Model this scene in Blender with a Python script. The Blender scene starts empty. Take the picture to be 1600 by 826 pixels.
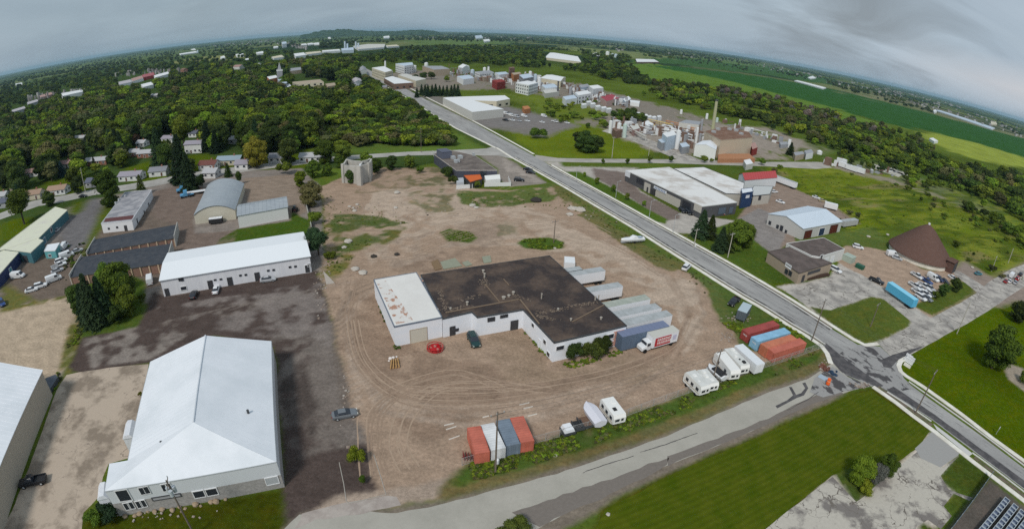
import bpy,bmesh,math,random
import numpy as np
from mathutils import Vector,Matrix
random.seed(7); rng = np.random.default_rng(11)
scene = bpy.context.scene
COL = scene.collection
R = math.radians

# ------------------------------------------------------------------ camera
# a wide drone lens: radial mapping theta = r/F (1 + K r^2), measured from the horizon and the straight streets
CAM_H = 64.0
F,K,PITCH,ROLL = 812.2,-0.0604e-6,0.4421,-0.04905
_u = np.array([-math.sin(ROLL)*math.cos(PITCH),math.cos(ROLL)*math.cos(PITCH),math.sin(PITCH)])
_fw = np.array([0,0,-1.0]) + _u[2]*_u; _fw /= np.linalg.norm(_fw)
_ri = np.cross(_fw,_u)
M3 = np.array([_ri,_fw,_u])
cd = bpy.data.cameras.new('camera'); cam = bpy.data.objects.new('camera',cd); COL.objects.link(cam)
cam.matrix_world = Matrix.Translation((0,0,CAM_H)) @ Matrix([list(r) for r in M3]).to_4x4()
cd.type = 'PANO'; cd.panorama_type = 'FISHEYE_LENS_POLYNOMIAL'
cd.sensor_fit = 'HORIZONTAL'; cd.sensor_width = 36.0; cd.sensor_height = 36.0*826/1600
S = 1600/36.0
cd.fisheye_polynomial_k0 = 0.0; cd.fisheye_polynomial_k1 = -S/F; cd.fisheye_polynomial_k2 = 0.0
cd.fisheye_polynomial_k3 = -K*S**3/F; cd.fisheye_polynomial_k4 = 0.0
cd.fisheye_fov = R(170)
cd.clip_start = 0.5; cd.clip_end = 60000
scene.camera = cam

def ray(px,py):
    dx,dy = px-800.0,py-413.0
    r = math.hypot(dx,dy)+1e-9; t = r/F*(1+K*r*r)
    v = np.array([math.sin(t)*dx/r,-math.sin(t)*dy/r,-math.cos(t)])
    return M3 @ v
def G(px,py,h=0.0):
    """the point at height h that the photograph shows at px, py (1600 wide)"""
    d = ray(px,py); z = min(d[2],-0.0022)
    s = (CAM_H-h)/-z
    return Vector((d[0]*s,d[1]*s))
def G3(px,py,h=0.0):
    v = G(px,py,h); return Vector((v.x,v.y,h))
def P(x,y,z=0.0):
    v = M3.T @ np.array([x,y,z-CAM_H]); v = v/np.linalg.norm(v)
    t = math.acos(-v[2]); r = t*F
    for _ in range(12): r = t*F/(1+K*r*r)
    s = math.hypot(v[0],v[1])+1e-9
    return 800+r*v[0]/s,413-r*v[1]/s
def dist(p): return math.sqrt(p[0]**2+p[1]**2+CAM_H**2)

# ------------------------------------------------------------------ light,sky,exposure
SUN_EL,SUN_AZ = 47,200          # azimuth: degrees clockwise from +Y
world = bpy.data.worlds.new('World'); scene.world = world; world.use_nodes = True
nt = world.node_tree; N = nt.nodes; L = nt.links
N.clear()
out = N.new('ShaderNodeOutputWorld')
sky = N.new('ShaderNodeTexSky'); sky.sky_type = 'NISHITA'; sky.sun_disc = False
sky.sun_elevation = R(SUN_EL); sky.sun_rotation = R(SUN_AZ); sky.air_density = 1.5; sky.dust_density = 3
bg1 = N.new('ShaderNodeBackground'); bg1.inputs['Strength'].default_value = 0.05
L.new(sky.outputs[0],bg1.inputs[0])
tc = N.new('ShaderNodeTexCoord')
sep = N.new('ShaderNodeSeparateXYZ'); L.new(tc.outputs['Generated'],sep.inputs[0])
def math_node(tree,op,a,b=None,c=None,clamp=False):
    n = tree.nodes.new('ShaderNodeMath'); n.operation = op; n.use_clamp = clamp
    for i,v in enumerate((a,b,c)):
        if v is None: continue
        if isinstance(v,(int,float)): n.inputs[i].default_value = v
        else: tree.links.new(v,n.inputs[i])
    return n.outputs[0]
def ramp(tree,fac,stops):
    n = tree.nodes.new('ShaderNodeValToRGB'); e = n.color_ramp.elements
    while len(e) < len(stops): e.new(0.5)
    for k,(p,c) in enumerate(stops): e[k].position = p; e[k].color = (*c,1) if len(c) == 3 else c
    tree.links.new(fac,n.inputs[0]); return n.outputs[0]
def mixc(tree,fac,a,b,mode='MIX'):
    n = tree.nodes.new('ShaderNodeMix'); n.data_type = 'RGBA'; n.blend_type = mode
    for i,v in ((0,fac),(6,a),(7,b)):
        if isinstance(v,(int,float)): n.inputs[i].default_value = v
        elif isinstance(v,tuple): n.inputs[i].default_value = (*v,1)
        else: tree.links.new(v,n.inputs[i])
    return n.outputs[2]
# cloud deck: directions are divided by their height so the layers flatten towards the horizon
zc = math_node(nt,'ADD',math_node(nt,'MAXIMUM',sep.outputs[2],0.0),0.22)
cu = math_node(nt,'DIVIDE',sep.outputs[0],zc); cv = math_node(nt,'DIVIDE',sep.outputs[1],zc)
comb = N.new('ShaderNodeCombineXYZ'); L.new(cu,comb.inputs[0]); L.new(cv,comb.inputs[1])
n1 = N.new('ShaderNodeTexNoise'); n1.inputs['Scale'].default_value = 0.22; n1.inputs['Detail'].default_value = 6; n1.inputs['Roughness'].default_value = 0.48; n1.inputs['Distortion'].default_value = 0.6
L.new(comb.outputs[0],n1.inputs['Vector'])
cloud = ramp(nt,n1.outputs[0],[(0.26,(0.27,0.33,0.375)),(0.42,(0.325,0.415,0.485)),(0.58,(0.37,0.455,0.53)),(0.75,(0.50,0.575,0.65))])
# the western side (right of the picture) is thinner and brighter
east = math_node(nt,'MULTIPLY',math_node(nt,'SUBTRACT',sep.outputs[0],-0.05),0.85,clamp=True)
cloud2 = mixc(nt,east,cloud,mixc(nt,0.55,cloud,(0.58,0.66,0.78)))
n2 = N.new('ShaderNodeTexNoise'); n2.inputs['Scale'].default_value = 0.9; n2.inputs['Detail'].default_value = 7; n2.inputs['Roughness'].default_value = 0.55; n2.inputs['Distortion'].default_value = 0.8
mp_ = N.new('ShaderNodeMapping'); mp_.inputs['Location'].default_value = (3.1,1.7,0); mp_.inputs['Scale'].default_value = (1.0,1.6,1.0); L.new(comb.outputs[0],mp_.inputs[0]); L.new(mp_.outputs[0],n2.inputs['Vector'])
wisp = ramp(nt,n2.outputs[0],[(0.32,(0.88,0.89,0.905)),(0.5,(0.98,0.98,0.98)),(0.70,(1.09,1.08,1.07))])
cloud2 = mixc(nt,1.0,cloud2,wisp,'MULTIPLY')
brk = math_node(nt,'MULTIPLY',math_node(nt,'SUBTRACT',1.0,math_node(nt,'MULTIPLY',math_node(nt,'ABSOLUTE',math_node(nt,'SUBTRACT',sep.outputs[2],0.045)),22.0),clamp=True),math_node(nt,'MULTIPLY',math_node(nt,'SUBTRACT',sep.outputs[0],0.60),3.5,clamp=True))
cloud2 = mixc(nt,math_node(nt,'MULTIPLY',brk,0.85),cloud2,(0.74,0.70,0.70))
# one heavier cloud overhead to the right, ragged by the same noise
_d = ray(1335,-12); _d = _d/np.linalg.norm(_d)
vs_ = N.new('ShaderNodeVectorMath'); vs_.operation = 'DISTANCE'; L.new(tc.outputs['Generated'],vs_.inputs[0]); vs_.inputs[1].default_value = tuple(_d)
dk = math_node(nt,'SUBTRACT',1.0,math_node(nt,'MULTIPLY',math_node(nt,'ADD',vs_.outputs['Value'],math_node(nt,'MULTIPLY',math_node(nt,'SUBTRACT',n2.outputs[0],0.5),0.5)),5.0),clamp=True)
cloud2 = mixc(nt,math_node(nt,'MULTIPLY',dk,0.75),cloud2,(0.22,0.25,0.28))
bg2 = N.new('ShaderNodeBackground'); L.new(cloud2,bg2.inputs[0]); bg2.inputs['Strength'].default_value = 0.69
mx = N.new('ShaderNodeMixShader'); mx.inputs[0].default_value = 0.9
L.new(bg1.outputs[0],mx.inputs[1]); L.new(bg2.outputs[0],mx.inputs[2]); L.new(mx.outputs[0],out.inputs[0])

sd = bpy.data.lights.new('sun','SUN'); sd.energy = 1.5; sd.angle = R(11); sd.color = (1,0.96,0.9)
sun = bpy.data.objects.new('sun',sd); COL.objects.link(sun)
_a,_e = R(SUN_AZ),R(SUN_EL)
sdir = Vector((math.sin(_a)*math.cos(_e),math.cos(_a)*math.cos(_e),math.sin(_e)))
sun.rotation_euler = sdir.to_track_quat('Z','Y').to_euler()
scene.view_settings.view_transform = 'Standard'; scene.view_settings.look = 'None'
scene.view_settings.exposure = 0.60; scene.view_settings.gamma = 1.0
scene.cycles.use_denoising = False
scene.cycles.max_bounces = 6; scene.cycles.volume_bounces = 0; scene.cycles.transparent_max_bounces = 6

# ------------------------------------------------------------------ materials
MATS = {}
def mat(name,col=(0.5,0.5,0.5),rough=0.8,var=0.0,scale=1.0,col2=None,thr=None,metal=0.0,streak=None,alpha=None,spec=0.3,stripes=None,vor=None,rnd=0.0,joints=None):
    if name in MATS: return MATS[name]
    m = bpy.data.materials.new(name); m.use_nodes = True; t = m.node_tree
    b = t.nodes['Principled BSDF']; b.inputs['Roughness'].default_value = rough; b.inputs['Metallic'].default_value = metal
    b.inputs['Specular IOR Level'].default_value = spec if rough < 0.75 else 0.04
    g = t.nodes.new('ShaderNodeNewGeometry'); pos = g.outputs['Position']
    c = col
    if col2 is not None:
        n = t.nodes.new('ShaderNodeTexNoise'); n.inputs['Scale'].default_value = scale; n.inputs['Detail'].default_value = 6; n.inputs['Roughness'].default_value = 0.62
        if streak:
            mp = t.nodes.new('ShaderNodeMapping'); mp.inputs['Scale'].default_value = streak[:3]
            if len(streak) > 3: mp.vector_type = 'TEXTURE'; mp.inputs['Scale'].default_value = [1/v for v in streak[:3]]; mp.inputs['Rotation'].default_value = (0,0,streak[3])
            t.links.new(pos,mp.inputs[0]); t.links.new(mp.outputs[0],n.inputs['Vector'])
        else: t.links.new(pos,n.inputs['Vector'])
        lo,hi = thr or (0.4,0.6)
        c = ramp(t,n.outputs[0],[(lo,col),(hi,col2)])
    if joints: # dark longitudinal seams: (angle,spacing,colour)
        mp = t.nodes.new('ShaderNodeMapping'); mp.vector_type = 'TEXTURE'; mp.inputs['Scale'].default_value = (9,.55,1); mp.inputs['Rotation'].default_value = (0,0,joints[0]); t.links.new(pos,mp.inputs[0])
        n = t.nodes.new('ShaderNodeTexNoise'); n.inputs['Scale'].default_value = 1.0; n.inputs['Detail'].default_value = 4; n.inputs['Roughness'].default_value = 0.6; t.links.new(mp.outputs[0],n.inputs['Vector'])
        c = mixc(t,ramp(t,n.outputs[0],[(0.60,(0,0,0)),(0.635,(1,1,1))]),c,joints[1])
    if stripes:      # (angle,spacing m,strength)
        mp = t.nodes.new('ShaderNodeMapping'); mp.vector_type = 'TEXTURE'; mp.inputs['Rotation'].default_value = (0,0,stripes[0])
        t.links.new(pos,mp.inputs[0])
        w = t.nodes.new('ShaderNodeTexWave'); w.inputs['Scale'].default_value = 0.314/stripes[1]*1.0; w.inputs['Distortion'].default_value = 2.0; w.inputs['Detail'].default_value = 2; w.inputs['Detail Scale'].default_value = 0.6
        t.links.new(mp.outputs[0],w.inputs['Vector'])
        f = math_node(t,'MULTIPLY_ADD',w.outputs[1],stripes[2]*2,1-stripes[2])
        cc = t.nodes.new('ShaderNodeCombineColor')
        for i in range(3): t.links.new(f,cc.inputs[i])
        c = mixc(t,1.0,c,cc.outputs[0],'MULTIPLY')
    if vor:          # dark sealed cracks: (cell size,width,colour)
        n = t.nodes.new('ShaderNodeTexNoise'); n.inputs['Scale'].default_value = 0.25; n.inputs['Detail'].default_value = 4
        t.links.new(pos,n.inputs['Vector'])
        vm = t.nodes.new('ShaderNodeVectorMath'); vm.operation = 'MULTIPLY_ADD'; vm.inputs[1].default_value = (7,7,7)
        t.links.new(n.outputs[1],vm.inputs[0]); t.links.new(pos,vm.inputs[2])
        v = t.nodes.new('ShaderNodeTexVoronoi'); v.feature = 'DISTANCE_TO_EDGE'; v.inputs['Scale'].default_value = 1.0/vor[0]
        t.links.new(vm.outputs[0],v.inputs['Vector'])
        n2 = t.nodes.new('ShaderNodeTexNoise'); n2.inputs['Scale'].default_value = 0.13; n2.inputs['Detail'].default_value = 3
        t.links.new(pos,n2.inputs['Vector'])
        th = math_node(t,'MULTIPLY',math_node(t,'SUBTRACT',n2.outputs[0],0.40,clamp=True),vor[1]*5)
        c = mixc(t,math_node(t,'LESS_THAN',v.outputs[0],th),c,vor[2])
    if var > 0:
        n = t.nodes.new('ShaderNodeTexNoise'); n.inputs['Scale'].default_value = 1.7; n.inputs['Detail'].default_value = 5; n.inputs['Roughness'].default_value = 0.7
        t.links.new(pos,n.inputs['Vector'])
        f = math_node(t,'MULTIPLY_ADD',n.outputs[0],var*2,1-var)
        cc = t.nodes.new('ShaderNodeCombineColor')
        for i in range(3): t.links.new(f,cc.inputs[i])
        c = mixc(t,1.0,c,cc.outputs[0],'MULTIPLY')
    if rnd > 0:
        oi = t.nodes.new('ShaderNodeObjectInfo')
        f = math_node(t,'MULTIPLY_ADD',oi.outputs['Random'],rnd*2,1-rnd)
        cc = t.nodes.new('ShaderNodeCombineColor')
        for i in range(3): t.links.new(f,cc.inputs[i])
        c = mixc(t,1.0,c,cc.outputs[0],'MULTIPLY')
    if isinstance(c,tuple): b.inputs['Base Color'].default_value = (*c,1)
    else: t.links.new(c,b.inputs['Base Color'])
    MATS[name] = m; return m

# ------------------------------------------------------------------ mesh helpers
class MB:
    def __init__(s): s.v = []; s.f = []; s.m = []
    def add(s,vs,fs,mi=0):
        o = len(s.v); s.v += [tuple(v) for v in vs]; s.f += [tuple(i+o for i in f) for f in fs]; s.m += [mi]*len(fs); return s
    def box(s,cx,cy,z0,z1,w,d,rot=0.0,mi=0,tx=1.0,ty=1.0):
        c,n = math.cos(rot),math.sin(rot); vs = []
        for z,kx,ky in ((z0,1,1),(z1,tx,ty)):
            for a,b in ((-1,-1),(1,-1),(1,1),(-1,1)):
                x,y = a*w/2*kx,b*d/2*ky; vs.append((cx+x*c-y*n,cy+x*n+y*c,z))
        return s.add(vs,[(3,2,1,0),(4,5,6,7),(0,1,5,4),(1,2,6,5),(2,3,7,6),(3,0,4,7)],mi)
    def prism(s,pts,z0,z1,mi=0,top=True,bottom=False):
        n = len(pts); vs = [(p[0],p[1],z0) for p in pts]+[(p[0],p[1],z1) for p in pts]
        fs = [(i,(i+1) % n,n+(i+1) % n,n+i) for i in range(n)]
        if top: fs.append(tuple(range(n,2*n)))
        if bottom: fs.append(tuple(reversed(range(n))))
        return s.add(vs,fs,mi)
    def cyl(s,p0,p1,r0,r1=None,n=10,mi=0,caps=True):
        p0 = Vector(p0); p1 = Vector(p1); r1 = r0 if r1 is None else r1
        d = (p1-p0).normalized(); a = d.orthogonal().normalized(); b = d.cross(a)
        vs = []
        for p,r in ((p0,r0),(p1,r1)):
            for i in range(n):
                t = 2*math.pi*i/n; vs.append(p+a*math.cos(t)*r+b*math.sin(t)*r)
        fs = [(i,(i+1) % n,n+(i+1) % n,n+i) for i in range(n)]
        if caps: fs += [tuple(reversed(range(n))),tuple(range(n,2*n))]
        return s.add(vs,fs,mi)
    def slab(s,quad,th,mi=0):
        """a 3D quad or polygon given thickness th downwards"""
        n = len(quad); vs = [tuple(q) for q in quad]+[(q[0],q[1],q[2]-th) for q in quad]
        return s.add(vs,[tuple(range(n)),tuple(reversed(range(n,2*n)))]+[(i,n+i,n+(i+1) % n,(i+1) % n) for i in range(n)],mi)
    def sphere(s,c,r,nu=10,nv=7,mi=0,sz=1.0):
        vs = [(c[0],c[1],c[2]+r*sz)]
        for j in range(1,nv):
            for i in range(nu):
                t = math.pi*j/nv; a = 2*math.pi*i/nu
                vs.append((c[0]+r*math.sin(t)*math.cos(a),c[1]+r*math.sin(t)*math.sin(a),c[2]+r*sz*math.cos(t)))
        vs.append((c[0],c[1],c[2]-r*sz)); fs = [(0,1+i,1+(i+1) % nu) for i in range(nu)]
        for j in range(nv-2):
            for i in range(nu):
                a = 1+j*nu; fs.append((a+i,a+nu+i,a+nu+(i+1) % nu,a+(i+1) % nu))
        e = len(vs)-1; a = 1+(nv-2)*nu; fs += [(e,a+(i+1) % nu,a+i) for i in range(nu)]
        return s.add(vs,fs,mi)
    def build(s,name,mats,parent=None,smooth=False,kind=None,fix=True):
        me = bpy.data.meshes.new(name)
        off = parent.location if parent is not None and parent.parent is None else (parent['_off'] if parent is not None else Vector((0,0,0)))
        off = Vector(off)
        me.from_pydata([(v[0]-off.x,v[1]-off.y,v[2]-off.z) for v in s.v],[],s.f)
        if not isinstance(mats,(list,tuple)): mats = [mats]
        for m in mats: me.materials.append(m)
        if len(mats) > 1: me.polygons.foreach_set('material_index',s.m)
        if fix:
            bm = bmesh.new(); bm.from_mesh(me); bmesh.ops.recalc_face_normals(bm,faces=bm.faces); bm.to_mesh(me); bm.free()
        if smooth: me.shade_smooth() if hasattr(me,'shade_smooth') else None
        me.update()
        o = bpy.data.objects.new(name,me); COL.objects.link(o)
        if parent is not None:
            o.parent = parent; o['_off'] = list(off)
        if kind: o['kind'] = kind
        return o
def tag(o,label,cat,group=None,kind=None):
    o['label'] = label; o['category'] = cat
    if group: o['group'] = group
    if kind: o['kind'] = kind
    return o
def thing(name,label,cat,loc=(0,0,0),group=None):
    o = bpy.data.objects.new(name,None); COL.objects.link(o); o.location = loc
    o.empty_display_size = 0.3
    return tag(o,label,cat,group)
def copy_tree(o,loc=None,rot=None,label=None,group=None,scale=None,cmap=None):
    """a copy of a thing with copies of its parts; cmap: material name -> material, set per object"""
    def cp(a,par):
        c = a.copy(); COL.objects.link(c)
        if par is not None: c.parent = par; c.matrix_parent_inverse = a.matrix_parent_inverse
        if cmap and a.type == 'MESH':
            for i,sl in enumerate(c.material_slots):
                m = a.data.materials[i]
                if m and m.name in cmap: sl.link = 'OBJECT'; sl.material = cmap[m.name]
        for ch in a.children: cp(ch,c)
        return c
    r = cp(o,None)
    if loc is not None: r.location = loc
    if rot is not None: r.rotation_euler = (0,0,rot)
    if scale is not None: r.scale = scale if not isinstance(scale,(int,float)) else (scale,)*3
    if label: r['label'] = label
    if group: r['group'] = group
    return r
def ccw(pts):
    a = sum(pts[i][0]*pts[(i+1) % len(pts)][1]-pts[(i+1) % len(pts)][0]*pts[i][1] for i in range(len(pts)))
    return list(pts) if a > 0 else list(reversed(pts))
def heading(px,py,dx,dy,h=0.0):
    a = G(px-dx/2,py-dy/2,h); b = G(px+dx/2,py+dy/2,h); return math.atan2(b.y-a.y,b.x-a.x)

# ------------------------------------------------------------------ numpy noise and polygon tests for the ground
def _hash(ix,iy,seed):
    h = (ix.astype(np.int64)*374761393+iy.astype(np.int64)*668265263+seed*974711) & 0x7fffffff
    h = ((h ^ (h >> 13))*1274126177) & 0x7fffffff
    return (h ^ (h >> 16)) % 65536/65536.0
def vnoise(x,y,s,seed=0):
    x = x/s; y = y/s; ix = np.floor(x); iy = np.floor(y); fx = x-ix; fy = y-iy
    fx = fx*fx*(3-2*fx); fy = fy*fy*(3-2*fy)
    a = _hash(ix,iy,seed); b = _hash(ix+1,iy,seed); c = _hash(ix,iy+1,seed); d = _hash(ix+1,iy+1,seed)
    return (a*(1-fx)+b*fx)*(1-fy)+(c*(1-fx)+d*fx)*fy
def fbm(x,y,s,seed=0,o=4):
    r = 0; a = 1; t = 0
    for i in range(o): r = r+a*vnoise(x,y,s/2**i,seed+i*17); t += a; a *= 0.55
    return r/t
def inpoly(x,y,poly):
    r = np.zeros(x.shape,bool); n = len(poly)
    for i in range(n):
        x0,y0 = poly[i][0],poly[i][1]; x1,y1 = poly[(i+1) % n][0],poly[(i+1) % n][1]
        if y0 == y1: continue
        c = ((y0 > y) != (y1 > y)); r ^= c & (x < (x1-x0)*(y-y0)/(y1-y0)+x0)
    return r
def densify(px,step=18):
    o = []
    n = len(px)
    for i in range(n):
        a = px[i]; b = px[(i+1) % n]; k = max(1,int(math.hypot(b[0]-a[0],b[1]-a[1])/step))
        for j in range(k): o.append((a[0]+(b[0]-a[0])*j/k,a[1]+(b[1]-a[1])*j/k))
    return o
# ------------------------------------------------------------------ ground: one sheet to the horizon
def axis(lo,hi,step,far_lo,far_hi,g):
    a = list(np.arange(lo,hi,step)); s = step; p = a[-1]
    while p < far_hi: s *= g; p += s; a.append(p)
    s = step; p = lo; b = []
    while p > far_lo: s *= g; p -= s; b.append(p)
    return np.array(b[::-1]+a)
gx = axis(-125,135,0.75,-26000,26000,1.045); gy = axis(16,225,0.75,-9000,26000,1.04)
GX,GY = np.meshgrid(gx,gy); GX = GX.ravel(); GY = GY.ravel()
nA = (fbm(GX,GY,9,1)-0.5); nB = (fbm(GX,GY,9,2)-0.5)
nC = (fbm(GX,GY,60,5,3)-0.5); nD = fbm(GX,GY,3.0,9,3)
GCOL = np.zeros((GX.size,4),np.float32)
grass = np.array([0.080,0.120,0.018]); GCOL[:,:3] = grass*(1+nC[:,None]*0.9); GCOL[:,3] = 1.0
CELL = (np.gradient(gx)[None,:]*np.ones((len(gy),1))).ravel(); CELL = np.maximum(CELL,(np.gradient(gy)[:,None]*np.ones((1,len(gx)))).ravel()); CELL = np.minimum(CELL,6.0)
_far = np.clip((np.hypot(GX,GY)-900)/700,0,1)*np.clip((fbm(GX,GY*1.0,520,61,4)-0.36)/0.05,0,1)
GCOL[:,:3] = GCOL[:,:3]*(1-_far[:,None])+np.array([0.026,0.050,0.022])*_far[:,None]
_f2 = np.clip((np.hypot(GX,GY)-1500)/700,0,1)*(fbm(GX,GY,340,91,2) > .63)
GCOL[:,:3] = GCOL[:,:3]*(1-_f2[:,None])+np.array([0.14,0.17,0.07])*_f2[:,None]
GRASS = (0.080,0.115,0.012); LAWN = (0.070,0.105,0.006); DRYG = (0.150,0.150,0.055); WEED = (0.125,0.130,0.038)
DIRT = (0.345,0.248,0.180); DIRT2 = (0.240,0.165,0.118); TAN = (0.44,0.345,0.25); DARKG = (0.115,0.090,0.080); GREYG = (0.24,0.205,0.18); BROWN = (0.16,0.115,0.085)
SOFT = np.hypot(GX,GY)
def paint(px,col,kind=0.0,edge=1.6,amt=1.0,patch=0.0,hsoft=0.0,world=False):
    """lay a surface over the polygon; its border wanders by edge metres, patch>0 leaves irregular gaps"""
    pl = [tuple(G(*p)) for p in densify(px)] if not world else px
    xs = [p[0] for p in pl]; ys = [p[1] for p in pl]
    m = (GX > min(xs)-edge) & (GX < max(xs)+edge) & (GY > min(ys)-edge) & (GY < max(ys)+edge)
    i = np.nonzero(m)[0]
    if not i.size: return
    d = np.maximum(1.0,SOFT[i]/220)
    x = GX[i]+nA[i]*edge*2*d; y = GY[i]+nB[i]*edge*2*d
    w0 = np.zeros(i.size); cs = CELL[i]
    for ox,oy in ((-.5,-.2),(.2,-.5),(.5,.2),(-.2,.5)): w0 += inpoly(x+ox*cs,y+oy*cs,pl)*0.25
    ins = w0 > 0; i = i[ins]
    w = w0[ins]*amt
    if patch > 0:
        k = nD[i]*0.5+fbm(GX[i],GY[i],12,33,3)*0.5
        w = w*np.clip((k-(patch-0.06))/0.12,0,1)
    c = np.array([*col,kind]); GCOL[i] = GCOL[i]*(1-w[:,None])+c*w[:,None]
def track(px,col,width=0.5,amt=0.5,kind=0.0):
    pl = [tuple(G(*p)) for p in px]
    for a,b in zip(pl[:-1],pl[1:]):
        ax,ay = a; bx,by = b
        if math.hypot(bx-ax,by-ay) < .05: continue
        m = (GX > min(ax,bx)-width*2) & (GX < max(ax,bx)+width*2) & (GY > min(ay,by)-width*2) & (GY < max(ay,by)+width*2)
        i = np.nonzero(m)[0]
        if not i.size: continue
        x = GX[i]+nA[i]*0.8; y = GY[i]+nB[i]*0.8; l2 = (bx-ax)**2+(by-ay)**2
        t = np.clip(((x-ax)*(bx-ax)+(y-ay)*(by-ay))/l2,0,1)
        dd = np.hypot(x-ax-t*(bx-ax),y-ay-t*(by-ay)); w = amt*np.clip(1.3-dd/width,0,1)
        GCOL[i] = GCOL[i]*(1-w[:,None])+np.array([*col,kind])*w[:,None]

# town and woods on the left: dark grass under the trees
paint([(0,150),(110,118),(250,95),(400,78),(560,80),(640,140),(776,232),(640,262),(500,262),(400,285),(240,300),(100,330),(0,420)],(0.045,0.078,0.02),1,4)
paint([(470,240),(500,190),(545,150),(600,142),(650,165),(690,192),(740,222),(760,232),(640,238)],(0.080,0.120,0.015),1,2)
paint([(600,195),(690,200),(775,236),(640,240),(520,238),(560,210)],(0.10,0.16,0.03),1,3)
paint([(-20,640),(-20,400),(110,322),(240,290),(380,262),(470,262),(500,290),(505,400),(505,425),(240,470),(120,520),(90,600)],GREYG,0,1)
# house lots north of the side street
for q in ([(195,262),(260,245),(330,240),(335,262),(240,285),(200,285)],[(330,245),(480,235),(480,262),(340,270)],[(60,285),(140,270),(150,300),(70,315)]):
    paint(q,LAWN,1,1)
# yards between the side street and the lot
paint([(0,440),(120,350),(200,330),(235,330),(300,300),(300,380),(270,400),(280,440),(130,470),(0,480)],(0.16,0.125,0.10),0,1.5)
paint([(108,330),(150,308),(165,320),(140,380),(100,395),(90,370)],(0.16,0.15,0.15),0,0.6)
paint([(125,400),(170,305),(190,315),(150,370),(140,392)],GRASS,1,0.8)
paint([(105,330),(120,312),(135,315),(128,330),(110,340)],LAWN,1,0.5)
paint([(0,352),(25,340),(52,340),(60,355),(25,372),(0,378)],LAWN,1,0.5)
paint([(236,300),(300,285),(330,300),(300,345),(305,365),(370,360),(345,392),(322,408),(284,412),(270,350),(240,340)],(0.185,0.14,0.115),0,1)
paint([(380,278),(470,272),(478,330),(455,345),(450,310),(385,315)],(0.26,0.20,0.155),0,0.8)
paint([(345,372),(370,358),(452,345),(458,330),(482,345),(484,372),(440,380),(330,402)],(0.055,0.10,0.013),1,0.8)
paint([(322,400),(350,370),(370,360),(366,375),(345,400)],(0.15,0.14,0.08),0.5,1.0,patch=0.4)
# tan gravel pad
paint([(-40,500),(0,483),(120,459),(132,470),(128,500),(112,560),(88,590),(66,600),(20,575),(0,582),(-40,600)],TAN,0,0.7)
paint([(108,505),(128,480),(128,520),(110,580),(92,612),(84,600)],WEED,1,0.8,patch=0.42)
paint([(0,440),(60,470),(120,458),(100,466),(0,490)],WEED,1,0.7,patch=0.45)
# spruce lawn
paint([(125,505),(130,450),(140,420),(180,415),(228,440),(228,480),(213,510),(160,522),(128,525)],(0.065,0.105,0.018),1,0.6)
# dark lot of the white buildings
paint([(214,512),(230,480),(240,455),(262,462),(497,422),(512,470),(530,560),(552,620),(560,650),(590,700),(610,780),(470,805),(445,860),(440,740),(428,540),(330,525),(236,566),(118,586),(105,575),(128,527)],(0.086,0.064,0.056),0,1.0)
paint([(430,520),(520,500),(545,600),(575,690),(470,720),(440,760),(432,600)],(0.185,0.155,0.135),0,2,patch=0.47)
paint([(130,530),(215,510),(300,520),(235,560),(140,575)],GREYG,0,1.5,patch=0.47)
paint([(250,500),(380,470),(500,455),(505,470),(380,490),(260,520)],(0.24,0.20,0.17),0,1.5,patch=0.53)
for pp_,c_ in (([(250,470),(500,432),(520,520),(430,525),(330,515),(240,540)],(0.075,0.055,0.050)),([(240,480),(500,440),(525,540),(330,515)],(0.24,0.205,0.185))): paint(pp_,c_,0,1.5,0.75,patch=0.56)
paint([(440,600),(470,560),(500,640),(480,720),(450,740)],(0.085,0.068,0.060),0,2,patch=0.5)
# front lawn of the big white building
paint([(125,860),(130,800),(165,785),(190,808),(300,790),(440,766),(446,860)],(0.050,0.064,0.005),1,0.4)
# the big dirt lot
LOT = [(500,292),(560,266),(600,262),(680,262),(720,292),(800,298),(862,290),(905,320),(950,352),(985,385),(1050,415),(1110,440),(1135,470),(1160,540),(1250,545),(1180,576),(1075,612),(960,655),(830,692),(725,722),(700,740),(660,782),(600,790),(570,700),(545,610),(525,520),(500,430),(508,380)]
paint(LOT,DIRT,0,1.6)
paint([(700,742),(725,722),(690,775),(560,800),(470,806),(520,780),(640,760)],(0.36,0.28,0.22),0,1.2)
paint([(530,470),(600,460),(660,560),(760,560),(800,620),(740,660),(650,700),(590,640),(548,560)],DIRT2,0,4,0.7,patch=0.46)
paint([(760,500),(830,520),(870,575),(990,550),(1060,560),(1000,600),(880,610),(780,600)],(0.27,0.195,0.135),0,4,0.7,patch=0.45)
paint([(580,300),(700,280),(820,320),(980,390),(1090,450),(1110,520),(1080,560),(1060,480),(900,400),(740,380),(600,420),(540,380)],(0.46,0.365,0.285),0,5,0.75,patch=0.41)
paint([(600,380),(760,340),(800,380),(760,410),(600,430)],(0.22,0.155,0.115),0,4,0.6,patch=0.47)
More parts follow.
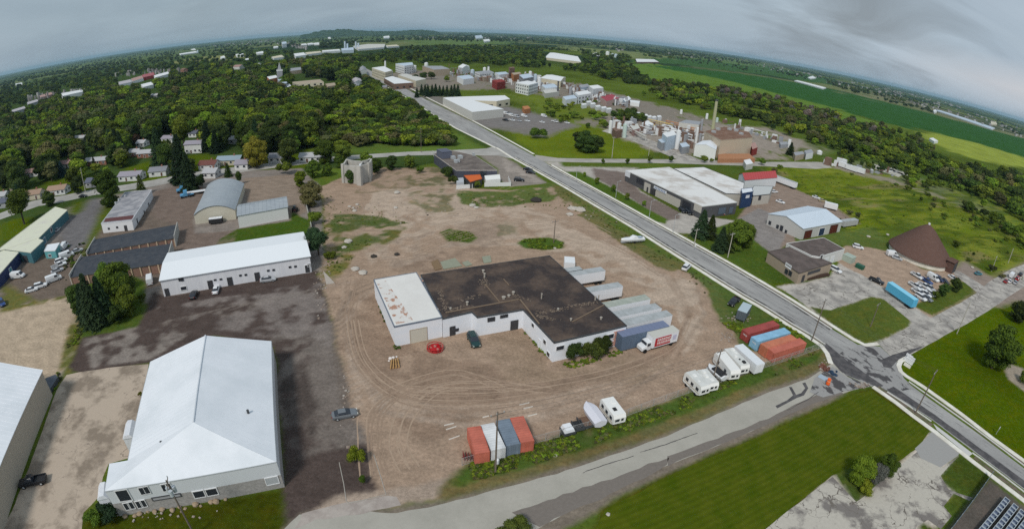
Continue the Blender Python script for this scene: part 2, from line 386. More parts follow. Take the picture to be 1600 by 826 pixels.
# tyre tracks
for off in (0,7):
    track([(545-off,640),(530-off,560),(528-off,500),(550,455+off),(600,435+off)],(0.15,0.115,0.09),0.4,0.5)
    track([(560+off,640),(545+off,560),(542+off,500),(565,462+off),(590,450)],(0.45,0.36,0.29),0.3,0.4)
for k in range(26):
    x = random.uniform(560,1080); y = random.uniform(590,660) if k % 2 else random.uniform(300,420); l = random.uniform(30,110); s = random.uniform(-0.5,0.2); b = random.uniform(-14,14)
    if y > 500 and x > 840 and y > 790-x*0.17: y -= 50
    c = random.choice([(0.19,0.13,0.095),(0.47,0.37,0.29)])
    for o in (0,6): track([(x,y+o),(x+l/2,y+o+s*l/2+b),(x+l,y+o+s*l)],c,0.35,0.22)
for k in range(16):
    o = k*5.5+random.uniform(-2,2); c = random.choice([(0.22,0.15,0.11),(0.43,0.34,0.27),(0.20,0.14,0.10)])
    pth = [(640-o*.6,415-o*.25),(575-o*.55,440-o*.1),(560-o*.4,500),(578-o*.4,560+o*.2),(620-o*.3,600+o*.6),(720,600+o*.9),(850,592+o*.75),(970,570+o*.6),(1050,540+o*.35),(1075+o*.3,490),(1040+o*.5,430-o*.1),(960+o*.2,380-o*.5),(860,345-o*.5),(740,335-o*.3)]
    a = random.randrange(0,9); pth = [p for p in pth[a:a+random.randrange(4,7)]]
    for oo in (0,4): track([(x,y+oo) for x,y in densify(pth+pth[::-1],25)[:len(densify(pth,25))]],c,0.42,0.13)
for k in range(9):
    x = 250+k*28
    track([(x,505-k*5),(x+35,495-k*6),(x+80,488-k*6)],(0.26,0.22,0.19),0.3,0.35)
# weeds in and around the lot
paint([(500,295),(520,350),(600,340),(640,360),(600,390),(560,400),(520,440),(500,430)],WEED,1,4,patch=0.47)
paint([(520,335),(590,338),(640,350),(560,358),(515,362)],(0.075,0.11,0.03),1,2.5,0.9,patch=0.35)
paint([(520,370),(610,362),(600,375),(540,395),(520,400)],(0.09,0.12,0.035),1,2.5,0.9,patch=0.38)
paint([(640,300),(680,296),(715,300),(700,335),(720,335),(660,330),(640,320)],(0.13,0.13,0.06),1,4,0.8,patch=0.47)
paint([(640,262),(690,262),(700,300),(640,290)],(0.11,0.12,0.05),1,3,0.8,patch=0.45)
paint([(690,362),(705,357),(735,362),(747,372),(735,379),(700,377)],(0.075,0.115,0.025),1,1.2)
paint([(808,380),(820,373),(860,371),(882,378),(880,388),(850,391),(820,388)],(0.065,0.115,0.020),1,0.8)
paint([(770,345),(810,345),(820,362),(780,370)],(0.13,0.13,0.07),0.7,3,0.7,patch=0.47)
paint([(715,298),(800,300),(862,285),(890,298),(860,315),(800,322),(740,325),(720,318)],(0.085,0.125,0.03),1,2.5,0.95,patch=0.36)
paint([(600,262),(680,262),(720,300),(700,320),(640,300),(560,300)],(0.14,0.13,0.07),0.6,4,0.6,patch=0.5)
# the strip along the main road
paint([(860,288),(884,294),(950,332),(1020,377),(1075,412),(1060,425),(1030,415),(975,385),(940,360),(890,325)],(0.12,0.125,0.045),1,2.2,0.95,patch=0.30)
paint([(880,300),(950,335),(1030,382),(1070,410),(1040,400),(960,355)],(0.080,0.125,0.025),1,1.6,0.9,patch=0.42)
paint([(1075,415),(1137,452),(1283,541),(1296,560),(1285,580),(1255,560),(1160,545),(1130,520),(1115,470)],(0.075,0.115,0.028),1,1.8,0.95,patch=0.26)
paint([(1120,500),(1145,515),(1150,540),(1125,535)],(0.30,0.215,0.15),0,1.5,patch=0.4)
# weeds outside the fence, then dry verge
VER = [(695,748),(725,724),(830,693),(960,657),(1075,613),(1180,577),(1250,548),(1290,540),(1297,566),(1255,590),(1200,610),(1120,643),(1043,678),(940,712),(870,735),(800,753),(700,778),(680,775)]
paint(VER,(0.135,0.125,0.052),1,0.7)
paint([(700,752),(725,726),(830,695),(960,659),(1075,615),(1180,579),(1288,545),(1275,562),(1190,598),(1080,640),(970,685),(850,722),(760,742),(712,760)],(0.060,0.105,0.018),1,1.2,0.95,patch=0.30)
# dirt shoulder of the lower street
paint([(430,870),(440,826),(470,800),(620,792),(700,778),(800,752),(940,710),(1043,676),(1200,608),(1262,586),(1297,566),(1310,600),(1325,612),(1270,640),(1200,672),(1043,740),(940,790),(880,830),(860,870)],(0.20,0.165,0.13),0,0.7)
# lower right
paint([(925,830),(940,795),(1043,741),(1200,674),(1317,620),(1364,606),(1427,650),(1456,672),(1440,700),(1390,735),(1210,830),(1200,870),(900,880)],(0.062,0.068,0.006),1,0.5)
paint([(745,241),(778,241),(800,252),(856,286),(800,292),(778,280),(777,264)],(0.26,0.225,0.195),0,1.0)
paint([(778,244),(800,255),(848,284),(800,285)],(0.36,0.31,0.27),0,2,0.8,patch=0.46)
paint([(1190,850),(1302,742),(1340,760),(1330,790),(1380,745),(1455,676),(1498,710),(1466,745),(1490,768),(1460,790),(1470,870)],(0.52,0.46,0.39),0,0.6)
# paint([(1330, 810), (1400, 770), (1430, 730), (1470, 720), (1455, 760), (1480, 790), (1440, 870), (1330, 870)], (0.13, 0.12, 0.12), 0, 2.5, 0.9, patch=0.44)
paint([(1302,742),(1330,725),(1385,715),(1400,738),(1355,775),(1335,788),(1320,765)],(0.060,0.09,0.018),1,1)
paint([(1466,745),(1498,710),(1546,742),(1520,775),(1482,762)],(0.058,0.088,0.014),1,0.4)
paint([(1472,790),(1490,768),(1515,776),(1492,805)],(0.058,0.088,0.014),1,0.4)
paint([(1430,870),(1440,815),(1465,826),(1470,870)],(0.058,0.088,0.014),1,0.4)
paint([(1545,748),(1600,790),(1660,840),(1620,900),(1450,900),(1480,826)],(0.115,0.100,0.085),0.3,0.5)
# park on the right
paint([(1405,590),(1400,560),(1426,552),(1476,524),(1543,486),(1570,480),(1660,470),(1680,780),(1600,718),(1501,646),(1441,602)],(0.064,0.100,0.003),1,0.4)
paint([(1500,514),(1543,486),(1620,470),(1650,560),(1600,560),(1560,550)],(0.070,0.112,0.003),1,1,0.9)
paint([(1568,575),(1580,568),(1605,578),(1640,600),(1640,640),(1600,612),(1576,592)],(0.33,0.28,0.22),0,0.5)
# right bank: overgrown field
paint([(1180,262),(1280,262),(1390,265),(1500,300),(1620,350),(1680,470),(1600,450),(1540,445),(1490,420),(1500,380),(1420,340),(1350,380),(1320,360),(1300,330),(1260,310),(1215,285)],(0.115,0.160,0.012),1,3)
paint([(1200,270),(1400,290),(1600,360),(1650,460),(1500,400),(1350,340)],(0.060,0.090,0.012),1,6,0.8,patch=0.50)
paint([(1200,262),(1400,275),(1600,340),(1650,440),(1450,360),(1320,330)],(0.17,0.21,0.03),1,6,0.7,patch=0.52)
paint([(1190,425),(1200,410),(1250,440),(1262,446),(1235,455),(1212,448)],LAWN,1,0.4)
paint([(1085,350),(1120,345),(1175,372),(1250,405),(1262,440),(1205,442),(1140,405),(1095,380)],(0.062,0.105,0.016),1,0.8)
# office forecourt, dirt yard, lawns
paint([(1212,447),(1262,440),(1296,432),(1312,410),(1335,415),(1370,440),(1462,497),(1428,512),(1375,535),(1335,533),(1270,487),(1235,458)],(0.45,0.41,0.365),0,0.5)
paint([(1298,400),(1330,378),(1400,392),(1440,418),(1490,420),(1520,430),(1545,450),(1520,470),(1455,496),(1400,462),(1360,436),(1318,416)],(0.37,0.27,0.20),0,1.0)
paint([(1265,478),(1298,484),(1360,463),(1381,467),(1424,500),(1420,510),(1373,533),(1352,536),(1335,529),(1300,507),(1278,490)],(0.085,0.115,0.022),1,0.5)
paint([(1428,478),(1465,455),(1490,437),(1512,440),(1529,456),(1490,478),(1457,493)],(0.080,0.115,0.020),1,0.6)
paint([(1430,411),(1442,408),(1470,420),(1465,424),(1440,420)],(0.085,0.12,0.02),1,0.3)
paint([(1490,420),(1505,405),(1545,430),(1580,445),(1660,430),(1680,480),(1590,470),(1560,480),(1530,470),(1520,440)],(0.27,0.215,0.18),0,1.2)
paint([(1540,448),(1560,430),(1620,400),(1680,380),(1680,430),(1600,440)],(0.26,0.20,0.165),0,1.5)
# gable shop yard and car lot
paint([(1160,330),(1210,280),(1230,290),(1300,320),(1345,350),(1310,345),(1255,372),(1205,395),(1175,372),(1150,345)],(0.27,0.205,0.165),0,0.8)
paint([(1148,345),(1185,325),(1235,345),(1215,400),(1190,385)],(0.25,0.225,0.21),0,0.6)
paint([(1240,372),(1330,360),(1365,352),(1400,395),(1345,385),(1300,382),(1250,385)],(0.09,0.13,0.03),1,1.5)
# retail building frontage
paint([(846,252),(1000,258),(985,275),(1000,298),(1060,332),(1150,345),(1090,365),(1055,364),(1010,340),(950,303),(872,262)],(0.42,0.385,0.345),0,0.4)
paint([(925,262),(980,270),(1000,300),(1062,332),(1062,342),(1040,345),(975,303),(930,278)],(0.19,0.15,0.13),0,0.6)
paint([(884,268),(905,268),(950,290),(1010,325),(1043,343),(1040,350),(1018,344),(960,312),(900,280)],(0.070,0.125,0.018),1,0.4)
paint([(870,248),(980,247),(1060,252),(1080,262),(990,262),(880,260)],(0.085,0.13,0.020),1,0.8)
paint([(1085,252),(1180,255),(1210,275),(1150,272),(1090,262)],(0.065,0.105,0.018),1,0.8)
# meadow behind the cross street and the chemical works
paint([(790,205),(860,175),(800,145),(900,130),(1000,165),(960,200),(1020,240),(1000,247),(845,246)],(0.115,0.160,0.012),1,3)
paint([(775,145),(900,148),(960,170),(985,190),(940,205),(860,180),(800,160)],(0.12,0.165,0.030),1,3,0.8,patch=0.4)
paint([(720,175),(790,165),(840,178),(905,196),(860,205),(800,200),(755,198)],(0.20,0.185,0.175),0,1.5)
paint([(590,118),(640,108),(700,118),(800,120),(900,130),(975,150),(1060,172),(1120,190),(1230,232),(1180,240),(1010,215),(900,190),(960,180),(900,158),(800,140),(700,140),(640,142)],(0.24,0.205,0.18),0,6,0.9,patch=0.33)
paint([(950,180),(1060,190),(1200,200),(1300,235),(1220,250),(1100,245),(1020,238),(950,208)],(0.30,0.255,0.215),0,3,0.95,patch=0.40)
paint([(1290,248),(1380,256),(1430,275),(1500,300),(1560,330),(1530,335),(1440,300),(1370,280),(1290,262)],(0.28,0.235,0.19),0,4,0.9,patch=0.42)
paint([(1240,205),(1330,235),(1440,262),(1530,300),(1600,350),(1620,380),(1560,350),(1480,310),(1380,275),(1290,250)],(0.075,0.13,0.025),1,4,0.7,patch=0.42)
# warehouse yard at middle distance
paint([(655,150),(690,150),(740,185),(790,200),(830,190),(905,196),(850,215),(762,200)],(0.20,0.18,0.17),0,2,0.9)
# farmland
paint([(960,100),(1010,98),(1100,112),(1210,140),(1300,168),(1400,200),(1380,205),(1280,178),(1190,148),(1080,132),(990,130)],(0.105,0.185,0.030),1,8)
paint([(1428,204),(1480,208),(1540,226),(1620,248),(1640,268),(1560,258),(1500,242),(1460,224)],(0.235,0.295,0.05),1,6)
paint([(1014,103),(1060,104),(1200,121),(1330,146),(1430,172),(1560,205),(1640,228),(1660,262),(1600,246),(1520,222),(1440,202),(1400,197),(1300,168),(1200,142),(1100,118)],(0.030,0.095,0.022),1,6)
paint([(985,96),(1050,88),(1200,103),(1280,120),(1330,138),(1200,118),(1060,101)],(0.045,0.105,0.03),1,10)
paint([(1080,84),(1200,100),(1190,106),(1085,92)],(0.10,0.17,0.05),1,10,patch=0.4)
paint([(880,72),(1000,82),(1060,90),(1000,92),(880,78)],(0.16,0.20,0.075),1,12,patch=0.35)
paint([(640,63),(800,62),(800,69),(640,72)],(0.10,0.16,0.05),1,12)
paint([(245,102),(300,90),(385,84),(385,92),(300,98),(250,106)],(0.20,0.22,0.08),1,12)
paint([(30,130),(90,105),(230,82),(400,66),(400,78),(240,98),(110,116),(40,150)],(0.10,0.15,0.05),1,20,0.8,patch=0.42)
paint([(400,60),(640,50),(640,60),(400,72)],(0.09,0.145,0.05),1,20,0.8,patch=0.45)
paint([(1330,150),(1420,165),(1520,195),(1620,222),(1620,215),(1500,178),(1400,150),(1300,128)],(0.20,0.20,0.12),1,20,0.7,patch=0.48)

# long grass lying in streaks over the rough field on the right
_pl = [tuple(G(*p)) for p in [(1185,262),(1280,262),(1390,268),(1500,300),(1620,350),(1680,470),(1600,450),(1540,440),(1500,402),(1500,380),(1420,340),(1390,372),(1325,360),(1300,325),(1240,300)]]
_i = np.nonzero(inpoly(GX,GY,_pl) & (GCOL[:,3] > .6))[0]; _c,_s = math.cos(-.35),math.sin(-.35); _u2 = GX[_i]*_c-GY[_i]*_s; _v2 = GX[_i]*_s+GY[_i]*_c
for _sc,_sd,_lo,_cc,_am in ((9,5,.56,(0.055,0.090,0.012),.75),(7,15,.57,(0.19,0.225,0.03),.7),(12,25,.64,(0.20,0.17,0.085),.6),(4,35,.62,(0.04,0.07,0.01),.6)):
    _w = np.clip((fbm(_u2/3.5,_v2,_sc,_sd,4)-_lo)/.07,0,1)*_am; GCOL[_i,:3] = GCOL[_i,:3]*(1-_w[:,None])+np.array(_cc)*_w[:,None]
nx,ny = len(gx),len(gy)
me = bpy.data.meshes.new('ground')
vv = np.zeros((GX.size,3),np.float32); vv[:,0] = GX; vv[:,1] = GY
me.vertices.add(GX.size); me.vertices.foreach_set('co',vv.ravel())
ii,jj = np.meshgrid(np.arange(nx-1),np.arange(ny-1)); a = (jj*nx+ii).ravel()
quads = np.stack([a,a+1,a+1+nx,a+nx],1).astype(np.int32)
me.loops.add(quads.size); me.loops.foreach_set('vertex_index',quads.ravel())
me.polygons.add(len(quads)); me.polygons.foreach_set('loop_start',np.arange(len(quads),dtype=np.int32)*4)
me.update(calc_edges=True)
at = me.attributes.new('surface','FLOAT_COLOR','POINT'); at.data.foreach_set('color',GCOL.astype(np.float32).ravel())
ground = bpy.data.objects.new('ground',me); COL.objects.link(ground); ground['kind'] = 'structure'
ground['label'] = 'ground of packed dirt, gravel, grass and farmland reaching the horizon'
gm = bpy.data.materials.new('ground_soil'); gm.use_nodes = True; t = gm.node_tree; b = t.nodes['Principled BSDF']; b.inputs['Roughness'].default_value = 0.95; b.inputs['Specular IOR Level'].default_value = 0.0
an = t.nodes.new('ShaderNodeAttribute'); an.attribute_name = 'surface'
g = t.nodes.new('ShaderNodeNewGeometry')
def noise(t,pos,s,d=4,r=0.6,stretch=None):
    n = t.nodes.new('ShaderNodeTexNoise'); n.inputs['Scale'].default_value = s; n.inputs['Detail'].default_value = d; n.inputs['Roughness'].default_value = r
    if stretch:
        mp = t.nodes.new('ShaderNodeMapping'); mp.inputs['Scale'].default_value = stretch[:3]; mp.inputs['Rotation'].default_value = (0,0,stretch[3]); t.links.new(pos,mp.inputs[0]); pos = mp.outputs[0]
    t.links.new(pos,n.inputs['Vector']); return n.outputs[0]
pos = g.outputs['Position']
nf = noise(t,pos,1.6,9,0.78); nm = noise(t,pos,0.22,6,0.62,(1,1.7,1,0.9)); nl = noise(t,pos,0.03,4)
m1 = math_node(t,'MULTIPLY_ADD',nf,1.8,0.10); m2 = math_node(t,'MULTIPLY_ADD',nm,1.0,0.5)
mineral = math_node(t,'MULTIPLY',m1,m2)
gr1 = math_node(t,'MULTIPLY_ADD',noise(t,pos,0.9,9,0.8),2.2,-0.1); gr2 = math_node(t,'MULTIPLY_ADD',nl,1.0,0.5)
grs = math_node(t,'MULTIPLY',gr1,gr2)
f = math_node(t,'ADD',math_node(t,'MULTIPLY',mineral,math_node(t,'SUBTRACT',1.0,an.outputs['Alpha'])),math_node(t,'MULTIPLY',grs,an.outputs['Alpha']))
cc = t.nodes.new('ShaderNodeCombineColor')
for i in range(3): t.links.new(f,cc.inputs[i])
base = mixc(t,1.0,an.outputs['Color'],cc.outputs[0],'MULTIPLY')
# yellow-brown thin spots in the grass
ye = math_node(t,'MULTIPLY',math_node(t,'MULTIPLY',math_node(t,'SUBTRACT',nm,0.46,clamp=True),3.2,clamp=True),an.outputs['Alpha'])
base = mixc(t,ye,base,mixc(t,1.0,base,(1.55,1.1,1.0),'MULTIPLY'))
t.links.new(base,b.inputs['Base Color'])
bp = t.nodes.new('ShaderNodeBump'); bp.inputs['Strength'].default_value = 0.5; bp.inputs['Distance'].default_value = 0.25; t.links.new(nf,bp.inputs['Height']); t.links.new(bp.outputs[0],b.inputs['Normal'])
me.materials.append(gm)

# far ridge on the horizon
def ridge(name,px0,px1,dist_m,hmax,depth,label):
    n = 70; vs = []; fs = []
    for i in range(n+1):
        u = i/n; px = px0+(px1-px0)*u
        py = 44 if px < 700 else 47
        d = ray(px,py+40); d = np.array([d[0],d[1]]); d /= np.linalg.norm(d)
        h = hmax*(math.sin(math.pi*min(1,u*1.1+0.04))**0.35 if u < 0.88 else 0)*(0.75+0.25*math.sin(u*9))*(0.9+0.2*random.random())
        for k,(dd,hh) in enumerate(((0,-1),(depth*0.3,h*0.75),(depth*0.5,h),(depth,-1))):
            vs.append((d[0]*(dist_m+dd),d[1]*(dist_m+dd),hh))
    for i in range(n):
        for k in range(3):
            a = i*4+k; fs.append((a,a+4,a+5,a+1))
    mb = MB(); mb.add(vs,fs); o = mb.build(name,mat('far_woods',(0.022,0.045,0.022),0.95,col2=(0.05,0.085,0.035),scale=0.01)); o['kind'] = 'structure'; o['label'] = label
    return o
ridge('hill',470,720,7000,112,1500,'long low wooded ridge on the horizon')

# ------------------------------------------------------------------ sheets: roads,pavements,patches
MDR = math.atan2(*(reversed(G(1000,340)-G(883,283))))
M_ASPH = mat('old_asphalt',(0.27,0.262,0.255),0.9,0.28,0.12,(0.38,0.37,0.355),(0.35,0.65),streak=(.35,2.2,1,MDR),joints=(MDR,(0.13,0.125,0.125)))
M_ASPH2 = mat('worn_asphalt',(0.27,0.25,0.23),0.9,0.28,0.22,(0.47,0.435,0.39),(0.38,0.6),vor=(5.5,0.03,(0.21,0.19,0.17)))
M_LOWER = mat('pale_asphalt',(0.35,0.33,0.285),0.9,0.12,0.15,(0.41,0.385,0.335),(0.35,0.65))
M_DARKA = mat('dark_asphalt',(0.075,0.072,0.075),0.9,0.2,0.6,(0.14,0.13,0.13),(0.4,0.7))
M_CONC = mat('concrete',(0.64,0.60,0.52),0.9,0.12,0.4,(0.76,0.73,0.66))
M_KERB = mat('kerb_concrete',(0.58,0.56,0.52),0.9,0.18)
M_BROWN = mat('muddy_boulevard',(0.17,0.135,0.105),0.95,0.25,0.5,(0.10,0.11,0.05),(0.45,0.6))
Z = [0.004]
def sheet(name,px,m,z=None,jit=0.0,label=None,step=14,parent=None):
    p = densify(px,step); pts = []
    for q in p:
        g_ = G(*q); pts.append((g_.x+random.uniform(-jit,jit),g_.y+random.uniform(-jit,jit)))
    if z is None: z = Z[0]; Z[0] += 0.004
    mb = MB(); mb.add([(x,y,z) for x,y in ccw(pts)],[tuple(range(len(pts)))])
    o = mb.build(name,m,parent,fix=False)
    if parent is None: o['kind'] = 'structure'
    if label: o['label'] = label
    return o
def strip(name,px,width,z0,z1,m,label=None,off=0.0,world=False,parent=None,gap=None):
    """a raised band of constant width along a polyline; side shift off metres to its right"""
    pts = [G(*p) for p in px] if not world else [Vector(p) for p in px]
    n = len(pts); L_,R_ = [],[]
    for i in range(n):
        a = pts[max(0,i-1)]; b = pts[min(n-1,i+1)]; d = (b-a).normalized(); nn = Vector((d.y,-d.x))
        L_.append(pts[i]+nn*(off-width/2)); R_.append(pts[i]+nn*(off+width/2))
    vs = []; fs = []
    for i in range(n): vs += [(L_[i].x,L_[i].y,z0),(L_[i].x,L_[i].y,z1),(R_[i].x,R_[i].y,z1),(R_[i].x,R_[i].y,z0)]
    for i in range(n-1):
        a = i*4
        for k in range(3): fs.append((a+k,a+k+1,a+k+5,a+k+4))
    fs += [(0,3,2,1),((n-1)*4,(n-1)*4+1,(n-1)*4+2,(n-1)*4+3)]
    mb = MB(); mb.add(vs,fs); o = mb.build(name,m,parent)
    if parent is None: o['kind'] = 'structure'
    if label: o['label'] = label
    return o
MAIN_L = [(556,108),(576,118),(612,138),(640,153),(683,182),(713,200),(776,232),(800,246),(883,291),(948,328),(1022,375),(1092,419),(1160,463),(1212,492),(1286,539),(1300,560),(1320,585),(1364,603),(1386,610),(1457,656),(1540,719),(1600,764),(1680,828)]
MAIN_R = [(572,107),(592,117),(625,134),(668,157),(738,191),(800,225),(840,247),(883,273),(960,316),(1014,346),(1093,389),(1200,451),(1305,517),(1340,538),(1375,541),(1402,566),(1412,590),(1424,602),(1454,624),(1523,673),(1600,731),(1680,790)]
sheet('main_road',MAIN_L+MAIN_R[::-1],M_ASPH,0.008,label='long straight grey asphalt main road running to the factories')
sheet('cross_street',[(-60,372),(0,343),(60,322),(95,316),(145,305),(200,297),(240,291),(300,279),(400,266),(480,256),(560,248),(640,243),(700,242),(778,243),(800,248),(800,240),(770,229),(760,232),(700,235),(640,237),(560,242),(480,248),(400,257),(300,269),(240,281),(200,288),(145,296),(95,306),(50,314),(0,333),(-60,360)],mat('side_street_asphalt',(0.33,0.315,0.29),0.9,0.15,0.1,(0.42,0.40,0.37)),0.004,label='pale side street crossing behind the dirt lot')
sheet('north_road',[(838,252),(872,253),(920,254),(1000,254.5),(1060,255.5),(1100,257),(1200,260),(1275,264),(1300,262),(1290,254),(1275,253),(1200,253),(1100,250),(1060,249),(1000,248.5),(920,248),(872,247),(836,242)],mat('gravel_road',(0.33,0.31,0.28),0.95,0.2,0.1,(0.42,0.39,0.35)),0.004,label='pale gravel road east of the main road')
sheet('plant_road',[(940,205),(975,215),(1020,233),(1060,250),(1100,252),(1050,232),(1000,212),(960,198)],M_ASPH2,0.006,label='short paved entrance road of the tank plant')
sheet('lower_street',[(430,880),(440,828),(468,804),(560,797),(620,801),(700,785),(800,758),(870,739),(940,716),(1043,680),(1120,646),(1200,613),(1262,591),(1297,570),(1302,563),(1325,588),(1364,603),(1345,606),(1317,614),(1270,630),(1200,662),(1120,696),(1043,726),(940,776),(880,803),(840,826),(822,880)],M_LOWER,0.004,0.12,'pale asphalt street in front of the fence')
sheet('asphalt_patch',[(800,800),(880,772),(940,752),(1000,731),(1043,713),(1043,727),(940,778),(880,803),(842,824)],mat('brownish_asphalt',(0.19,0.165,0.145),0.9,0.25),0.012,0.25,'dark ragged repair along the lower street edge')
sheet('asphalt_patch',[(1043,727),(1043,713),(1120,684),(1200,653),(1270,618),(1300,605),(1317,614),(1270,630),(1200,662),(1120,696)],MATS['brownish_asphalt'],0.012,0.2,'dark ragged repair beside the striped lawn')
sheet('east_street',[(1372,536),(1400,521),(1427,506),(1452,498),(1500,473),(1528,456),(1545,440),(1580,420),(1640,398),(1690,385),(1690,415),(1640,430),(1600,448),(1575,464),(1543,486),(1510,506),(1476,524),(1426,552),(1403,566),(1396,560),(1380,545)],M_ASPH2,0.010,0.1,'cracked pale side street right of the main road')
sheet('yard_drive',[(1452,497),(1428,506),(1381,467),(1352,445),(1330,425),(1345,428),(1372,446),(1402,466)],M_ASPH2,0.012,0.1,'narrow paved drive between lawn and dirt yard')
sheet('depot_drive',[(1528,458),(1545,452),(1520,436),(1500,424),(1488,420),(1492,430),(1510,443)],M_ASPH2,0.014,0.1,'patchy paved drive up to the brown cone')
sheet('forecourt',[(1228,456),(1258,444),(1297,433),(1308,420),(1330,424),(1352,444),(1378,465),(1360,463),(1298,484),(1265,478),(1250,470)],M_ASPH2,0.006,0.15,'cracked paved forecourt of the small office')
sheet('concrete_yard',[(104,585),(120,582),(170,574),(232,568),(226,600),(212,660),(200,715),(170,724),(160,745),(155,775),(130,800),(122,870),(-30,870),(18,800),(60,690),(88,610)],mat('stained_concrete',(0.46,0.375,0.295),0.9,0.1,0.16,(0.25,0.20,0.155),(0.47,0.60),vor=(7,0.009,(0.26,0.21,0.17))),0.004,0.1,'stained concrete drive beside the big white building')
sheet('concrete_apron',[(470,812),(475,800),(520,790),(560,782),(608,772),(622,776),(625,788),(600,795),(480,815),(462,826)],mat('broken_concrete',(0.42,0.37,0.33),0.9,0.2,0.4,(0.33,0.28,0.25)),0.010,0.25,'broken concrete apron at the lot entrance')
# intersection repairs
M_JUN = mat('junction_asphalt',(0.31,0.30,0.29),0.9,0.25,0.20,(0.085,0.08,0.082),(0.505,0.545),streak=(1.6,0.8,1,0.5))
sheet('junction_patch',[(1298,562),(1318,548),(1342,541),(1376,543),(1400,566),(1410,590),(1426,606),(1400,612),(1364,601),(1335,590),(1316,582)],M_JUN,0.013,0.15,'patched asphalt in the middle of the intersection')
sheet('junction_patch',[(1272,590),(1300,572),(1322,588),(1362,603),(1320,611),(1285,620),(1265,612)],M_JUN,0.0145,0.15,'patched asphalt at the mouth of the lower street')
for q in ([(1216,494),(1240,508),(1290,535),(1330,568),(1380,602),(1372,606),(1345,592),(1320,583),(1300,560),(1286,540),(1240,510)],[(1377,562),(1395,554),(1420,546),(1445,540),(1425,551),(1402,564),(1392,575),(1380,573)],[(1100,424),(1160,460),(1212,490),(1216,488),(1164,457),(1104,421)],[(1386,609),(1457,654),(1540,717),(1600,762),(1640,795),(1650,790),(1606,754),(1544,709),(1460,647),(1396,603)]):
    sheet('road_patch',q,M_DARKA,0.016+0.002*random.random(),0.12,'dark asphalt repair in the main road')
for q in ([(1233,604),(1237,604),(1244,616),(1252,614),(1258,606),(1253,598),(1258,597),(1263,606),(1256,617),(1245,621),(1232,628),(1214,637),(1212,634),(1230,625),(1239,617)],):
    sheet('road_patch',q,M_DARKA,0.017,0.1,'small dark sealed crack in the lower street')
# tar lines in the intersection and side street
def tarline(px,w=0.09):
    strip('tar_line',[(x+random.uniform(-1,1),y+random.uniform(-0.8,0.8)) for x,y in densify(px+px[::-1],7)[:max(2,len(densify(px,7)))]],w,0.018,0.024,M_DARKA,'thin black sealed crack across the asphalt')
for q in ([(1330,545),(1352,560),(1362,575),(1380,580)],[(1318,540),(1345,553),(1375,560)],[(1230,640),(1260,625),(1278,612)],[(1400,520),(1440,530)],[(1430,505),(1450,515),(1470,520)],[(1470,490),(1500,505)],[(1306,575),(1330,590),(1345,600)],
          [(1000,706),(1040,694),(1090,676)],[(910,738),(950,724),(990,712)]):
    tarline(q)
# tyre tracks pressed into the dirt: thin pairs of strips
for ci_,tcol in enumerate(((0.375,0.275,0.20),(0.305,0.218,0.158))):
    mb = MB(); tm_ = mat('track_soil_%s' % 'ab'[ci_],tcol,0.95,0.35)
    for k in range(9):
        if k % 3 == 0: o = random.uniform(-10,50); pth = [(640-o*.6,415-o*.25),(575-o*.55,440-o*.1),(560-o*.4,500),(578-o*.4,560+o*.2),(640-o*.3,600+o*.6),(740,600+o*.9),(860,590+o*.75),(970,568+o*.6),(1050,535+o*.35),(1075+o*.3,490),(1040+o*.5,430-o*.1)]
        elif k % 3 == 1: o = random.uniform(-30,60); pth = [(600+o,740-o*.2),(590+o*.8,690),(600+o,640),(650+o,605),(740+o,590+o*.3),(820+o,610)]
        else: o = random.uniform(-25,25); pth = [(560,400+o*.5),(640,385+o),(740,350+o),(860,340+o*.6),(960,380+o*.5),(1040,430+o*.4),(1085,480+o*.3)]
        a = random.randrange(0,max(1,len(pth)-5)); pth = pth[a:a+random.randrange(4,7)]; P_ = [G(*q) for q in pth]; Q = []
        for i in range(len(P_)-1):
            p0 = P_[max(0,i-1)]; p1 = P_[i]; p2 = P_[i+1]; p3 = P_[min(len(P_)-1,i+2)]
            for j in range(8): u = j/8; Q.append(0.5*((2*p1)+(p2-p0)*u+(2*p0-5*p1+4*p2-p3)*u*u+(3*p1-p0-3*p2+p3)*u**3))
        for off in (-.85,.85):
            vs = []
            for i in range(len(Q)):
                d = (Q[min(i+1,len(Q)-1)]-Q[max(i-1,0)]).normalized(); nn = Vector((d.y,-d.x)); w_ = random.uniform(.07,.19)
                for s_ in (-1,1): p = Q[i]+nn*(off+s_*w_); vs.append((p.x,p.y,.0035+.0004*k+.006*ci_))
            mb.add(vs,[(2*i,2*i+1,2*i+3,2*i+2) for i in range(len(Q)-1)])
    o = mb.build('tyre_tracks',tm_,fix=False); o['kind'] = 'stuff'; tag(o,['pale','dark'][ci_]+' tyre tracks curving over the dirt lot','tyre tracks')
# pavements and kerbs
SW = 1.35
WALK_L = [(776,231),(800,246.5),(883,293),(928,320),(945,330),(989,356),(1020,376),(1053,397),(1088,419),(1137,450),(1158,463),(1188,480),(1210,494),(1233,509),(1262,526),(1283,540),(1292,552),(1298,568)]
strip('pavement',WALK_L,SW,0,0.13,M_CONC,'cream concrete pavement along the dirt lot side')
strip('boulevard',WALK_L[1:-2],1.0,0,0.05,M_BROWN,'muddy strip between pavement and kerb on the lot side',off=-1.15)
strip('gutter',WALK_L[1:-4],0.9,0,0.03,mat('dark_gutter',(0.10,0.095,0.09),0.9,0.4,0.3,(0.26,0.25,0.24),(0.45,0.6)),'dark patched gutter on the lot side',off=-2.6)
strip('kerb',WALK_L[1:-2],0.55,0,0.12,M_KERB,'kerb of the main road beside the dirt lot',off=-1.75)
strip('pavement',[(606,137),(640,155),(683,183.5),(713,201),(774,231)],SW,0,0.13,M_CONC,'far pavement left of the main road')
WALK_R = [(632,133),(668,153),(745,192),(800,222),(834,241)]
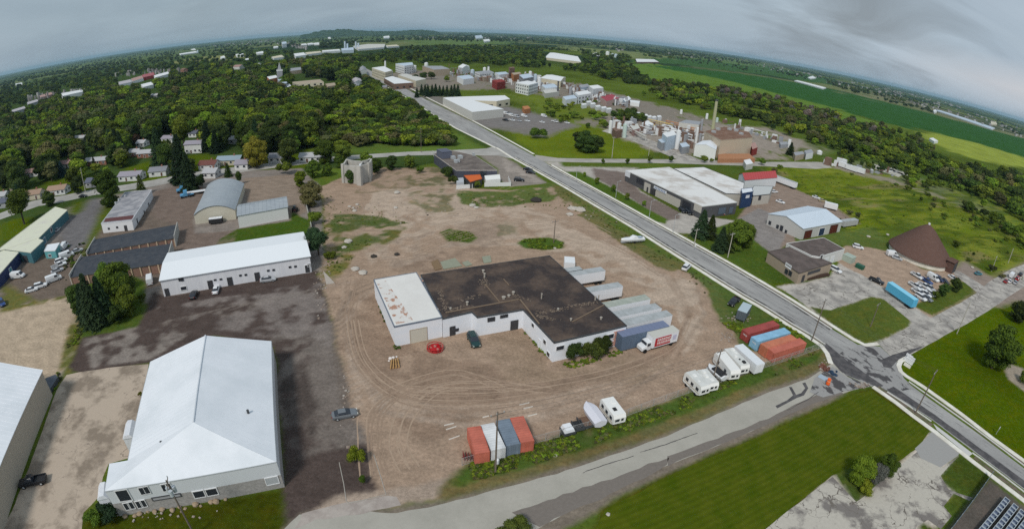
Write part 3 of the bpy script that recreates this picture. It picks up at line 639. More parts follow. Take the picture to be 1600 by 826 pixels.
strip('pavement',WALK_R,SW,0,0.13,M_CONC,'far pavement right of the main road')
WALK_R2 = [(862,258),(883,270),(948,305),(1013,341),(1051,362),(1093,385),(1133,407),(1200,446),(1240,470),(1305,512),(1335,531),(1352,539),(1372,537)]
strip('boulevard',WALK_R2[:-3],1.0,0,0.05,M_BROWN,'muddy strip between pavement and kerb on the retail side',off=1.15)
strip('gutter',WALK_R2[:-3],0.7,0,0.03,MATS['dark_gutter'],'dark patched gutter on the retail side',off=2.5)
strip('pavement',WALK_R2,SW,0,0.13,M_CONC,'cream pavement in front of the retail building and office')
strip('kerb',WALK_R2[:-3],0.45,0,0.12,M_KERB,'kerb of the main road on the retail side',off=1.75)
strip('pavement',[(1417,559),(1407,564),(1404,572),(1407,580),(1415,587),(1441,603),(1501,646),(1550,684),(1600,720),(1680,780)],SW,0,0.13,M_CONC,'pavement along the park lawn')
strip('kerb',[(1420,596),(1454,620),(1523,669),(1600,727),(1680,786)],0.45,0,0.12,M_KERB,'kerb along the park lawn')
strip('pavement',[(1364,604),(1400,629),(1427,650),(1460,674),(1520,721),(1545,740),(1600,782),(1680,846)],SW,0,0.13,M_CONC,'pavement beside the striped lawn')
strip('boulevard',[(1372,604),(1400,624),(1432,646),(1456,664)],1.1,0,0.05,M_BROWN,'muddy strip beside the striped lawn')
strip('boulevard',[(1522,714),(1548,734),(1600,774),(1680,838)],1.1,0,0.05,M_BROWN,'muddy strip in front of the fenced yard')
strip('boulevard',[(1445,613),(1501,652),(1550,690),(1600,724),(1680,784)],0.9,0,0.05,M_BROWN,'narrow muddy strip along the park pavement')
strip('kerb',[(1386,612),(1420,634),(1455,658)],0.45,0,0.12,M_KERB,'kerb beside the striped lawn')
strip('kerb',[(1519,707),(1540,722),(1600,768),(1680,832)],0.45,0,0.12,M_KERB,'kerb in front of the fenced yard')
sheet('driveway_apron',[(1458,661),(1464,671),(1514,712),(1520,708),(1490,685)],mat('fresh_concrete',(0.55,0.535,0.515),0.9,0.06),0.012,0,'fresh concrete apron joining the drive to the main road')
M_PAD = mat('broken_pad',(0.47,0.435,0.375),0.9,0.18,0.16,(0.20,0.18,0.165),(0.49,0.58),vor=(4.5,0.016,(0.16,0.14,0.12)))
sheet('parking_pad',[(1180,846),(1192,828),(1300,744),(1318,762),(1338,784),(1352,773),(1385,742),(1412,722),(1438,700),(1474,730),(1498,712),(1470,742),(1482,764),(1500,771),(1520,777),(1514,782),(1490,770),(1474,790),(1488,806),(1470,826),(1450,812),(1432,822),(1425,880),(1170,880)],M_PAD,0.008,0.12,'cracked pale parking pad with dark asphalt patches')
sheet('driveway',[(1456,674),(1464,672),(1500,706),(1496,712),(1470,730),(1440,716),(1430,700)],mat('grey_asphalt_drive',(0.33,0.32,0.305),0.9,0.08),0.010,0.1,'grey drive between striped lawn and small lawn')
strip('kerb_edge',[(530,722),(537,755),(541,782),(545,786),(575,779),(603,772),(596,748),(584,710)],0.13,0,0.06,mat('worn_kerb',(0.36,0.33,0.29),0.9,0.2),'thin concrete kerb round the small gravel island')
# mown stripes on the big lawn
M_STR = mat('mown_lawn',(0.052,0.080,0.003),0.95,0.25,0.30,(0.082,0.100,0.007),(0.35,0.65),stripes=(heading(1150,720,200,-90)+math.pi/2,1.15,0.08))
sheet('striped_lawn',[(930,826),(945,796),(1043,743),(1200,676),(1320,620),(1362,609),(1425,654),(1452,673),(1436,698),(1385,732),(1352,722),(1300,742),(1192,828),(1150,880),(900,880)],M_STR,0.004,0.15,'wide mown lawn with diagonal stripes')
# ------------------------------------------------------------------ building helpers
M_GLASS = mat('dark_window_glass',(0.03,0.035,0.045),0.15,spec=0.5)
M_FRAME = mat('white_frame',(0.72,0.72,0.72),0.6)
M_DFRAME = mat('dark_frame',(0.06,0.06,0.065),0.6)
M_WALLW = mat('white_metal_wall',(0.72,0.73,0.75),0.6,0.07,0.5,(0.66,0.67,0.70),streak=(3,3,0.3))
M_ROOFW = mat('white_metal_roof',(0.76,0.78,0.81),0.45,0.04,0.12,(0.66,0.69,0.72),(0.42,0.68))
M_ROOFG = mat('grey_metal_roof',(0.36,0.39,0.41),0.5,0.08,0.3,(0.29,0.32,0.35),streak=(1,6,1))
M_TAR = mat('tar_roof',(0.055,0.048,0.045),0.9,0.3,0.22,(0.13,0.10,0.085),(0.45,0.70))
M_BEIGE = mat('beige_wall',(0.42,0.37,0.30),0.85,0.08)
M_DARKMET = mat('dark_metal',(0.06,0.065,0.07),0.6,0.1)
M_STEEL = mat('galvanised_steel',(0.42,0.44,0.45),0.5,0.1)
M_RUST = mat('rusty_steel',(0.25,0.10,0.045),0.8,0.3)
M_SHADEDOOR = mat('door_dark',(0.05,0.05,0.055),0.6)

def wall_hit(a,b,px,py):
    """where the picture's ray meets the vertical wall over a-b: (fraction along, height)"""
    d = ray(px,py); e = Vector((b[0]-a[0],b[1]-a[1])); n = Vector((e.y,-e.x))
    s = (n.x*a[0]+n.y*a[1])/(n.x*d[0]+n.y*d[1]); x,y,z = d[0]*s,d[1]*s,CAM_H+d[2]*s
    return ((x-a[0])*e.x+(y-a[1])*e.y)/e.length_squared,z
def opening(parent,a,b,u,zc_,w,h,kind='window',frame=None,glass=None,label=None,name=None):
    """frame and pane standing proud of the wall a-b (outward side = right of a->b)"""
    a = Vector((a[0],a[1])); b = Vector((b[0],b[1])); e = (b-a); L_ = e.length; e = e/L_; n = Vector((e.y,-e.x))
    c = a+e*(u*L_)+n*0.02; ang = math.atan2(e.y,e.x)
    frame = frame or M_FRAME; glass = glass or M_GLASS
    z0 = max(0.02,zc_-h/2); z1 = zc_+h/2; mb = MB(); t_ = min(0.14,w*0.12)
    def bar(u0,u1,za,zb,dep):
        m_ = (u0+u1)/2; p = c+e*m_+n*(dep/2-0.02); mb.box(p.x,p.y,za,zb,u1-u0,dep,ang)
    bar(-w/2-t_,-w/2,z0-t_,z1+t_,0.13); bar(w/2,w/2+t_,z0-t_,z1+t_,0.13); bar(-w/2,w/2,z1,z1+t_,0.13); bar(-w/2,w/2,z0-t_ if z0 > 0.1 else 0,z0,0.13)
    fr = mb.build(name or kind,frame,parent)
    pb = MB(); p = c+n*0.03; pb.box(p.x,p.y,z0,z1,w,0.06,ang)
    nm = {'window': 'pane','door': 'door_leaf','garage_door': 'door_panel','vent': 'louvre'}.get(kind,'pane')
    pb.build(nm,glass,fr)
    if label: fr['label'] = label
    return fr
def trim(parent,pts,z0,z1,m,out_=0.08,name='roof_trim',closed=True,th=0.18):
    """a band round the wall head"""
    n = len(pts); mb = MB()
    P_ = [Vector((p[0],p[1])) for p in pts]
    for i in range(n if closed else n-1):
        a,b = P_[i],P_[(i+1) % n]; e = (b-a); L_ = e.length; e /= L_; nn = Vector((e.y,-e.x)); c = (a+b)/2+nn*(out_-th/2)
        mb.box(c.x,c.y,z0,z1,L_+out_*2,th,math.atan2(e.y,e.x))
    return mb.build(name,m,parent)
def flat_building(name,label,cat,px,h,wall,roof,trimm=None,openings=(),group=None,par=0.25,pts=None,roofname='roof'):
    pts = ccw([tuple(G(x,y,h)) for x,y in px] if pts is None else pts)
    cx = sum(p[0] for p in pts)/len(pts); cy = sum(p[1] for p in pts)/len(pts)
    t_ = thing(name,label,cat,(cx,cy,0),group)
    mb = MB(); mb.prism(pts,-0.1,h-0.12,top=False); mb.build('wall',wall,t_)
    rb = MB(); rb.prism([(cx+(p[0]-cx)*0.995,cy+(p[1]-cy)*0.995) for p in pts],h-0.3,h-0.08); rb.build(roofname,roof,t_)
    if trimm: trim(t_,pts,h-par,h+0.03,trimm)
    for o in openings: add_open(t_,pts,*o)
    t_['_n'] = 0
    return t_,pts
def add_open(t_,pts,px,py,w,h,kind='window',frame=None,glass=None,label=None,z=None):
    """place an opening on whichever camera-facing wall the pixel lands on"""
    best = None; n = len(pts)
    for i in range(n):
        a,b = pts[i],pts[(i+1) % n]
        e = Vector((b[0]-a[0],b[1]-a[1])); nn = Vector((e.y,-e.x)); mid = Vector(((a[0]+b[0])/2,(a[1]+b[1])/2))
        if nn.dot(-mid) <= 0: continue
        u,zz = wall_hit(a,b,px,py)
        if -0.02 < u < 1.02 and -0.5 < zz < 14:
            d = (Vector(a)+e*u).length
            if best is None or d < best[0]: best = (d,a,b,u,zz)
    if best is None: return None
    _,a,b,u,zz = best
    if kind in ('door','garage_door') : zz = h/2+0.05
    if z is not None: zz = z
    e_len = math.hypot(b[0]-a[0],b[1]-a[1]); u = min(max(u,(w/2+.15)/e_len),1-(w/2+.15)/e_len) if e_len > w+.4 else 0.5
    return opening(t_,a,b,u,zz,w,h,kind,frame,glass,label)
def gable(name,label,cat,q,h,rh,wall,roof,over=0.3,openings=(),group=None,ribs=None,hip0=0,hip1=0,trimm=None,curve=False):
    """q: four eave corners (world) a b c d; ridge runs from mid(a,b) to mid(c,d)"""
    q = [Vector((p[0],p[1])) for p in q]
    ar = sum(q[i].x*q[(i+1) % 4].y-q[(i+1) % 4].x*q[i].y for i in range(4))
    if ar < 0: q = [q[1],q[0],q[3],q[2]]
    cx = sum(p.x for p in q)/4; cy = sum(p.y for p in q)/4
    t_ = thing(name,label,cat,(cx,cy,0),group)
    m0 = (q[0]+q[1])/2; m1 = (q[2]+q[3])/2; ax = (m1-m0).normalized()
    r0 = m0+ax*hip0; r1 = m1-ax*hip1
    mb = MB(); mb.prism([tuple(p) for p in q],-0.1,h,top=False)
    if hip0 == 0 and not curve: mb.add([(q[0].x,q[0].y,h),(q[1].x,q[1].y,h),(m0.x,m0.y,rh)],[(0,1,2)])
    if hip1 == 0 and not curve: mb.add([(q[2].x,q[2].y,h),(q[3].x,q[3].y,h),(m1.x,m1.y,rh)],[(0,1,2)])
    def ring(s,k,z):   # s end (0/1),across fraction k (-1..1)
        a,b = (q[0],q[1]) if s == 0 else (q[3],q[2])
        return a+(b-a)*((k+1)/2)
    if curve:
        N_ = 12; vs = []; 
        for s in (0,1):
            for i in range(N_+1):
                k = -1+2*i/N_; p = ring(s,k*1.015,0); z = h+(rh-h)*(1-abs(k)**2.1); e = ax*(-over if s == 0 else over); vs.append((p.x+e.x,p.y+e.y,z+0.05))
        fs = [(i,i+1,N_+1+i+1,N_+1+i) for i in range(N_)]
        rb = MB(); rb.add(vs,fs); low = [(v[0],v[1],v[2]-0.15) for v in vs]; rb.add(low,fs); rb.build('roof',roof,t_,smooth=False,fix=True)
        for s in (0,1): mb.add([(ring(s,-1+2*i/N_,0).x,ring(s,-1+2*i/N_,0).y,h+(rh-h)*(1-abs(-1+2*i/N_)**2.1)) for i in range(N_+1)],[tuple(range(N_+1))])
        mb.build('wall',wall,t_)
    else:
        mb.build('wall',wall,t_)
        sl = (rh-h)/((q[1]-q[0]).length/2); od = over*sl
        def out_(p,sx,sy): return None
        e0 = -ax*over; e1 = ax*over
        w0 = (q[0]-q[1]).normalized()*over; w1 = (q[3]-q[2]).normalized()*over
        A = q[0]+w0+(e0); B = q[1]-w0+(e0); Cc = q[2]-w1+e1; D = q[3]+w1+e1
        R0 = r0+(e0 if hip0 == 0 else Vector((0,0))); R1 = r1+(e1 if hip1 == 0 else Vector((0,0)))
        zb = h-od+0.06; zr = rh+0.06
        v3 = lambda p,z: (p.x,p.y,z)
        faces = [[v3(A,zb),v3(R0,zr),v3(R1,zr),v3(D,zb)],[v3(B,zb),v3(Cc,zb),v3(R1,zr),v3(R0,zr)]]
        if hip0: faces.append([v3(A,zb),v3(B,zb),v3(R0,zr)])
        if hip1: faces.append([v3(Cc,zb),v3(D,zb),v3(R1,zr)])
        for k,f_ in enumerate(faces):
            rb = MB(); rb.slab(f_,0.12); ro = rb.build('roof_slope' ,roof,t_)
        if ribs and hip0 == 0 and hip1 == 0:
            rb = MB(); n = int((m1-m0).length/ribs)
            for i in range(n+1):
                u = i/n
                for (a,b,r_a,r_b) in ((A,D,R0,R1),(B,Cc,R0,R1)):
                    p = a+(b-a)*u; r_ = r_a+(r_b-r_a)*u; p3 = Vector((p.x,p.y,zb+0.03)); r3 = Vector((r_.x,r_.y,zr+0.03)); rb.cyl(p3,r3,0.035,n=4,caps=False)
            o = rb.build('roof_seam',roof,t_,kind='stuff')
        if trimm:
            rb = MB()
            for a,b in ((A,D),(B,Cc)): 
                rb.cyl((a.x,a.y,zb-0.06),(b.x,b.y,zb-0.06),0.09,n=4)
            rb.build('gutter',trimm,t_)
    for o in openings: add_open(t_,[tuple(p) for p in q],*o)
    return t_,q
def roof_box(t_,px,py,h,w,d,hh,m,rot=0,name='roof_unit',label=None):
    p = G(px,py,h); mb = MB(); mb.box(p.x,p.y,h-0.05,h+hh,w,d,rot)
    mb.box(p.x,p.y,h+hh,h+hh+0.06,w*1.05,d*1.05,rot)
    o = mb.build(name,m,t_)
    if label: o['label'] = label
MAINDIR = math.atan2(*(reversed(G(1000,340)-G(883,283))))
def g4(px,h): return [tuple(G(x,y,h)) for x,y in px]

# ------------------------------------------------------------------ A: big white building,lower left
def big_white():
    h = 5.8; rh = 9.9
    bl,br,fr,fl = G(235,565,h),G(424,533,h),G(432,721,h),G(200,719,h)
    sf = G(164,767,h)      # front-left corner of the wing
    t_ = thing('white_office_building','large white building with hipped white metal roof and stone base at lower left','building',((bl.x+fr.x)/2,(bl.y+fr.y)/2,0))
    foot = ccw([tuple(bl),tuple(br),tuple(fr),tuple(sf),tuple(G(171,724,h)),tuple(fl)])
    WM = mat('pale_siding',(0.62,0.64,0.66),0.6,0.05); ST = mat('grey_stone_base',(0.30,0.285,0.27),0.9,0.15,2.5,(0.38,0.36,0.34))
    mb = MB(); mb.prism(foot,2.9,h,top=False)
    rb_,rf_ = G(321,524,rh),G(302,659,rh)
    mb.add([(bl.x,bl.y,h),(br.x,br.y,h),(rb_.x,rb_.y,rh-0.1)],[(0,1,2)]); mb.build('wall',WM,t_)
    mb = MB(); cx,cy = t_.location.x,t_.location.y
    mb.prism([(cx+(p[0]-cx)*1.0007,cy+(p[1]-cy)*1.0007) for p in foot],-0.1,2.9); mb.build('stone_base',ST,t_)
    z = lambda p,zz: (p.x,p.y,zz)
    z0 = h+0.05
    rM = M_ROOFW
    slopes = [[z(bl,z0),z(rb_,rh),z(rf_,rh),z(fl,z0)],[z(br,z0),z(fr,z0),z(rf_,rh),z(rb_,rh)],[z(sf,z0),z(fr,z0),z(rf_,rh),z(fl,z0)]]
    slopes[2] = [z(fl,z0+0.02),z(G(171,724,h),z0),z(sf,z0),z(fr,z0),z(rf_,rh)]
    for s in slopes:
        rb = MB(); rb.slab(s,0.14) if len(s) == 4 else rb.add(s,[(0,1,2),(0,2,4),(2,3,4)])
        rb.build('roof_slope',rM,t_)
    # standing seams on the two long slopes
    rb = MB()
    for (a,b,c,d) in ((bl,fl,rb_,rf_),(br,fr,rb_,rf_)):
        n = 26
        for i in range(n+1):
            u = i/n; p = a+(b-a)*u; r_ = c+(d-c)*u; rb.cyl((p.x,p.y,z0+0.01),(r_.x,r_.y,rh+0.01),0.022,n=4,caps=False)
    rb.build('roof_seam',mat('seam',(0.60,0.63,0.67),0.5),t_,kind='stuff')
    rb = MB(); rb.cyl(z(rb_,rh+0.05),z(rf_,rh+0.05),0.16,n=6); rb.build('ridge_cap',M_ROOFW,t_)
    rb = MB()
    for a,b in ((bl,fl),(br,fr),(fr,sf)): rb.cyl(z(a,h-0.02),z(b,h-0.02),0.1,n=5)
    rb.build('gutter',M_STEEL,t_)
    for (x,y,hh) in ((400+(1415)/3.655-400,600+153/3.655,7.6),(920/3.655,600+332/3.655,7.8)):
        p = G(x,y,hh); rb = MB(); rb.cyl((p.x,p.y,hh-0.6),(p.x,p.y,hh+0.25),0.22,n=8); rb.build('roof_vent',M_DARKMET,t_)
    pts = foot
    for (x,y,w,hh) in ((222,766,0.75,1.5),(229.5,764.5,0.75,1.5),(257,761,0.75,1.5),(264,759.5,0.75,1.5),(198.5,790,0.85,1.5),(205,788.5,0.85,1.5),(217.5,787,0.85,1.5),(224,785.5,0.85,1.5),(311,771,1.7,1.4),(331,767.5,1.7,1.4)):
        add_open(t_,pts,x,y,w,hh,'window',M_FRAME)
    add_open(t_,pts,260,775.5,4.6,0.5,'vent',M_DFRAME,mat('sign_grey',(0.35,0.35,0.36)),None)
    add_open(t_,pts,193,773,2.0,2.3,'window',M_FRAME,M_GLASS,'tall stair window with slanted glazing')
    add_open(t_,pts,425,750,1.9,1.5,'vent',M_FRAME,M_STEEL)
    # entrance canopy and side dormer
    for (x0,y0,x1,y1,w,hh,nm) in ((160,752,158,775,2.0,4.4,'canopy'),(203,655,198,680,2.2,4.6,'canopy')):
        a = G(x0,y0,hh); b = G(x1,y1,hh); c = (a+b)/2; ang = math.atan2(b.y-a.y,b.x-a.x)
        rb = MB(); rb.box(c.x,c.y,0,hh-0.7,(b-a).length*0.92,w*0.9,ang); rb.box(c.x,c.y,hh-0.7,hh,(b-a).length,w,ang,tx=0.96,ty=0.4); rb.build(nm,M_WALLW,t_)
    return t_
big_white()
# stones and shrubs of its front bed
ORD = ['first','second','third','fourth','fifth','sixth','seventh','eighth','ninth','tenth','eleventh','twelfth','thirteenth','fourteenth','fifteenth','sixteenth','seventeenth','eighteenth','nineteenth','twentieth']
for k in range(14):
    x = 196+k*12.0+random.uniform(-3,3); y = 806-(x-196)*0.155+random.uniform(-2,3)
    p = G(x,y); r = random.uniform(0.28,0.62); mb = MB(); mb.sphere((p.x,p.y,r*0.3),r,8,5,sz=0.7)
    mb.v = [(a+random.uniform(-.08,.08),b+random.uniform(-.08,.08),c) for a,b,c in mb.v]
    tag(mb.build('boulder',mat('sandstone',(0.34,0.26,0.18),0.9,0.2)),'%s sandy boulder from the left in the bed before the big white building' % ORD[k],'boulder','boulders in the flower bed')

# B: building cut by the left edge
h = 6.4
q = [tuple(G(65,579,h)),tuple(G(0,723,h)),tuple(G(0,723,h)+(G(0,723,h)-G(65,579,h))*0.6)]
d_ = (G(17,579,h)-G(65,579,h)); far = Vector(q[0])+d_*3.2; b3 = Vector(q[2])+d_*3.2
gable('warehouse','white roofed beige warehouse cut by the left edge of the photo','building',[q[0],tuple(far),tuple(b3),q[2]],h,8.8,M_BEIGE,M_ROOFW,0.25,ribs=1.2)
mb = MB(); pp = ccw([tuple(G(x,y,0.5)) for x,y in ((68,596),(88,588),(92,592),(78,614),(72,614))]); mb.prism(pp,0,1.1); 
t_ = thing('loading_dock','dark grey loading dock block beside the beige warehouse','loading dock',(*pp[0],0)); mb.build('dock_body',M_DARKMET,t_); mb = MB(); mb.prism([(x*0.999,y*0.999) for x,y in pp],1.1,1.2); mb.build('dock_cover',mat('slate_blue',(0.08,0.09,0.11),0.5),t_)

# C: long white building
h = 4.9; a,b = G(250,438,h),G(484,400,h); c_,d2 = G(481,375,5.8),G(252,412,5.8)
vec = ((c_-b)+(d2-a))/2
q = [tuple(b),tuple(b+vec*2),tuple(a+vec*2),tuple(a)]
t_,qq = gable('long_white_building','long low white metal building with a row of small doors and windows','building',[q[0],q[1],q[2],q[3]],h,5.9,mat('clean_white_wall',(0.74,0.74,0.76),0.6,0.05,0.5,(0.68,0.68,0.71),streak=(3,3,0.3)),mat('bright_white_roof',(0.80,0.82,0.84),0.5,0.03),0.3,trimm=M_STEEL,
   openings=[(261,456,1.0,2.1,'door',M_DFRAME,M_SHADEDOOR),(287,450,1.6,1.0,'window'),(281,436,0.7,0.9,'window',M_DFRAME),(284.5,436,0.7,0.9,'window',M_DFRAME),
   (329,445,1.2,2.3,'door',M_DFRAME,M_SHADEDOOR),(336,437,0.6,0.35,'vent',M_DFRAME),(345,436,0.6,0.35,'vent',M_DFRAME),(359.5,440,1.2,2.3,'door',M_DFRAME,M_SHADEDOOR),(375.5,430,0.6,0.4,'vent',M_DFRAME),(384,429,0.6,0.4,'vent',M_DFRAME),
   (402,431,1.2,2.4,'door',M_DFRAME,M_SHADEDOOR),(419,422.5,0.6,0.4,'vent',M_DFRAME),(427.5,421.5,0.6,0.4,'vent',M_DFRAME),(453,417,0.6,0.4,'vent',M_DFRAME),(461.5,416,0.6,0.4,'vent',M_DFRAME),(480,417,1.3,2.3,'door',M_FRAME,M_SHADEDOOR),(488,413,0.8,0.8,'window')])

# D: the two storage rows
M_SLATE = mat('charcoal_shingle',(0.055,0.062,0.075),0.85,0.15,0.5,(0.075,0.08,0.09))
M_BRICKDOOR = mat('brown_roller_door',(0.25,0.15,0.115),0.7,0.1)
M_PILLAR = mat('tan_pillar',(0.55,0.42,0.30),0.8,0.08)
def storage(label,fl,fr,bl_,br_,n,h=3.0):
    a,b = G(*fl,h),G(*fr,h); c,d = G(*br_,h+0.6),G(*bl_,h+0.6); vec = ((c-b)+(d-a))/2
    t_ = thing('storage_row',label,'storage building',((a.x+b.x)/2,(a.y+b.y)/2,0),'rows of storage units')
    q = [a,b,b+vec*2,a+vec*2]; e = (b-a); L_ = e.length; e /= L_; nn = Vector((e.y,-e.x)); ang = math.atan2(e.y,e.x)
    mb = MB(); mb.prism([tuple(p) for p in q],-0.1,h,top=True); mb.build('wall',M_PILLAR,t_)
    m0 = a+vec; m1 = b+vec; ov = nn*0.35
    rb = MB(); rb.slab([(a.x+ov.x,a.y+ov.y,h+0.02),(b.x+ov.x,b.y+ov.y,h+0.02),(m1.x,m1.y,h+0.75),(m0.x,m0.y,h+0.75)],0.12); rb.build('roof_slope',M_SLATE,t_)
    rb = MB(); c,d = q[2]-ov,q[3]-ov; rb.slab([(m0.x,m0.y,h+0.75),(m1.x,m1.y,h+0.75),(c.x,c.y,h+0.02),(d.x,d.y,h+0.02)],0.12); rb.build('roof_slope',M_SLATE,t_)
    for s,p0,p1 in ((0,a,q[3]),(1,b,q[2])):
        rb = MB(); c = (p0+p1)/2+e*(-0.12 if s == 0 else 0.12); rb.box(c.x,c.y,0,h+0.95,0.25,(p1-p0).length+0.8,math.atan2((p1-p0).y,(p1-p0).x)-math.pi/2)
        rb.build('end_wall',mat('light_block',(0.42,0.41,0.38),0.9,0.1),t_)
    w = L_/n
    for i in range(n):
        c = a+e*(w*(i+0.5))+nn*0.03; mb = MB(); mb.box(c.x,c.y,0.02,h-0.45,w*0.74,0.06,ang)
        for k in range(4): mb.box(c.x,c.y,0.3+k*0.55,0.36+k*0.55,w*0.74,0.09,ang)
        mb.build('roller_door',M_BRICKDOOR,t_)
    for i in range(n+1):
        c = a+e*(w*i)+nn*0.12; mb = MB(); mb.box(c.x,c.y,0,h-0.15,0.34,0.5,ang); mb.build('pillar',M_PILLAR,t_)
storage('dark roofed row of brown storage garages, the one farther from the camera',(136.5,396.5),(272,371.5),(139,384),(277,357),10)
storage('dark roofed row of brown storage garages, partly behind the spruces',(110,432.5),(261,410),(120,415),(262,391),11)

# E: white flat building with patched roof
t_,pts = flat_building('white_workshop','white flat roofed workshop with patched grey roof between the storage rows and the side street','building',[(195.5,300),(237,296.5),(206,344),(158,349)],3.9,mat('chalk_wall',(0.72,0.72,0.73),0.85,0.08),mat('patched_roof',(0.25,0.25,0.27),0.9,0.2,0.25,(0.38,0.37,0.38),(0.42,0.58)),M_WALLW,
  [(170,357,0.7,0.6,'window',M_DFRAME),(183,355,0.7,0.6,'window',M_DFRAME),(196.5,356,1.0,2.0,'door',M_DFRAME,M_SHADEDOOR),(215,348,0.9,2.0,'door',M_DFRAME,M_SHADEDOOR),(225,331,1.0,0.9,'window',M_DFRAME),(232,319,1.0,0.9,'window',M_DFRAME)])
mb = MB(); mb.prism(ccw([tuple(G(x,y,3.9)) for x,y in ((206.5,342),(162,346.5),(165,341),(209,336))]),3.84,3.9); mb.build('roof_strip',mat('maroon_felt',(0.13,0.06,0.06),0.9,0.2),t_)
for (x,y) in ((186,313),(196,307),(181,318)): roof_box(t_,x,y,3.9,0.7,0.7,0.7,M_STEEL)
# F: grey arched roof hall
gable('arched_hall','long hall with grey arched metal roof and cream end wall','building',[tuple(G(*p,3.6)) for p in ((303,336),(367,328),(381,287),(325,289))],3.6,6.2,mat('cream_wall',(0.52,0.49,0.40),0.8,0.08),M_ROOFG,0.25,curve=True)
# G: small white barn
h = 4.6; a,b = G(371,337,h),G(449,323,h); c_,d2 = G(447.5,309,5.6),G(371,326,5.6); vec = ((c_-b)+(d2-a))/2
gable('white_barn','plain white metal barn with grey roof beside the arched hall','building',[tuple(b),tuple(b+vec*2),tuple(a+vec*2),tuple(a)],h,5.8,mat('ivory_wall',(0.68,0.68,0.66),0.8,0.08),M_ROOFG,0.25,ribs=1.4)
# H: teal building with cream roof (three stepped wings)
M_TEAL = mat('teal_wall',(0.06,0.16,0.19),0.7,0.1); M_CREAMR = mat('cream_roof',(0.66,0.66,0.52),0.7,0.08,0.3,(0.58,0.55,0.50),(0.5,0.8))
flat_building('teal_shop','teal walled shop with long cream roof, the wing nearest the side street','building',[(86,323),(105,328),(59,373),(8,389),(-6,392)],3.9,M_TEAL,M_CREAMR,M_CREAMR,[(80,359,1.6,1.6,'window',M_FRAME),(68,371,2.4,2.2,'garage_door',M_FRAME,mat('blue_door',(0.10,0.20,0.26)))])
flat_building('teal_shop_wing','short cream roofed wing jutting from the middle of the teal shop','building',[(58,372.5),(67.6,375.5),(48,394),(8,389)],4.2,M_TEAL,M_CREAMR,M_CREAMR,[(40,404,2.6,2.4,'garage_door',M_DFRAME,M_SHADEDOOR)])
flat_building('teal_shop_annex','cream roofed annex of the teal shop at the left edge with dark blue wall','building',[(5,391),(29,394),(0,427),(-60,470),(-60,420)],4.0,mat('navy_wall',(0.03,0.045,0.12),0.6,0.1),M_CREAMR,M_CREAMR,[(14,415,2.0,2.4,'garage_door',M_FRAME,mat('teal_door',(0.10,0.28,0.32)))])
flat_building('kiosk','small teal kiosk with white roof parked in the gravel yard','kiosk',[(74,382),(93,379),(86,391),(69,392)],2.9,mat('aqua_wall',(0.12,0.36,0.38),0.6,0.05),M_ROOFW,M_FRAME,[(78,399,1.2,0.8,'window',M_FRAME)])

# J: central factory
h = 5.0
FW = mat('painted_block_wall',(0.74,0.77,0.82),0.85,0.06,0.35,(0.78,0.79,0.82),streak=(1,1,3))
WR = mat('weathered_white_roof',(0.66,0.635,0.60),0.9,0.10,0.16,(0.71,0.69,0.655),(0.3,0.6))
t_,pts = flat_building('factory_annex','white roofed annex at the left end of the dark roofed factory','building',[(584,436.5),(650.5,425),(690.5,495),(616,509.5)],5.15,FW,WR,mat('slate_blue_trim',(0.16,0.19,0.24),0.6),
   [(654,522,3.7,3.3,'garage_door',mat('tan_frame',(0.45,0.38,0.30)),mat('cream_garage_door',(0.55,0.52,0.44),0.7,0.05),'cream garage door')],par=0.3)
_q = MB(); _q.prism(ccw([tuple(G(x,y,5.15)) for x,y in ((588,440),(603,438),(646,500),(619,505.5))]),5.07,5.078); _q.build('peeled_strip',mat('peeling_edge',(0.66,0.635,0.60),0.9,0.1,0.55,(0.42,0.24,0.17),(0.52,0.58)),t_)
for k,(x,y,rx,ry) in enumerate(((621,496,0.8,0.7),(626,499,0.9,0.4),(683,482,0.3,0.5),(660,438,0.3,0.4))):
    p = G(x,y,5.09); n = 22; vs = []
    a_ = heading(616,509,34,73)
    for i in range(n):
        an_ = 2*math.pi*i/n; r_ = random.uniform(0.45,1.15); u,v = math.cos(an_)*rx*r_,math.sin(an_)*ry*r_*1.3
        vs.append((p.x+v*math.cos(a_+math.pi)-u*math.sin(a_),p.y+v*math.sin(a_+math.pi)+u*math.cos(a_),5.074+k*0.002))
    mb = MB(); mb.add(vs,[tuple(range(n))]); mb.build('rust_patch',mat('peeled_roof',(0.42,0.24,0.17),0.95,0.3,1.2,(0.55,0.48,0.42),(0.48,0.6)),t_,fix=False)
GABLE = [(657.5,429),(858.5,399),(979,508),(866,534.5),(817.5,483),(746,495),(737,486.5),(692,497)]
FACTORY_ROOF = mat('factory_tar_roof',(0.052,0.043,0.042),0.9,0.4,0.16,(0.12,0.088,0.07),(0.44,0.64))
t_,pts = flat_building('factory','large L shaped factory with dark weathered flat roof and pale blue block walls','building',GABLE,h,FW,FACTORY_ROOF,M_DARKMET,
   [(707,519,1.1,2.2,'door',M_DFRAME,M_SHADEDOOR),(713,515,0.9,0.5,'vent',M_DFRAME),(767.5,498.5,1.5,0.8,'window',M_DFRAME),(785,494,0.9,0.6,'window',M_DFRAME),(790,493,0.9,0.6,'window',M_DFRAME),(804,497,1.6,2.3,'door',M_DFRAME,M_SHADEDOOR),
    (833,508,1.1,0.9,'window',M_FRAME),(851.5,534,1.1,1.0,'window',M_FRAME),(857,553,1.2,1.0,'window',M_FRAME),(845,519,1.0,2.0,'door',M_FRAME,FW),(875,543,1.8,1.0,'window',M_FRAME),(953.5,525,1.8,1.1,'window',M_FRAME),(948,526,0.6,1.1,'window',M_FRAME)],par=0.3)
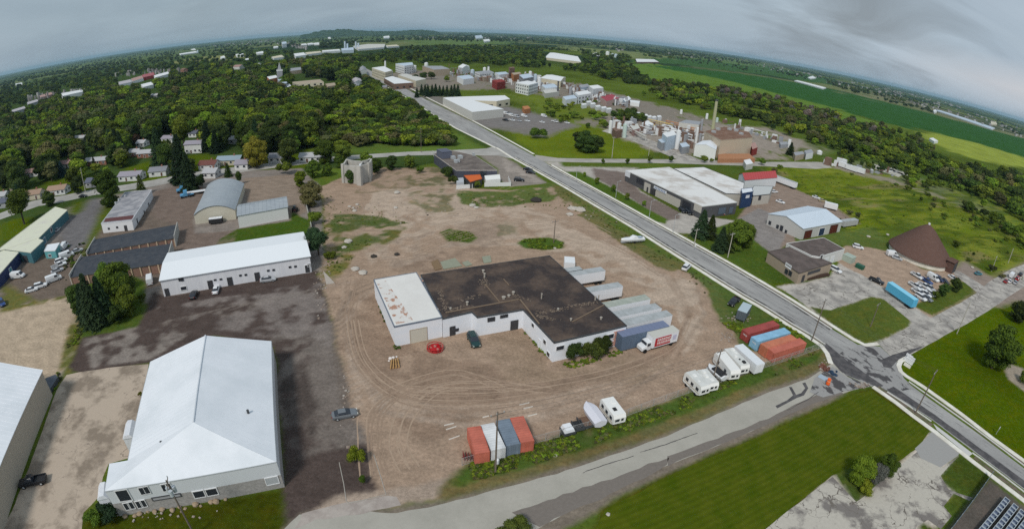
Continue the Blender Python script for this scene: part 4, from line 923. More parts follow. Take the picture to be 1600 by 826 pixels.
# salmon brick panel at the right end of the front wall, laid brick by brick in courses
a,b = G(966.5,511,h),G(979,508,h); 
p0,p1 = pts[pts.index(tuple(G(866,534.5,h)))],pts[pts.index(tuple(G(979,508,h)))]
p0,p1 = Vector(p0),Vector(p1); e = (p1-p0); L_ = e.length; e /= L_; nn = Vector((e.y,-e.x)); nn = nn if nn.dot(-p0) > 0 else -nn; ang = math.atan2(e.y,e.x)
bm_ = mat('salmon_block',(0.50,0.27,0.22),0.9,0.25,rnd=0.2)
first = None
for r in range(9):
    for c in range(4):
        u = L_-2.9+c*0.7+(0.35 if r % 2 else 0); z = 0.35+r*0.42
        if u+0.3 > L_-0.1: continue
        p = p0+e*u+nn*0.05
        if first is None:
            mb = MB(); mb.box(p.x,p.y,z,z+0.37,0.64,0.1,ang); first = mb.build('brick',bm_,t_); base = (p.x,p.y,z)
        else:
            o = first.copy(); COL.objects.link(o); o.location = (p.x-base[0],p.y-base[1],z-base[2])
# things on the roof: parapet beams, pipes, vents
def roofline(pxs,w,hh,m,name,z=h):
    mb = MB()
    for (a,b) in zip(pxs[:-1],pxs[1:]):
        A,B = G(*a,z),G(*b,z); c = (A+B)/2; mb.box(c.x,c.y,z-0.07,z+hh,(B-A).length+w,w,math.atan2((B-A).y,(B-A).x))
    mb.build(name,m,t_)
PIPE = mat('tan_flashing',(0.21,0.155,0.11),0.9,0.2)
roofline([(697,488),(812,467),(842,505)],0.30,0.10,PIPE,'expansion_joint')
roofline([(758,444),(780,471)],0.22,0.08,PIPE,'expansion_joint'); roofline([(787,436),(795,445)],0.22,0.08,PIPE,'expansion_joint')
roofline([(895,502),(944,476)],0.25,0.10,PIPE,'expansion_joint')
for (x,y,r,hh) in ((730,476,0.35,0.7),(757,433,0.3,1.0),(755,425,0.4,0.5),(787,466,0.5,0.35),(802,459,0.4,0.5),(846,466,0.22,1.2),(892,500,0.28,0.35),(939,498,0.32,0.35),(872,484,0.3,0.3),(930,468,0.3,0.8),(935,467,0.22,0.9),(704,483,0.3,0.3),(795,463,0.4,0.3)):
    p = G(x,y,h); mb = MB(); mb.cyl((p.x,p.y,h-0.1),(p.x,p.y,h+hh),r*0.7,n=8); mb.cyl((p.x,p.y,h+hh),(p.x,p.y,h+hh+0.12),r,n=8); mb.build('roof_vent',mat('dull_vent',(0.38,0.34,0.29),0.7,0.15),t_)
# debris lines on the roof
mb = MB()
for (x0,y0,x1,y1,n) in ((835,490,905,476,70),(905,476,935,470,30),(684,448,697,480,60),(755,436,760,446,50),(840,493,870,500,40),(720,470,750,460,25),(800,458,830,470,25),(690,484,740,478,30)):
    for k in range(n):
        u = random.random(); p = G(x0+(x1-x0)*u+random.gauss(0,3),y0+(y1-y0)*u+random.gauss(0,1.6),h); s = random.uniform(0.12,0.38); mb.box(p.x,p.y,h-0.09,h+0.0,s,s*random.uniform(0.5,1.5),random.random()*3)
mb.build('roof_debris',mat('gravel_debris',(0.20,0.155,0.12),0.95,0.25),t_,kind='stuff')
# loading ramp with rail before the factory
t_ = thing('loading_ramp','long pale loading ramp with grey handrail below the factory windows','ramp',(*G(780,512),0))
A,B = G(746,516),G(806,503); c = (A+B)/2; ang = math.atan2((B-A).y,(B-A).x); L_ = (B-A).length
mb = MB(); mb.box(c.x,c.y,0,0.9,L_,1.6,ang); mb.build('ramp_slab',M_CONC,t_)
mb = MB(); mb.box(c.x,c.y+0.2,2.9,3.02,L_,1.9,ang); mb.build('canopy_roof',mat('pale_canopy',(0.6,0.62,0.66),0.6),t_)
mb = MB(); nn = Vector((-math.sin(ang),math.cos(ang)))*-0.75
for i in range(6):
    p = A+(B-A)*(i/5)+nn; mb.cyl((p.x,p.y,0.8),(p.x,p.y,2.9),0.05,n=6)
for z in (1.4,1.9): mb.cyl((A.x+nn.x,A.y+nn.y,z),(B.x+nn.x,B.y+nn.y,z),0.035,n=5)
mb.build('handrail',M_DARKMET,t_)

# K: dark bar with patio
t_,pts = flat_building('dark_restaurant','dark flat roofed building with rooftop units at the street corner','building',[(678,241),(693,232),(742,243),(777,266),(713,266)],4.6,mat('charcoal_wall',(0.07,0.075,0.10),0.7,0.1),mat('brown_flat_roof',(0.13,0.11,0.10),0.9,0.2,0.3,(0.20,0.17,0.15)),mat('pale_coping',(0.42,0.39,0.36)),
   [(755,271,2.5,2.2,'window',M_DFRAME),(768,270,1.2,2.2,'door',M_DFRAME,M_SHADEDOOR)])
roof_box(t_,694,245,4.6,7,5,3.2,mat('blue_grey_box',(0.12,0.13,0.17),0.8,0.1),MAINDIR,'plant_room')
for (x,y,w) in ((708,248,2.2),(719,247,2.4),(712,254,1.6),(740,243,1.2),(716,253,1.4)): roof_box(t_,x,y,4.6,w,w*0.8,1.2,M_STEEL,MAINDIR)
t_,pts = flat_building('patio_shelter','small shelter with bright orange roof beside the dark restaurant','shelter',[(725,274),(750,272.5),(753,279),(735,284)],3.0,M_DARKMET,mat('orange_roof',(0.60,0.14,0.045),0.8,0.08),mat('orange_trim',(0.45,0.12,0.05)))
t_,pts = flat_building('white_tent','white canvas patio tent right of the orange roofed shelter','tent',[(757,274),(781,272),(782,279),(759,281)],2.9,mat('canvas',(0.75,0.75,0.72),0.8,0.05),mat('canvas_top',(0.80,0.80,0.76),0.8,0.05),None)
t_,pts = flat_building('patio_annex','grey patio annex left of the orange roofed shelter','shelter',[(712,278),(724,277),(725,284),(714,285)],2.3,mat('light_panel',(0.5,0.52,0.55),0.7),mat('light_roof2',(0.45,0.47,0.5),0.7),None)

# L: concrete ruin
t_ = thing('concrete_silo_base','pale concrete block of curved silo walls standing alone in the dirt lot','ruin',(*G(556,285),0))
CM = mat('old_concrete',(0.40,0.385,0.35),0.9,0.15,0.4,(0.47,0.45,0.41),streak=(1,1,0.3))
A,B,C_ = G(537,286),G(562,290),G(577,284); hh = 8.4; bk = Vector((-1.5,9.0))
e1 = (B-A); e2 = (C_-B)
def wallseg(p,q_,th,z1,curve=0.0,n=8):
    """a wall leaf bowed inward by curve metres"""
    mb = MB(); d = (q_-p); nn = Vector((-d.y,d.x)).normalized()
    if nn.y < 0: nn = -nn
    f = []; bck = []
    for i in range(n+1):
        u = i/n; o = nn*curve*math.sin(math.pi*u); f.append(p+d*u+o); bck.append(p+d*u+o+nn*th)
    mb.prism([tuple(v) for v in f]+[tuple(v) for v in reversed(bck)],0,z1); return mb
wallseg(A,B,0.8,hh-.5,1.2).build('curved_wall',CM,t_)
wallseg(B,C_,0.8,hh-.5,0.9).build('curved_wall',CM,t_)
wallseg(A+bk,B+bk,0.8,hh,-1.0).build('curved_wall',CM,t_)
wallseg(B+bk,C_+bk*0.9,0.8,hh,-1.0).build('curved_wall',CM,t_)
for (p,w) in ((A,1.2),(B,2.4),(C_,1.2)):
    mb = MB(); ang = math.atan2(e1.y,e1.x); mb.box(p.x,p.y+0.4,0,hh+0.15,w,1.3,ang); mb.build('pier',CM,t_)
for (p,q_) in ((A,A+bk),(C_,C_+bk*0.9),(B,B+bk)):
    wallseg(p,q_,0.7,hh-0.1,0.0,1).build('side_wall',CM,t_)
for p in (B+Vector((0.3,1.5)),):
    mb = MB(); mb.cyl((p.x,p.y,hh-0.2),(p.x,p.y,hh+0.7),0.5,n=10); mb.build('hatch',M_ROOFW,t_)

# Q: retail building with speckled white roof
h = 5.2; SPK = mat('speckled_white_roof',(0.70,0.69,0.67),0.85,0.12,0.12,(0.52,0.48,0.44),(0.46,0.62)); CHAR = mat('charcoal_cladding',(0.085,0.085,0.09),0.7,0.08)
t_,pts = flat_building('retail_building','long low retail building with speckled white roof facing the main road','building',[(978,266),(1046,261),(1152,316),(1097,322.5)],h,CHAR,SPK,mat('pale_coping2',(0.5,0.5,0.48)),[(1128,329,4.5,2.8,'window',M_DFRAME,mat('bluish_glass',(0.10,0.13,0.17),0.2)),(1142,328,2.5,2.8,'window',M_DFRAME,mat('bluish_glass',(0.10,0.13,0.17),0.2)),(1000,283,5,2.2,'window',M_DFRAME),(1073,320,5,2.4,'window',M_DFRAME)])
# pale facade panels on the street front
fr_a,fr_b = Vector(tuple(G(978,266,h))),Vector(tuple(G(1097,322.5,h))); e = fr_b-fr_a; L_ = e.length; e /= L_; nn = Vector((e.y,-e.x)); nn = nn if nn.dot(-fr_a) > 0 else -nn; ang = math.atan2(e.y,e.x)
for (x0,x1,z0,z1,m) in ((0.0,0.07,2.6,5.25,M_WALLW),(0.29,0.37,0.1,4.0,mat('pale_stone',(0.48,0.45,0.40),0.9,0.1)),(0.45,0.76,0.1,3.6,mat('pale_stone',(0.48,0.45,0.40))),(0.92,1.0,2.4,5.3,mat('pale_stone',(0.48,0.45,0.40)))):
    c = fr_a+e*(L_*(x0+x1)/2)+nn*0.12; mb = MB(); mb.box(c.x,c.y,z0,z1,L_*(x1-x0),0.3,ang); mb.build('facade_panel',m,t_)
for u in (0.34,0.40,0.43):
    c = fr_a+e*(L_*u)+nn*0.3; mb = MB(); mb.box(c.x,c.y,0.1,2.4,1.1,0.1,ang); mb.build('door_leaf',M_SHADEDOOR,t_)
c = fr_a+e*(L_*0.505)+nn*0.4; mb = MB(); mb.box(c.x,c.y,3.3,4.4,8.5,0.25,ang); s_ = mb.build('sign_board',mat('white_sign',(0.7,0.72,0.75),0.6),t_)
mb = MB(); c2 = c+nn*0.14
for k in range(7): p = c2+e*(-3.2+k*1.05); mb.box(p.x,p.y,3.6,4.1,0.6,0.04,ang)
mb.build('sign_lettering',mat('sign_blue',(0.05,0.12,0.30)),s_,kind='stuff')
t_,pts = flat_building('retail_wing','rear wing of the retail building with bright speckled roof and dark blue entrance tower','building',[(1052,263),(1100,261),(1163,286),(1160,303),(1134,302)],5.4,mat('pale_stone',(0.48,0.45,0.40)),SPK,M_DARKMET,[(1187,305,2,2,'window')])
t_,pts = flat_building('entrance_tower','dark blue cube entrance tower of the retail building','building',[(1158,295),(1175,293),(1177,299),(1160,302)],7.0,mat('deep_blue_cladding',(0.015,0.045,0.12),0.5),M_ROOFW,mat('deep_blue_cladding',(0.015,0.045,0.12)),[(1168,307,2.5,1.0,'vent',M_FRAME,M_ROOFW)])
p = G(1168,318); mb = MB(); mb.box(p.x-0.5,p.y+1.2,3.0,3.25,6,3.2,MAINDIR); tt = mb.build('canopy',M_ROOFW,t_)
flat_building('stone_wing','low pale stone shop wing right of the blue entrance tower','building',[(1174,297),(1178,290),(1208,291),(1203,303),(1177,306)],4.6,mat('pale_stone',(0.48,0.45,0.40)),mat('pale_roof3',(0.50,0.51,0.50),0.9,0.1),M_DARKMET,[(1187,309,1.6,1.8,'window',M_DFRAME)])
gable('red_roofed_shed','white shed with bright red roof behind the retail building','building',g4([(1164,281),(1155,272),(1206,268),(1214,277)],5.0),5.0,7.0,mat('pure_white_wall',(0.66,0.68,0.70)),mat('red_metal_roof',(0.42,0.06,0.06),0.5,0.08),0.3,ribs=2)
# R: gable shop
gable('gable_workshop','white workshop with low bluish white gable roof and dark open side','building',g4([(1201,334),(1255,357),(1316,346),(1262,322)],4.6),4.6,6.6,mat('shop_wall',(0.50,0.49,0.47),0.8,0.08),mat('bluish_white_roof',(0.58,0.65,0.72),0.5,0.04),0.25,ribs=1.6,
  openings=[(1203,348,1.0,1.3,'window',M_DFRAME),(1215,354,1.0,1.3,'window',M_DFRAME),(1221,357,1.2,2.2,'window',M_DFRAME),(1228,362,0.8,1.3,'window',M_DFRAME),(1263,363,5,3.2,'garage_door',M_DFRAME,mat('dark_red_panel',(0.10,0.03,0.02))),(1284,360,4.0,3.2,'garage_door',M_FRAME,mat('navy_panel',(0.03,0.05,0.09))),(1303,355,6,3.6,'garage_door',M_DFRAME,mat('dark_red_panel',(0.10,0.03,0.02)))])
# S: small office in two blocks
BR = mat('brown_roof',(0.105,0.085,0.078),0.9,0.2,0.3,(0.15,0.12,0.11)); TB = mat('tan_brick_wall',(0.36,0.29,0.22),0.9,0.12)
flat_building('office_building','rear block of the small office with brown flat roof and white edge','building',[(1229,380),(1287,371),(1320,389),(1306,393),(1280,401),(1268,399)],4.3,mat('white_block2',(0.60,0.60,0.58),0.8,0.08),BR,mat('white_coping',(0.7,0.7,0.68)),[(1293,399,2.6,2.6,'garage_door',M_FRAME,M_WALLW),(1303,397,2.2,2.6,'garage_door',M_FRAME,M_WALLW),(1283,402,1.5,1.8,'window')])
flat_building('office_building','front block of the small office with dark brown roof and tan brick wall','building',[(1200,393),(1237,385),(1300,410.5),(1249,426.5)],3.7,TB,BR,mat('brown_fascia',(0.10,0.085,0.075)),[(1232,415.5,2.6,1.1,'window',M_FRAME,M_WALLW),(1229,424,1.2,1.3,'window',M_DFRAME),(1235,427,1.2,1.3,'window',M_DFRAME),(1272,424,7.5,0.8,'window',M_DFRAME),(1256,430,1.2,2.2,'door',M_DFRAME,M_SHADEDOOR)])
p0,p1 = G(1260,437),G(1294,430); mb = MB(); c = (p0+p1)/2; mb.box(c.x,c.y,0,0.7,(p1-p0).length,1.2,heading(1277,433,34,-7)); tag(mb.build('planter',mat('dark_planter',(0.07,0.045,0.035),0.9,0.2)),'long dark planter bed in front of the small office','planter')
p = G(1325,408,0); mb = MB(); mb.box(p.x,p.y,0,2.3,4,3.4,MAINDIR); mb.box(p.x,p.y,2.3,2.5,4.2,3.6,MAINDIR,tx=0.9,ty=0.9); tag(mb.build('metal_bin',mat('pale_green_metal',(0.36,0.42,0.36),0.6,0.1)),'pale green metal bin standing beside the small office','container')
p = G(1343,419,0); mb = MB(); mb.box(p.x,p.y,0,1.3,3,1.8,MAINDIR,tx=1.08,ty=1.1); mb.box(p.x,p.y,1.3,1.42,3.1,1.9,MAINDIR); tag(mb.build('dumpster',mat('dark_green_metal',(0.02,0.10,0.06),0.5)),'dark green dumpster in the dirt yard right of the office','dumpster')
# T: brown salt cone
c0 = G(1437,398); t_ = thing('salt_dome','large cone shaped salt dome with brown shingled roof','salt dome',(c0.x,c0.y,0))
lft,rgt = G(1387,379,2),G(1488,408,2); c0 = (lft+rgt)/2; rad = (rgt-lft).length/2*0.97; ap = None
hh = 14.0; mb = MB(); n = 40
for k in range(n):
    a0,a1 = 2*math.pi*k/n,2*math.pi*(k+1)/n
vs = []; ring_ = [(rad*1.0,1.9),(rad*0.985,2.4),(rad*0.86,4.1),(rad*0.55,8.2),(rad*0.25,12.1),(0.6,hh)]
for r,z in ring_:
    for k in range(n): vs.append((c0.x+r*math.cos(2*math.pi*k/n),c0.y+r*math.sin(2*math.pi*k/n),z))
fs = [(j*n+i,j*n+(i+1) % n,(j+1)*n+(i+1) % n,(j+1)*n+i) for j in range(len(ring_)-1) for i in range(n)]+[tuple((len(ring_)-1)*n+i for i in range(n))]
mb.add(vs,fs); mb.build('cone_roof',mat('brown_shingle',(0.115,0.068,0.055),0.9,0.15,0.6,(0.14,0.085,0.07),(0.3,0.7),streak=(1,1,4)),t_)
mb = MB(); mb.prism([(c0.x+rad*0.95*math.cos(2*math.pi*k/n),c0.y+rad*0.95*math.sin(2*math.pi*k/n)) for k in range(n)],-0.1,2.0); mb.build('ring_wall',M_CONC,t_)
mb = MB(); mb.cyl((c0.x,c0.y,hh-0.2),(c0.x,c0.y,hh+0.7),0.5,n=10); mb.build('roof_vent',M_FRAME,t_)
da = math.atan2(-c0.y-20,-c0.x+60); da = math.radians(-62); px_ = c0.x+math.cos(da)*(rad+0.3); py_ = c0.y+math.sin(da)*(rad+0.3)
mb = MB(); mb.box(px_,py_,0,4.6,3.2,6,da); mb.box(px_,py_,4.6,5.0,3.8,7,da,tx=1,ty=0.3); mb.build('portal',mat('brown_shingle',(0.12,0.07,0.06)),t_)
mb = MB(); px_ += math.cos(da)*1.63; py_ += math.sin(da)*1.63; mb.box(px_,py_,0.02,4.0,0.1,4.6,da); mb.build('doorway',M_SHADEDOOR,t_)

# P: tank plant and beige cube
t_,pts = flat_building('plant_cube','tall beige block building with brown roof in the tank plant','building',[(1101,205),(1132,198),(1170,206),(1176,215),(1126,219)],11.5,mat('beige_cladding',(0.56,0.47,0.36),0.8,0.07),mat('rust_brown_roof',(0.17,0.095,0.065),0.9,0.2,0.2,(0.24,0.15,0.11)),mat('beige_coping',(0.42,0.35,0.27)))
for (x,y) in ((1115,207),(1122,203),(1150,205),(1158,210),(1140,203)): roof_box(t_,x,y,11.5,2.5,2,1.2,M_STEEL,MAINDIR)
A,B = G(1123,240,2.2),G(1180,243,2.2)
t_,pts = flat_building('plant_lean_to','low orange brown lean-to at the foot of the beige block building','building',[(1122,240),(1171,240),(1180,248),(1122,248)],2.6,mat('orange_brown',(0.40,0.20,0.11),0.8,0.12),mat('orange_brown',(0.40,0.20,0.11)),None)
gable('white_shed','plain white gabled shed left of the beige block building','building',g4([(1086,226),(1119,234),(1121,226),(1098,220)],7.0),7.0,8.6,mat('bright_white_wall',(0.74,0.75,0.72),0.7,0.03),M_ROOFW,0.1)
# ------------------------------------------------------------------ vehicles
PAINT = mat('paint_white',(0.72,0.73,0.74),0.35,spec=0.5)
def paint_m(n,c): return mat('paint_'+n,c,0.3,spec=0.5)
COLS = {'white': PAINT,'black': paint_m('black',(0.015,0.016,0.02)),'blue': paint_m('blue',(0.03,0.07,0.22)),'grey': paint_m('grey',(0.16,0.175,0.19)),'green': paint_m('green',(0.012,0.045,0.045)),
        'red': paint_m('red',(0.30,0.02,0.02)),'silver': paint_m('silver',(0.42,0.43,0.45)),'tan': paint_m('tan',(0.42,0.36,0.22)),'slate': paint_m('slate',(0.09,0.13,0.16)),'teal': paint_m('teal',(0.05,0.20,0.24)),'sky': paint_m('sky',(0.12,0.38,0.60)),'navy': paint_m('navy',(0.02,0.03,0.09))}
M_TYRE = mat('tyre',(0.02,0.02,0.02),0.9); M_LAMP = mat('lamp_lens',(0.6,0.6,0.55),0.2); M_TAIL = mat('tail_lens',(0.25,0.01,0.01),0.3); M_BLACKP = mat('black_plastic',(0.025,0.025,0.027),0.7)
def loft(mb,st):
    """st: x, z bottom, z top, half width bottom, half width top"""
    n = 8; vs = []
    for x,zb,zt,wb,wt in st:
        m = zb+(zt-zb)*0.55
        vs += [(x,-wb*0.9,zb),(x,wb*0.9,zb),(x,wb,m),(x,wt,zt-0.06),(x,wt*0.85,zt),(x,-wt*0.85,zt),(x,-wt,zt-0.06),(x,-wb,m)]
    fs = []
    for i in range(len(st)-1):
        for k in range(n): a = i*n+k; b = i*n+(k+1) % n; fs.append((a,b,b+n,a+n))
    fs += [tuple(range(n)),tuple(reversed(range((len(st)-1)*n,len(st)*n)))]
    return mb.add(vs,fs)
def make_car(kind,name):
    t_ = thing(name,'white '+kind,kind if kind != 'suv' else 'car',(0,0,0))
    if kind == 'sedan':
        L_,W = 4.6,0.9; mb = MB(); loft(mb,[(-2.3,.4,.72,.74,.72),(-2.15,.28,.95,.86,.82),(-1.3,.2,1.0,.9,.84),(0,.2,.97,.9,.84),(1.1,.2,.95,.9,.84),(2.05,.25,.80,.86,.78),(2.3,.4,.62,.72,.7)])
        body = mb.build('body',PAINT,t_); g_ = MB(); loft(g_,[(-1.75,.93,.98,.8,.78),(-1.05,.93,1.38,.82,.62),(0.25,.93,1.41,.82,.62),(1.05,.93,.98,.82,.78)]); g_.build('windows',M_GLASS,t_)
        r = MB(); r.box(-.4,0,1.40,1.46,1.35,1.12,0,tx=.9,ty=.85); r.build('roof_panel',PAINT,t_); wx = 1.4; wr = .32
    elif kind == 'suv':
        L_,W = 4.75,0.94; mb = MB(); loft(mb,[(-2.37,.45,1.0,.8,.78),(-2.25,.3,1.1,.92,.86),(-1,.25,1.12,.94,.88),(1.0,.25,1.1,.94,.88),(2.1,.3,.98,.9,.84),(2.37,.45,.8,.8,.76)])
        mb.build('body',PAINT,t_); g_ = MB(); loft(g_,[(-2.2,1.05,1.15,.86,.84),(-1.9,1.05,1.68,.86,.7),(0.4,1.05,1.72,.86,.7),(1.2,1.05,1.12,.86,.84)]); g_.build('windows',M_GLASS,t_)
        r = MB(); r.box(-.75,0,1.71,1.78,2.3,1.3,0,tx=.94,ty=.88); r.build('roof_panel',PAINT,t_); wx = 1.45; wr = .37
    elif kind == 'pickup truck':
        L_,W = 5.6,0.97; mb = MB(); loft(mb,[(-0.45,.4,1.05,.94,.9),(1.2,.35,1.1,.97,.9),(2.6,.4,1.02,.93,.86),(2.8,.5,.85,.85,.8)]); mb.box(-1.62,0,.45,.72,2.4,1.86)
        for y in (-.9,.9): mb.box(-1.62,y,.7,1.08,2.4,.13)
        mb.box(-2.78,0,.5,1.06,.1,1.86)
        mb.build('body',PAINT,t_); r = MB(); r.box(-1.6,0,.72,.76,2.25,1.66); r.build('bed_liner',M_BLACKP,t_)
        g_ = MB(); loft(g_,[(-.42,1.02,1.1,.86,.84),(-.3,1.02,1.72,.86,.7),(0.75,1.02,1.75,.86,.7),(1.45,1.02,1.12,.86,.84)]); g_.build('windows',M_GLASS,t_)
        r = MB(); r.box(.25,0,1.74,1.81,1.1,1.3,0,tx=.92,ty=.88); r.build('roof_panel',PAINT,t_); wx = 1.8; wr = .39
    else:
        L_,W = 5.4,1.0; mb = MB(); loft(mb,[(-2.65,.4,2.15,.96,.86),(-2.5,.35,2.3,1.0,.88),(1.2,.35,2.32,1.0,.88),(1.9,.35,1.35,1.0,.9),(2.6,.4,1.1,.94,.85),(2.75,.5,.9,.85,.8)])
        mb.build('body',PAINT,t_); g_ = MB(); g_.add([(1.22,-.8,2.2),(1.22,.8,2.2),(1.95,.86,1.4),(1.95,-.86,1.4)],[(0,1,2,3)])
        for y in (-1,1): g_.add([(0.3,y*1.0,1.45),(1.5,y*1.0,1.45),(1.15,y*.96,2.05),(0.3,y*.96,2.05)],[(0,1,2,3)])
        g_.v = [(a+0.03,b*1.02,c+0.03) for a,b,c in g_.v]; g_.build('windows',M_GLASS,t_); wx = 1.65; wr = .37
    for sx in (-1,1):
        for sy in (-1,1):
            m = MB(); m.cyl((sx*wx,sy*(W-.2),wr),(sx*wx,sy*(W+.02),wr),wr,n=12); w_ = m.build('wheel',M_TYRE,t_)
            m = MB(); m.cyl((sx*wx,sy*(W+.01),wr),(sx*wx,sy*(W+.035),wr),wr*.55,n=8); m.build('rim',M_STEEL,w_)
    for sy in (-1,1):
        m = MB(); m.box(L_/2-.06,sy*W*.68,.62,.78,.14,.32); m.build('headlight',M_LAMP,t_)
        m = MB(); m.box(-L_/2+.04,sy*W*.74,.7,.9,.1,.25); m.build('tail_light',M_TAIL,t_)
    return t_
PROTO = {}
def car(kind,colour,px,py,dx,dy,label,group=None,sc=1.0,name=None):
    k = {'sedan': 'parked_car','suv': 'parked_car','pickup truck': 'pickup_truck','van': 'cargo_van'}[kind]
    rot = heading(px,py,dx,dy); p = G(px,py)
    if kind not in PROTO:
        o = make_car(kind,k); PROTO[kind] = o; o.location = (0,0,0)
        o['_used'] = False
    o = PROTO[kind]
    cm = {'paint_white': COLS[colour]} if colour != 'white' else None
    if not o['_used'] and colour == 'white':
        o['_used'] = True; o.location = (p.x,p.y,0.01); o.rotation_euler = (0,0,rot); o.scale = (sc,)*3; o['label'] = label
        if group: o['group'] = group
        return o
    c = copy_tree(o,(p.x,p.y,0.01),rot,label,group,sc,cm)
    if name: c.name = name
    return c
car('van','white',29,434,26,-3,'white van parked against the dark blue wall at the left edge')
car('sedan','white',338,455,4,-14,'white car nosed up to the long white building')
car('suv','white',64,449,22,-6,'white suv, rear one of the two by the tan gravel pad')
car('pickup truck','white',93,417,22,-8,'white pickup truck in the row along the storage garages')
car('sedan','grey',539,650,42,-8,'grey blue sedan parked alone on the dark gravel left of the dirt lot',sc=1.05)
car('pickup truck','black',53,755,-46,10,'black pickup truck on the stained concrete beside the big white building')
car('suv','green',740,535,12,24,'dark green suv in front of the factory',sc=1.08)
car('sedan','black',303,463,5,-12,'black car parked left of the white car at the long white building')
car('sedan','silver',419,439,14,-2,'silver car beside the right end of the long white building')
car('van','white',235,441,0,-20,'white van between the storage garages and the long white building')
car('sedan','white',50,455,22,-6,'white car nearest the tan gravel pad')
car('sedan','white',98,346,12,-12,'white car close to the end of the teal shop')
car('sedan','silver',90,361,12,-12,'silver car under the eave of the teal shop')
car('van','white',85,439,16,-6,'white van below the row of pickups by the storage garages')
car('sedan','silver',90,425,22,-8,'silver car at the near end of the row along the storage garages')
car('suv','white',96,410,22,-8,'white suv in the middle of the row along the storage garages')
car('van','white',105,402,22,-8,'white van at the far end of the row along the storage garages')
car('van','white',101,388,12,-14,'white box van right of the teal kiosk')
car('sedan','silver',121,394,16,-6,'grey car half under the brush by the storage garages')
car('suv','blue',4,476,12,16,'dark blue suv cut by the left edge of the photo')
car('sedan','black',130,308,26,-3,'black car on the side street by the utility pole')
car('sedan','black',6,318,16,-8,'black car in a driveway at the far left edge')
car('sedan','white',12,314,16,-8,'white car in a driveway at the far left edge')
car('sedan','black',825,266,16,2,'black car, the farther of two in the restaurant lot')
car('sedan','black',829,271,16,2,'black car, the nearer of two in the restaurant lot')
car('suv','black',811,283,16,1,'black suv at the grass edge of the restaurant lot')
car('suv','black',1066,331,10,8,'black suv at the roadside front of the retail building')
car('suv','black',1076,334,10,8,'black suv behind the spruces at the retail building')
car('sedan','red',1128,334,5,8,'red car at the glass front of the retail building')
car('sedan','white',1219,317,16,5,'white car in the yard behind the gable workshop')
car('sedan','white',1209,301,12,0,'white car beside the stone shop wing')
car('sedan','white',1275,310,12,4,'white car at the edge of the overgrown field')
car('sedan','tan',1285,315,13,2,'tan car at the edge of the overgrown field')
car('suv','white',1340,388,16,4,'white suv left of the brown salt dome')
car('van','white',1393,400,16,2,'white van against the salt dome')
car('sedan','silver',1401,405,9,3,'silver car tucked behind the white van at the salt dome')
car('suv','white',1305,424,12,6,'white suv beside the small office')
car('pickup truck','black',1369,441,14,6,'black pickup left of the blue trailer')
car('pickup truck','black',1146,474,-16,14,'black pickup half hidden in the roadside weeds')
car('suv','white',1072,420,12,-12,'white suv parked nose down by the main road')
car('sedan','teal',1528,429,14,0,'teal car by the drive to the salt dome')
car('sedan','sky',285,291,6,10,'light blue car near the side street behind the white workshop')
for i,(x,y,c,k) in enumerate(((1432,433,'white','pickup truck'),(1447,441,'blue','pickup truck'),(1457,437,'white','van'),(1466,438,'navy','suv'),(1429,449,'white','pickup truck'),(1436,452,'white','sedan'),(1443,449,'white','pickup truck'),(1451,452,'silver','pickup truck'),(1434,459,'white','pickup truck'),(1444,461,'white','pickup truck'),(1453,460,'white','sedan'),(1438,467,'white','suv'),(1448,468,'grey','sedan'),(1475,441,'black','sedan'),(1488,436,'white','sedan'))):
    dep = ['front left','front middle','back row'][0]
    lab = ['white pickup parked apart at the top of the truck cluster','blue pickup at the top of the truck cluster behind the trailer','white van beside the blue pickup in the truck cluster','navy suv right of the white van in the truck cluster','white pickup nearest the side of the blue trailer','white car second from the blue trailer','white pickup in the middle of the truck cluster','silver pickup beside the roadside bushes','white pickup in the second row of the truck cluster','white pickup in the second row next to the bushes','white car tight against the roadside bush','white suv at the near end of the blue trailer','grey car at the near end of the truck cluster','black car above the roadside bushes','white car on the drive right of the truck cluster'][i]
    car(k,c,x,y,11,7,lab,'vehicles parked behind the blue trailer')
for i,(x,y,c,k) in enumerate(((1571,441,'red','sedan'),(1580,433,'white','van'),(1589,437,'red','suv'),(1577,441,'white','sedan'),(1594,430,'black','sedan'),(1586,443,'silver','sedan'))):
    car(k,c,x,y,8,-8,['red car at the near end of the vehicle line on the right edge','white van in the vehicle line on the right edge','dark red suv in the vehicle line on the right edge','white car in the vehicle line on the right edge','black car at the far end of the vehicle line on the right edge','silver car on the verge at the right edge'][i],'vehicles by the dirt track on the right edge')
for i,(x,y,c,k) in enumerate(((790,179,'white','van'),(799,182,'white','van'),(807,184,'silver','van'),(819,183,'white','van'),(790,189,'black','pickup truck'),(800,189,'white','pickup truck'),(811,190,'silver','sedan'),(824,190,'white','sedan'),(850,183,'white','van'),(867,191,'white','pickup truck'),(847,192,'white','sedan'),(886,193,'white','sedan'),(797,179,'black','suv'))):
    car(k,c,x,y,9,2,['white van closest to the long warehouse corner','second white van in the warehouse yard','silver van in the warehouse yard','white van at the right of the warehouse van row','black pickup in the near row of the warehouse yard','white pickup in the near row of the warehouse yard','silver car in the near row of the warehouse yard','white car at the end of the near row of the warehouse yard','white van on the far side of the warehouse yard','white pickup at the meadow edge of the warehouse yard','white car alone in the warehouse yard','white car farthest right of the warehouse yard','black suv between the warehouse vans'][i],'vehicles in the warehouse yard')
if not PROTO['sedan']['_used']: pass

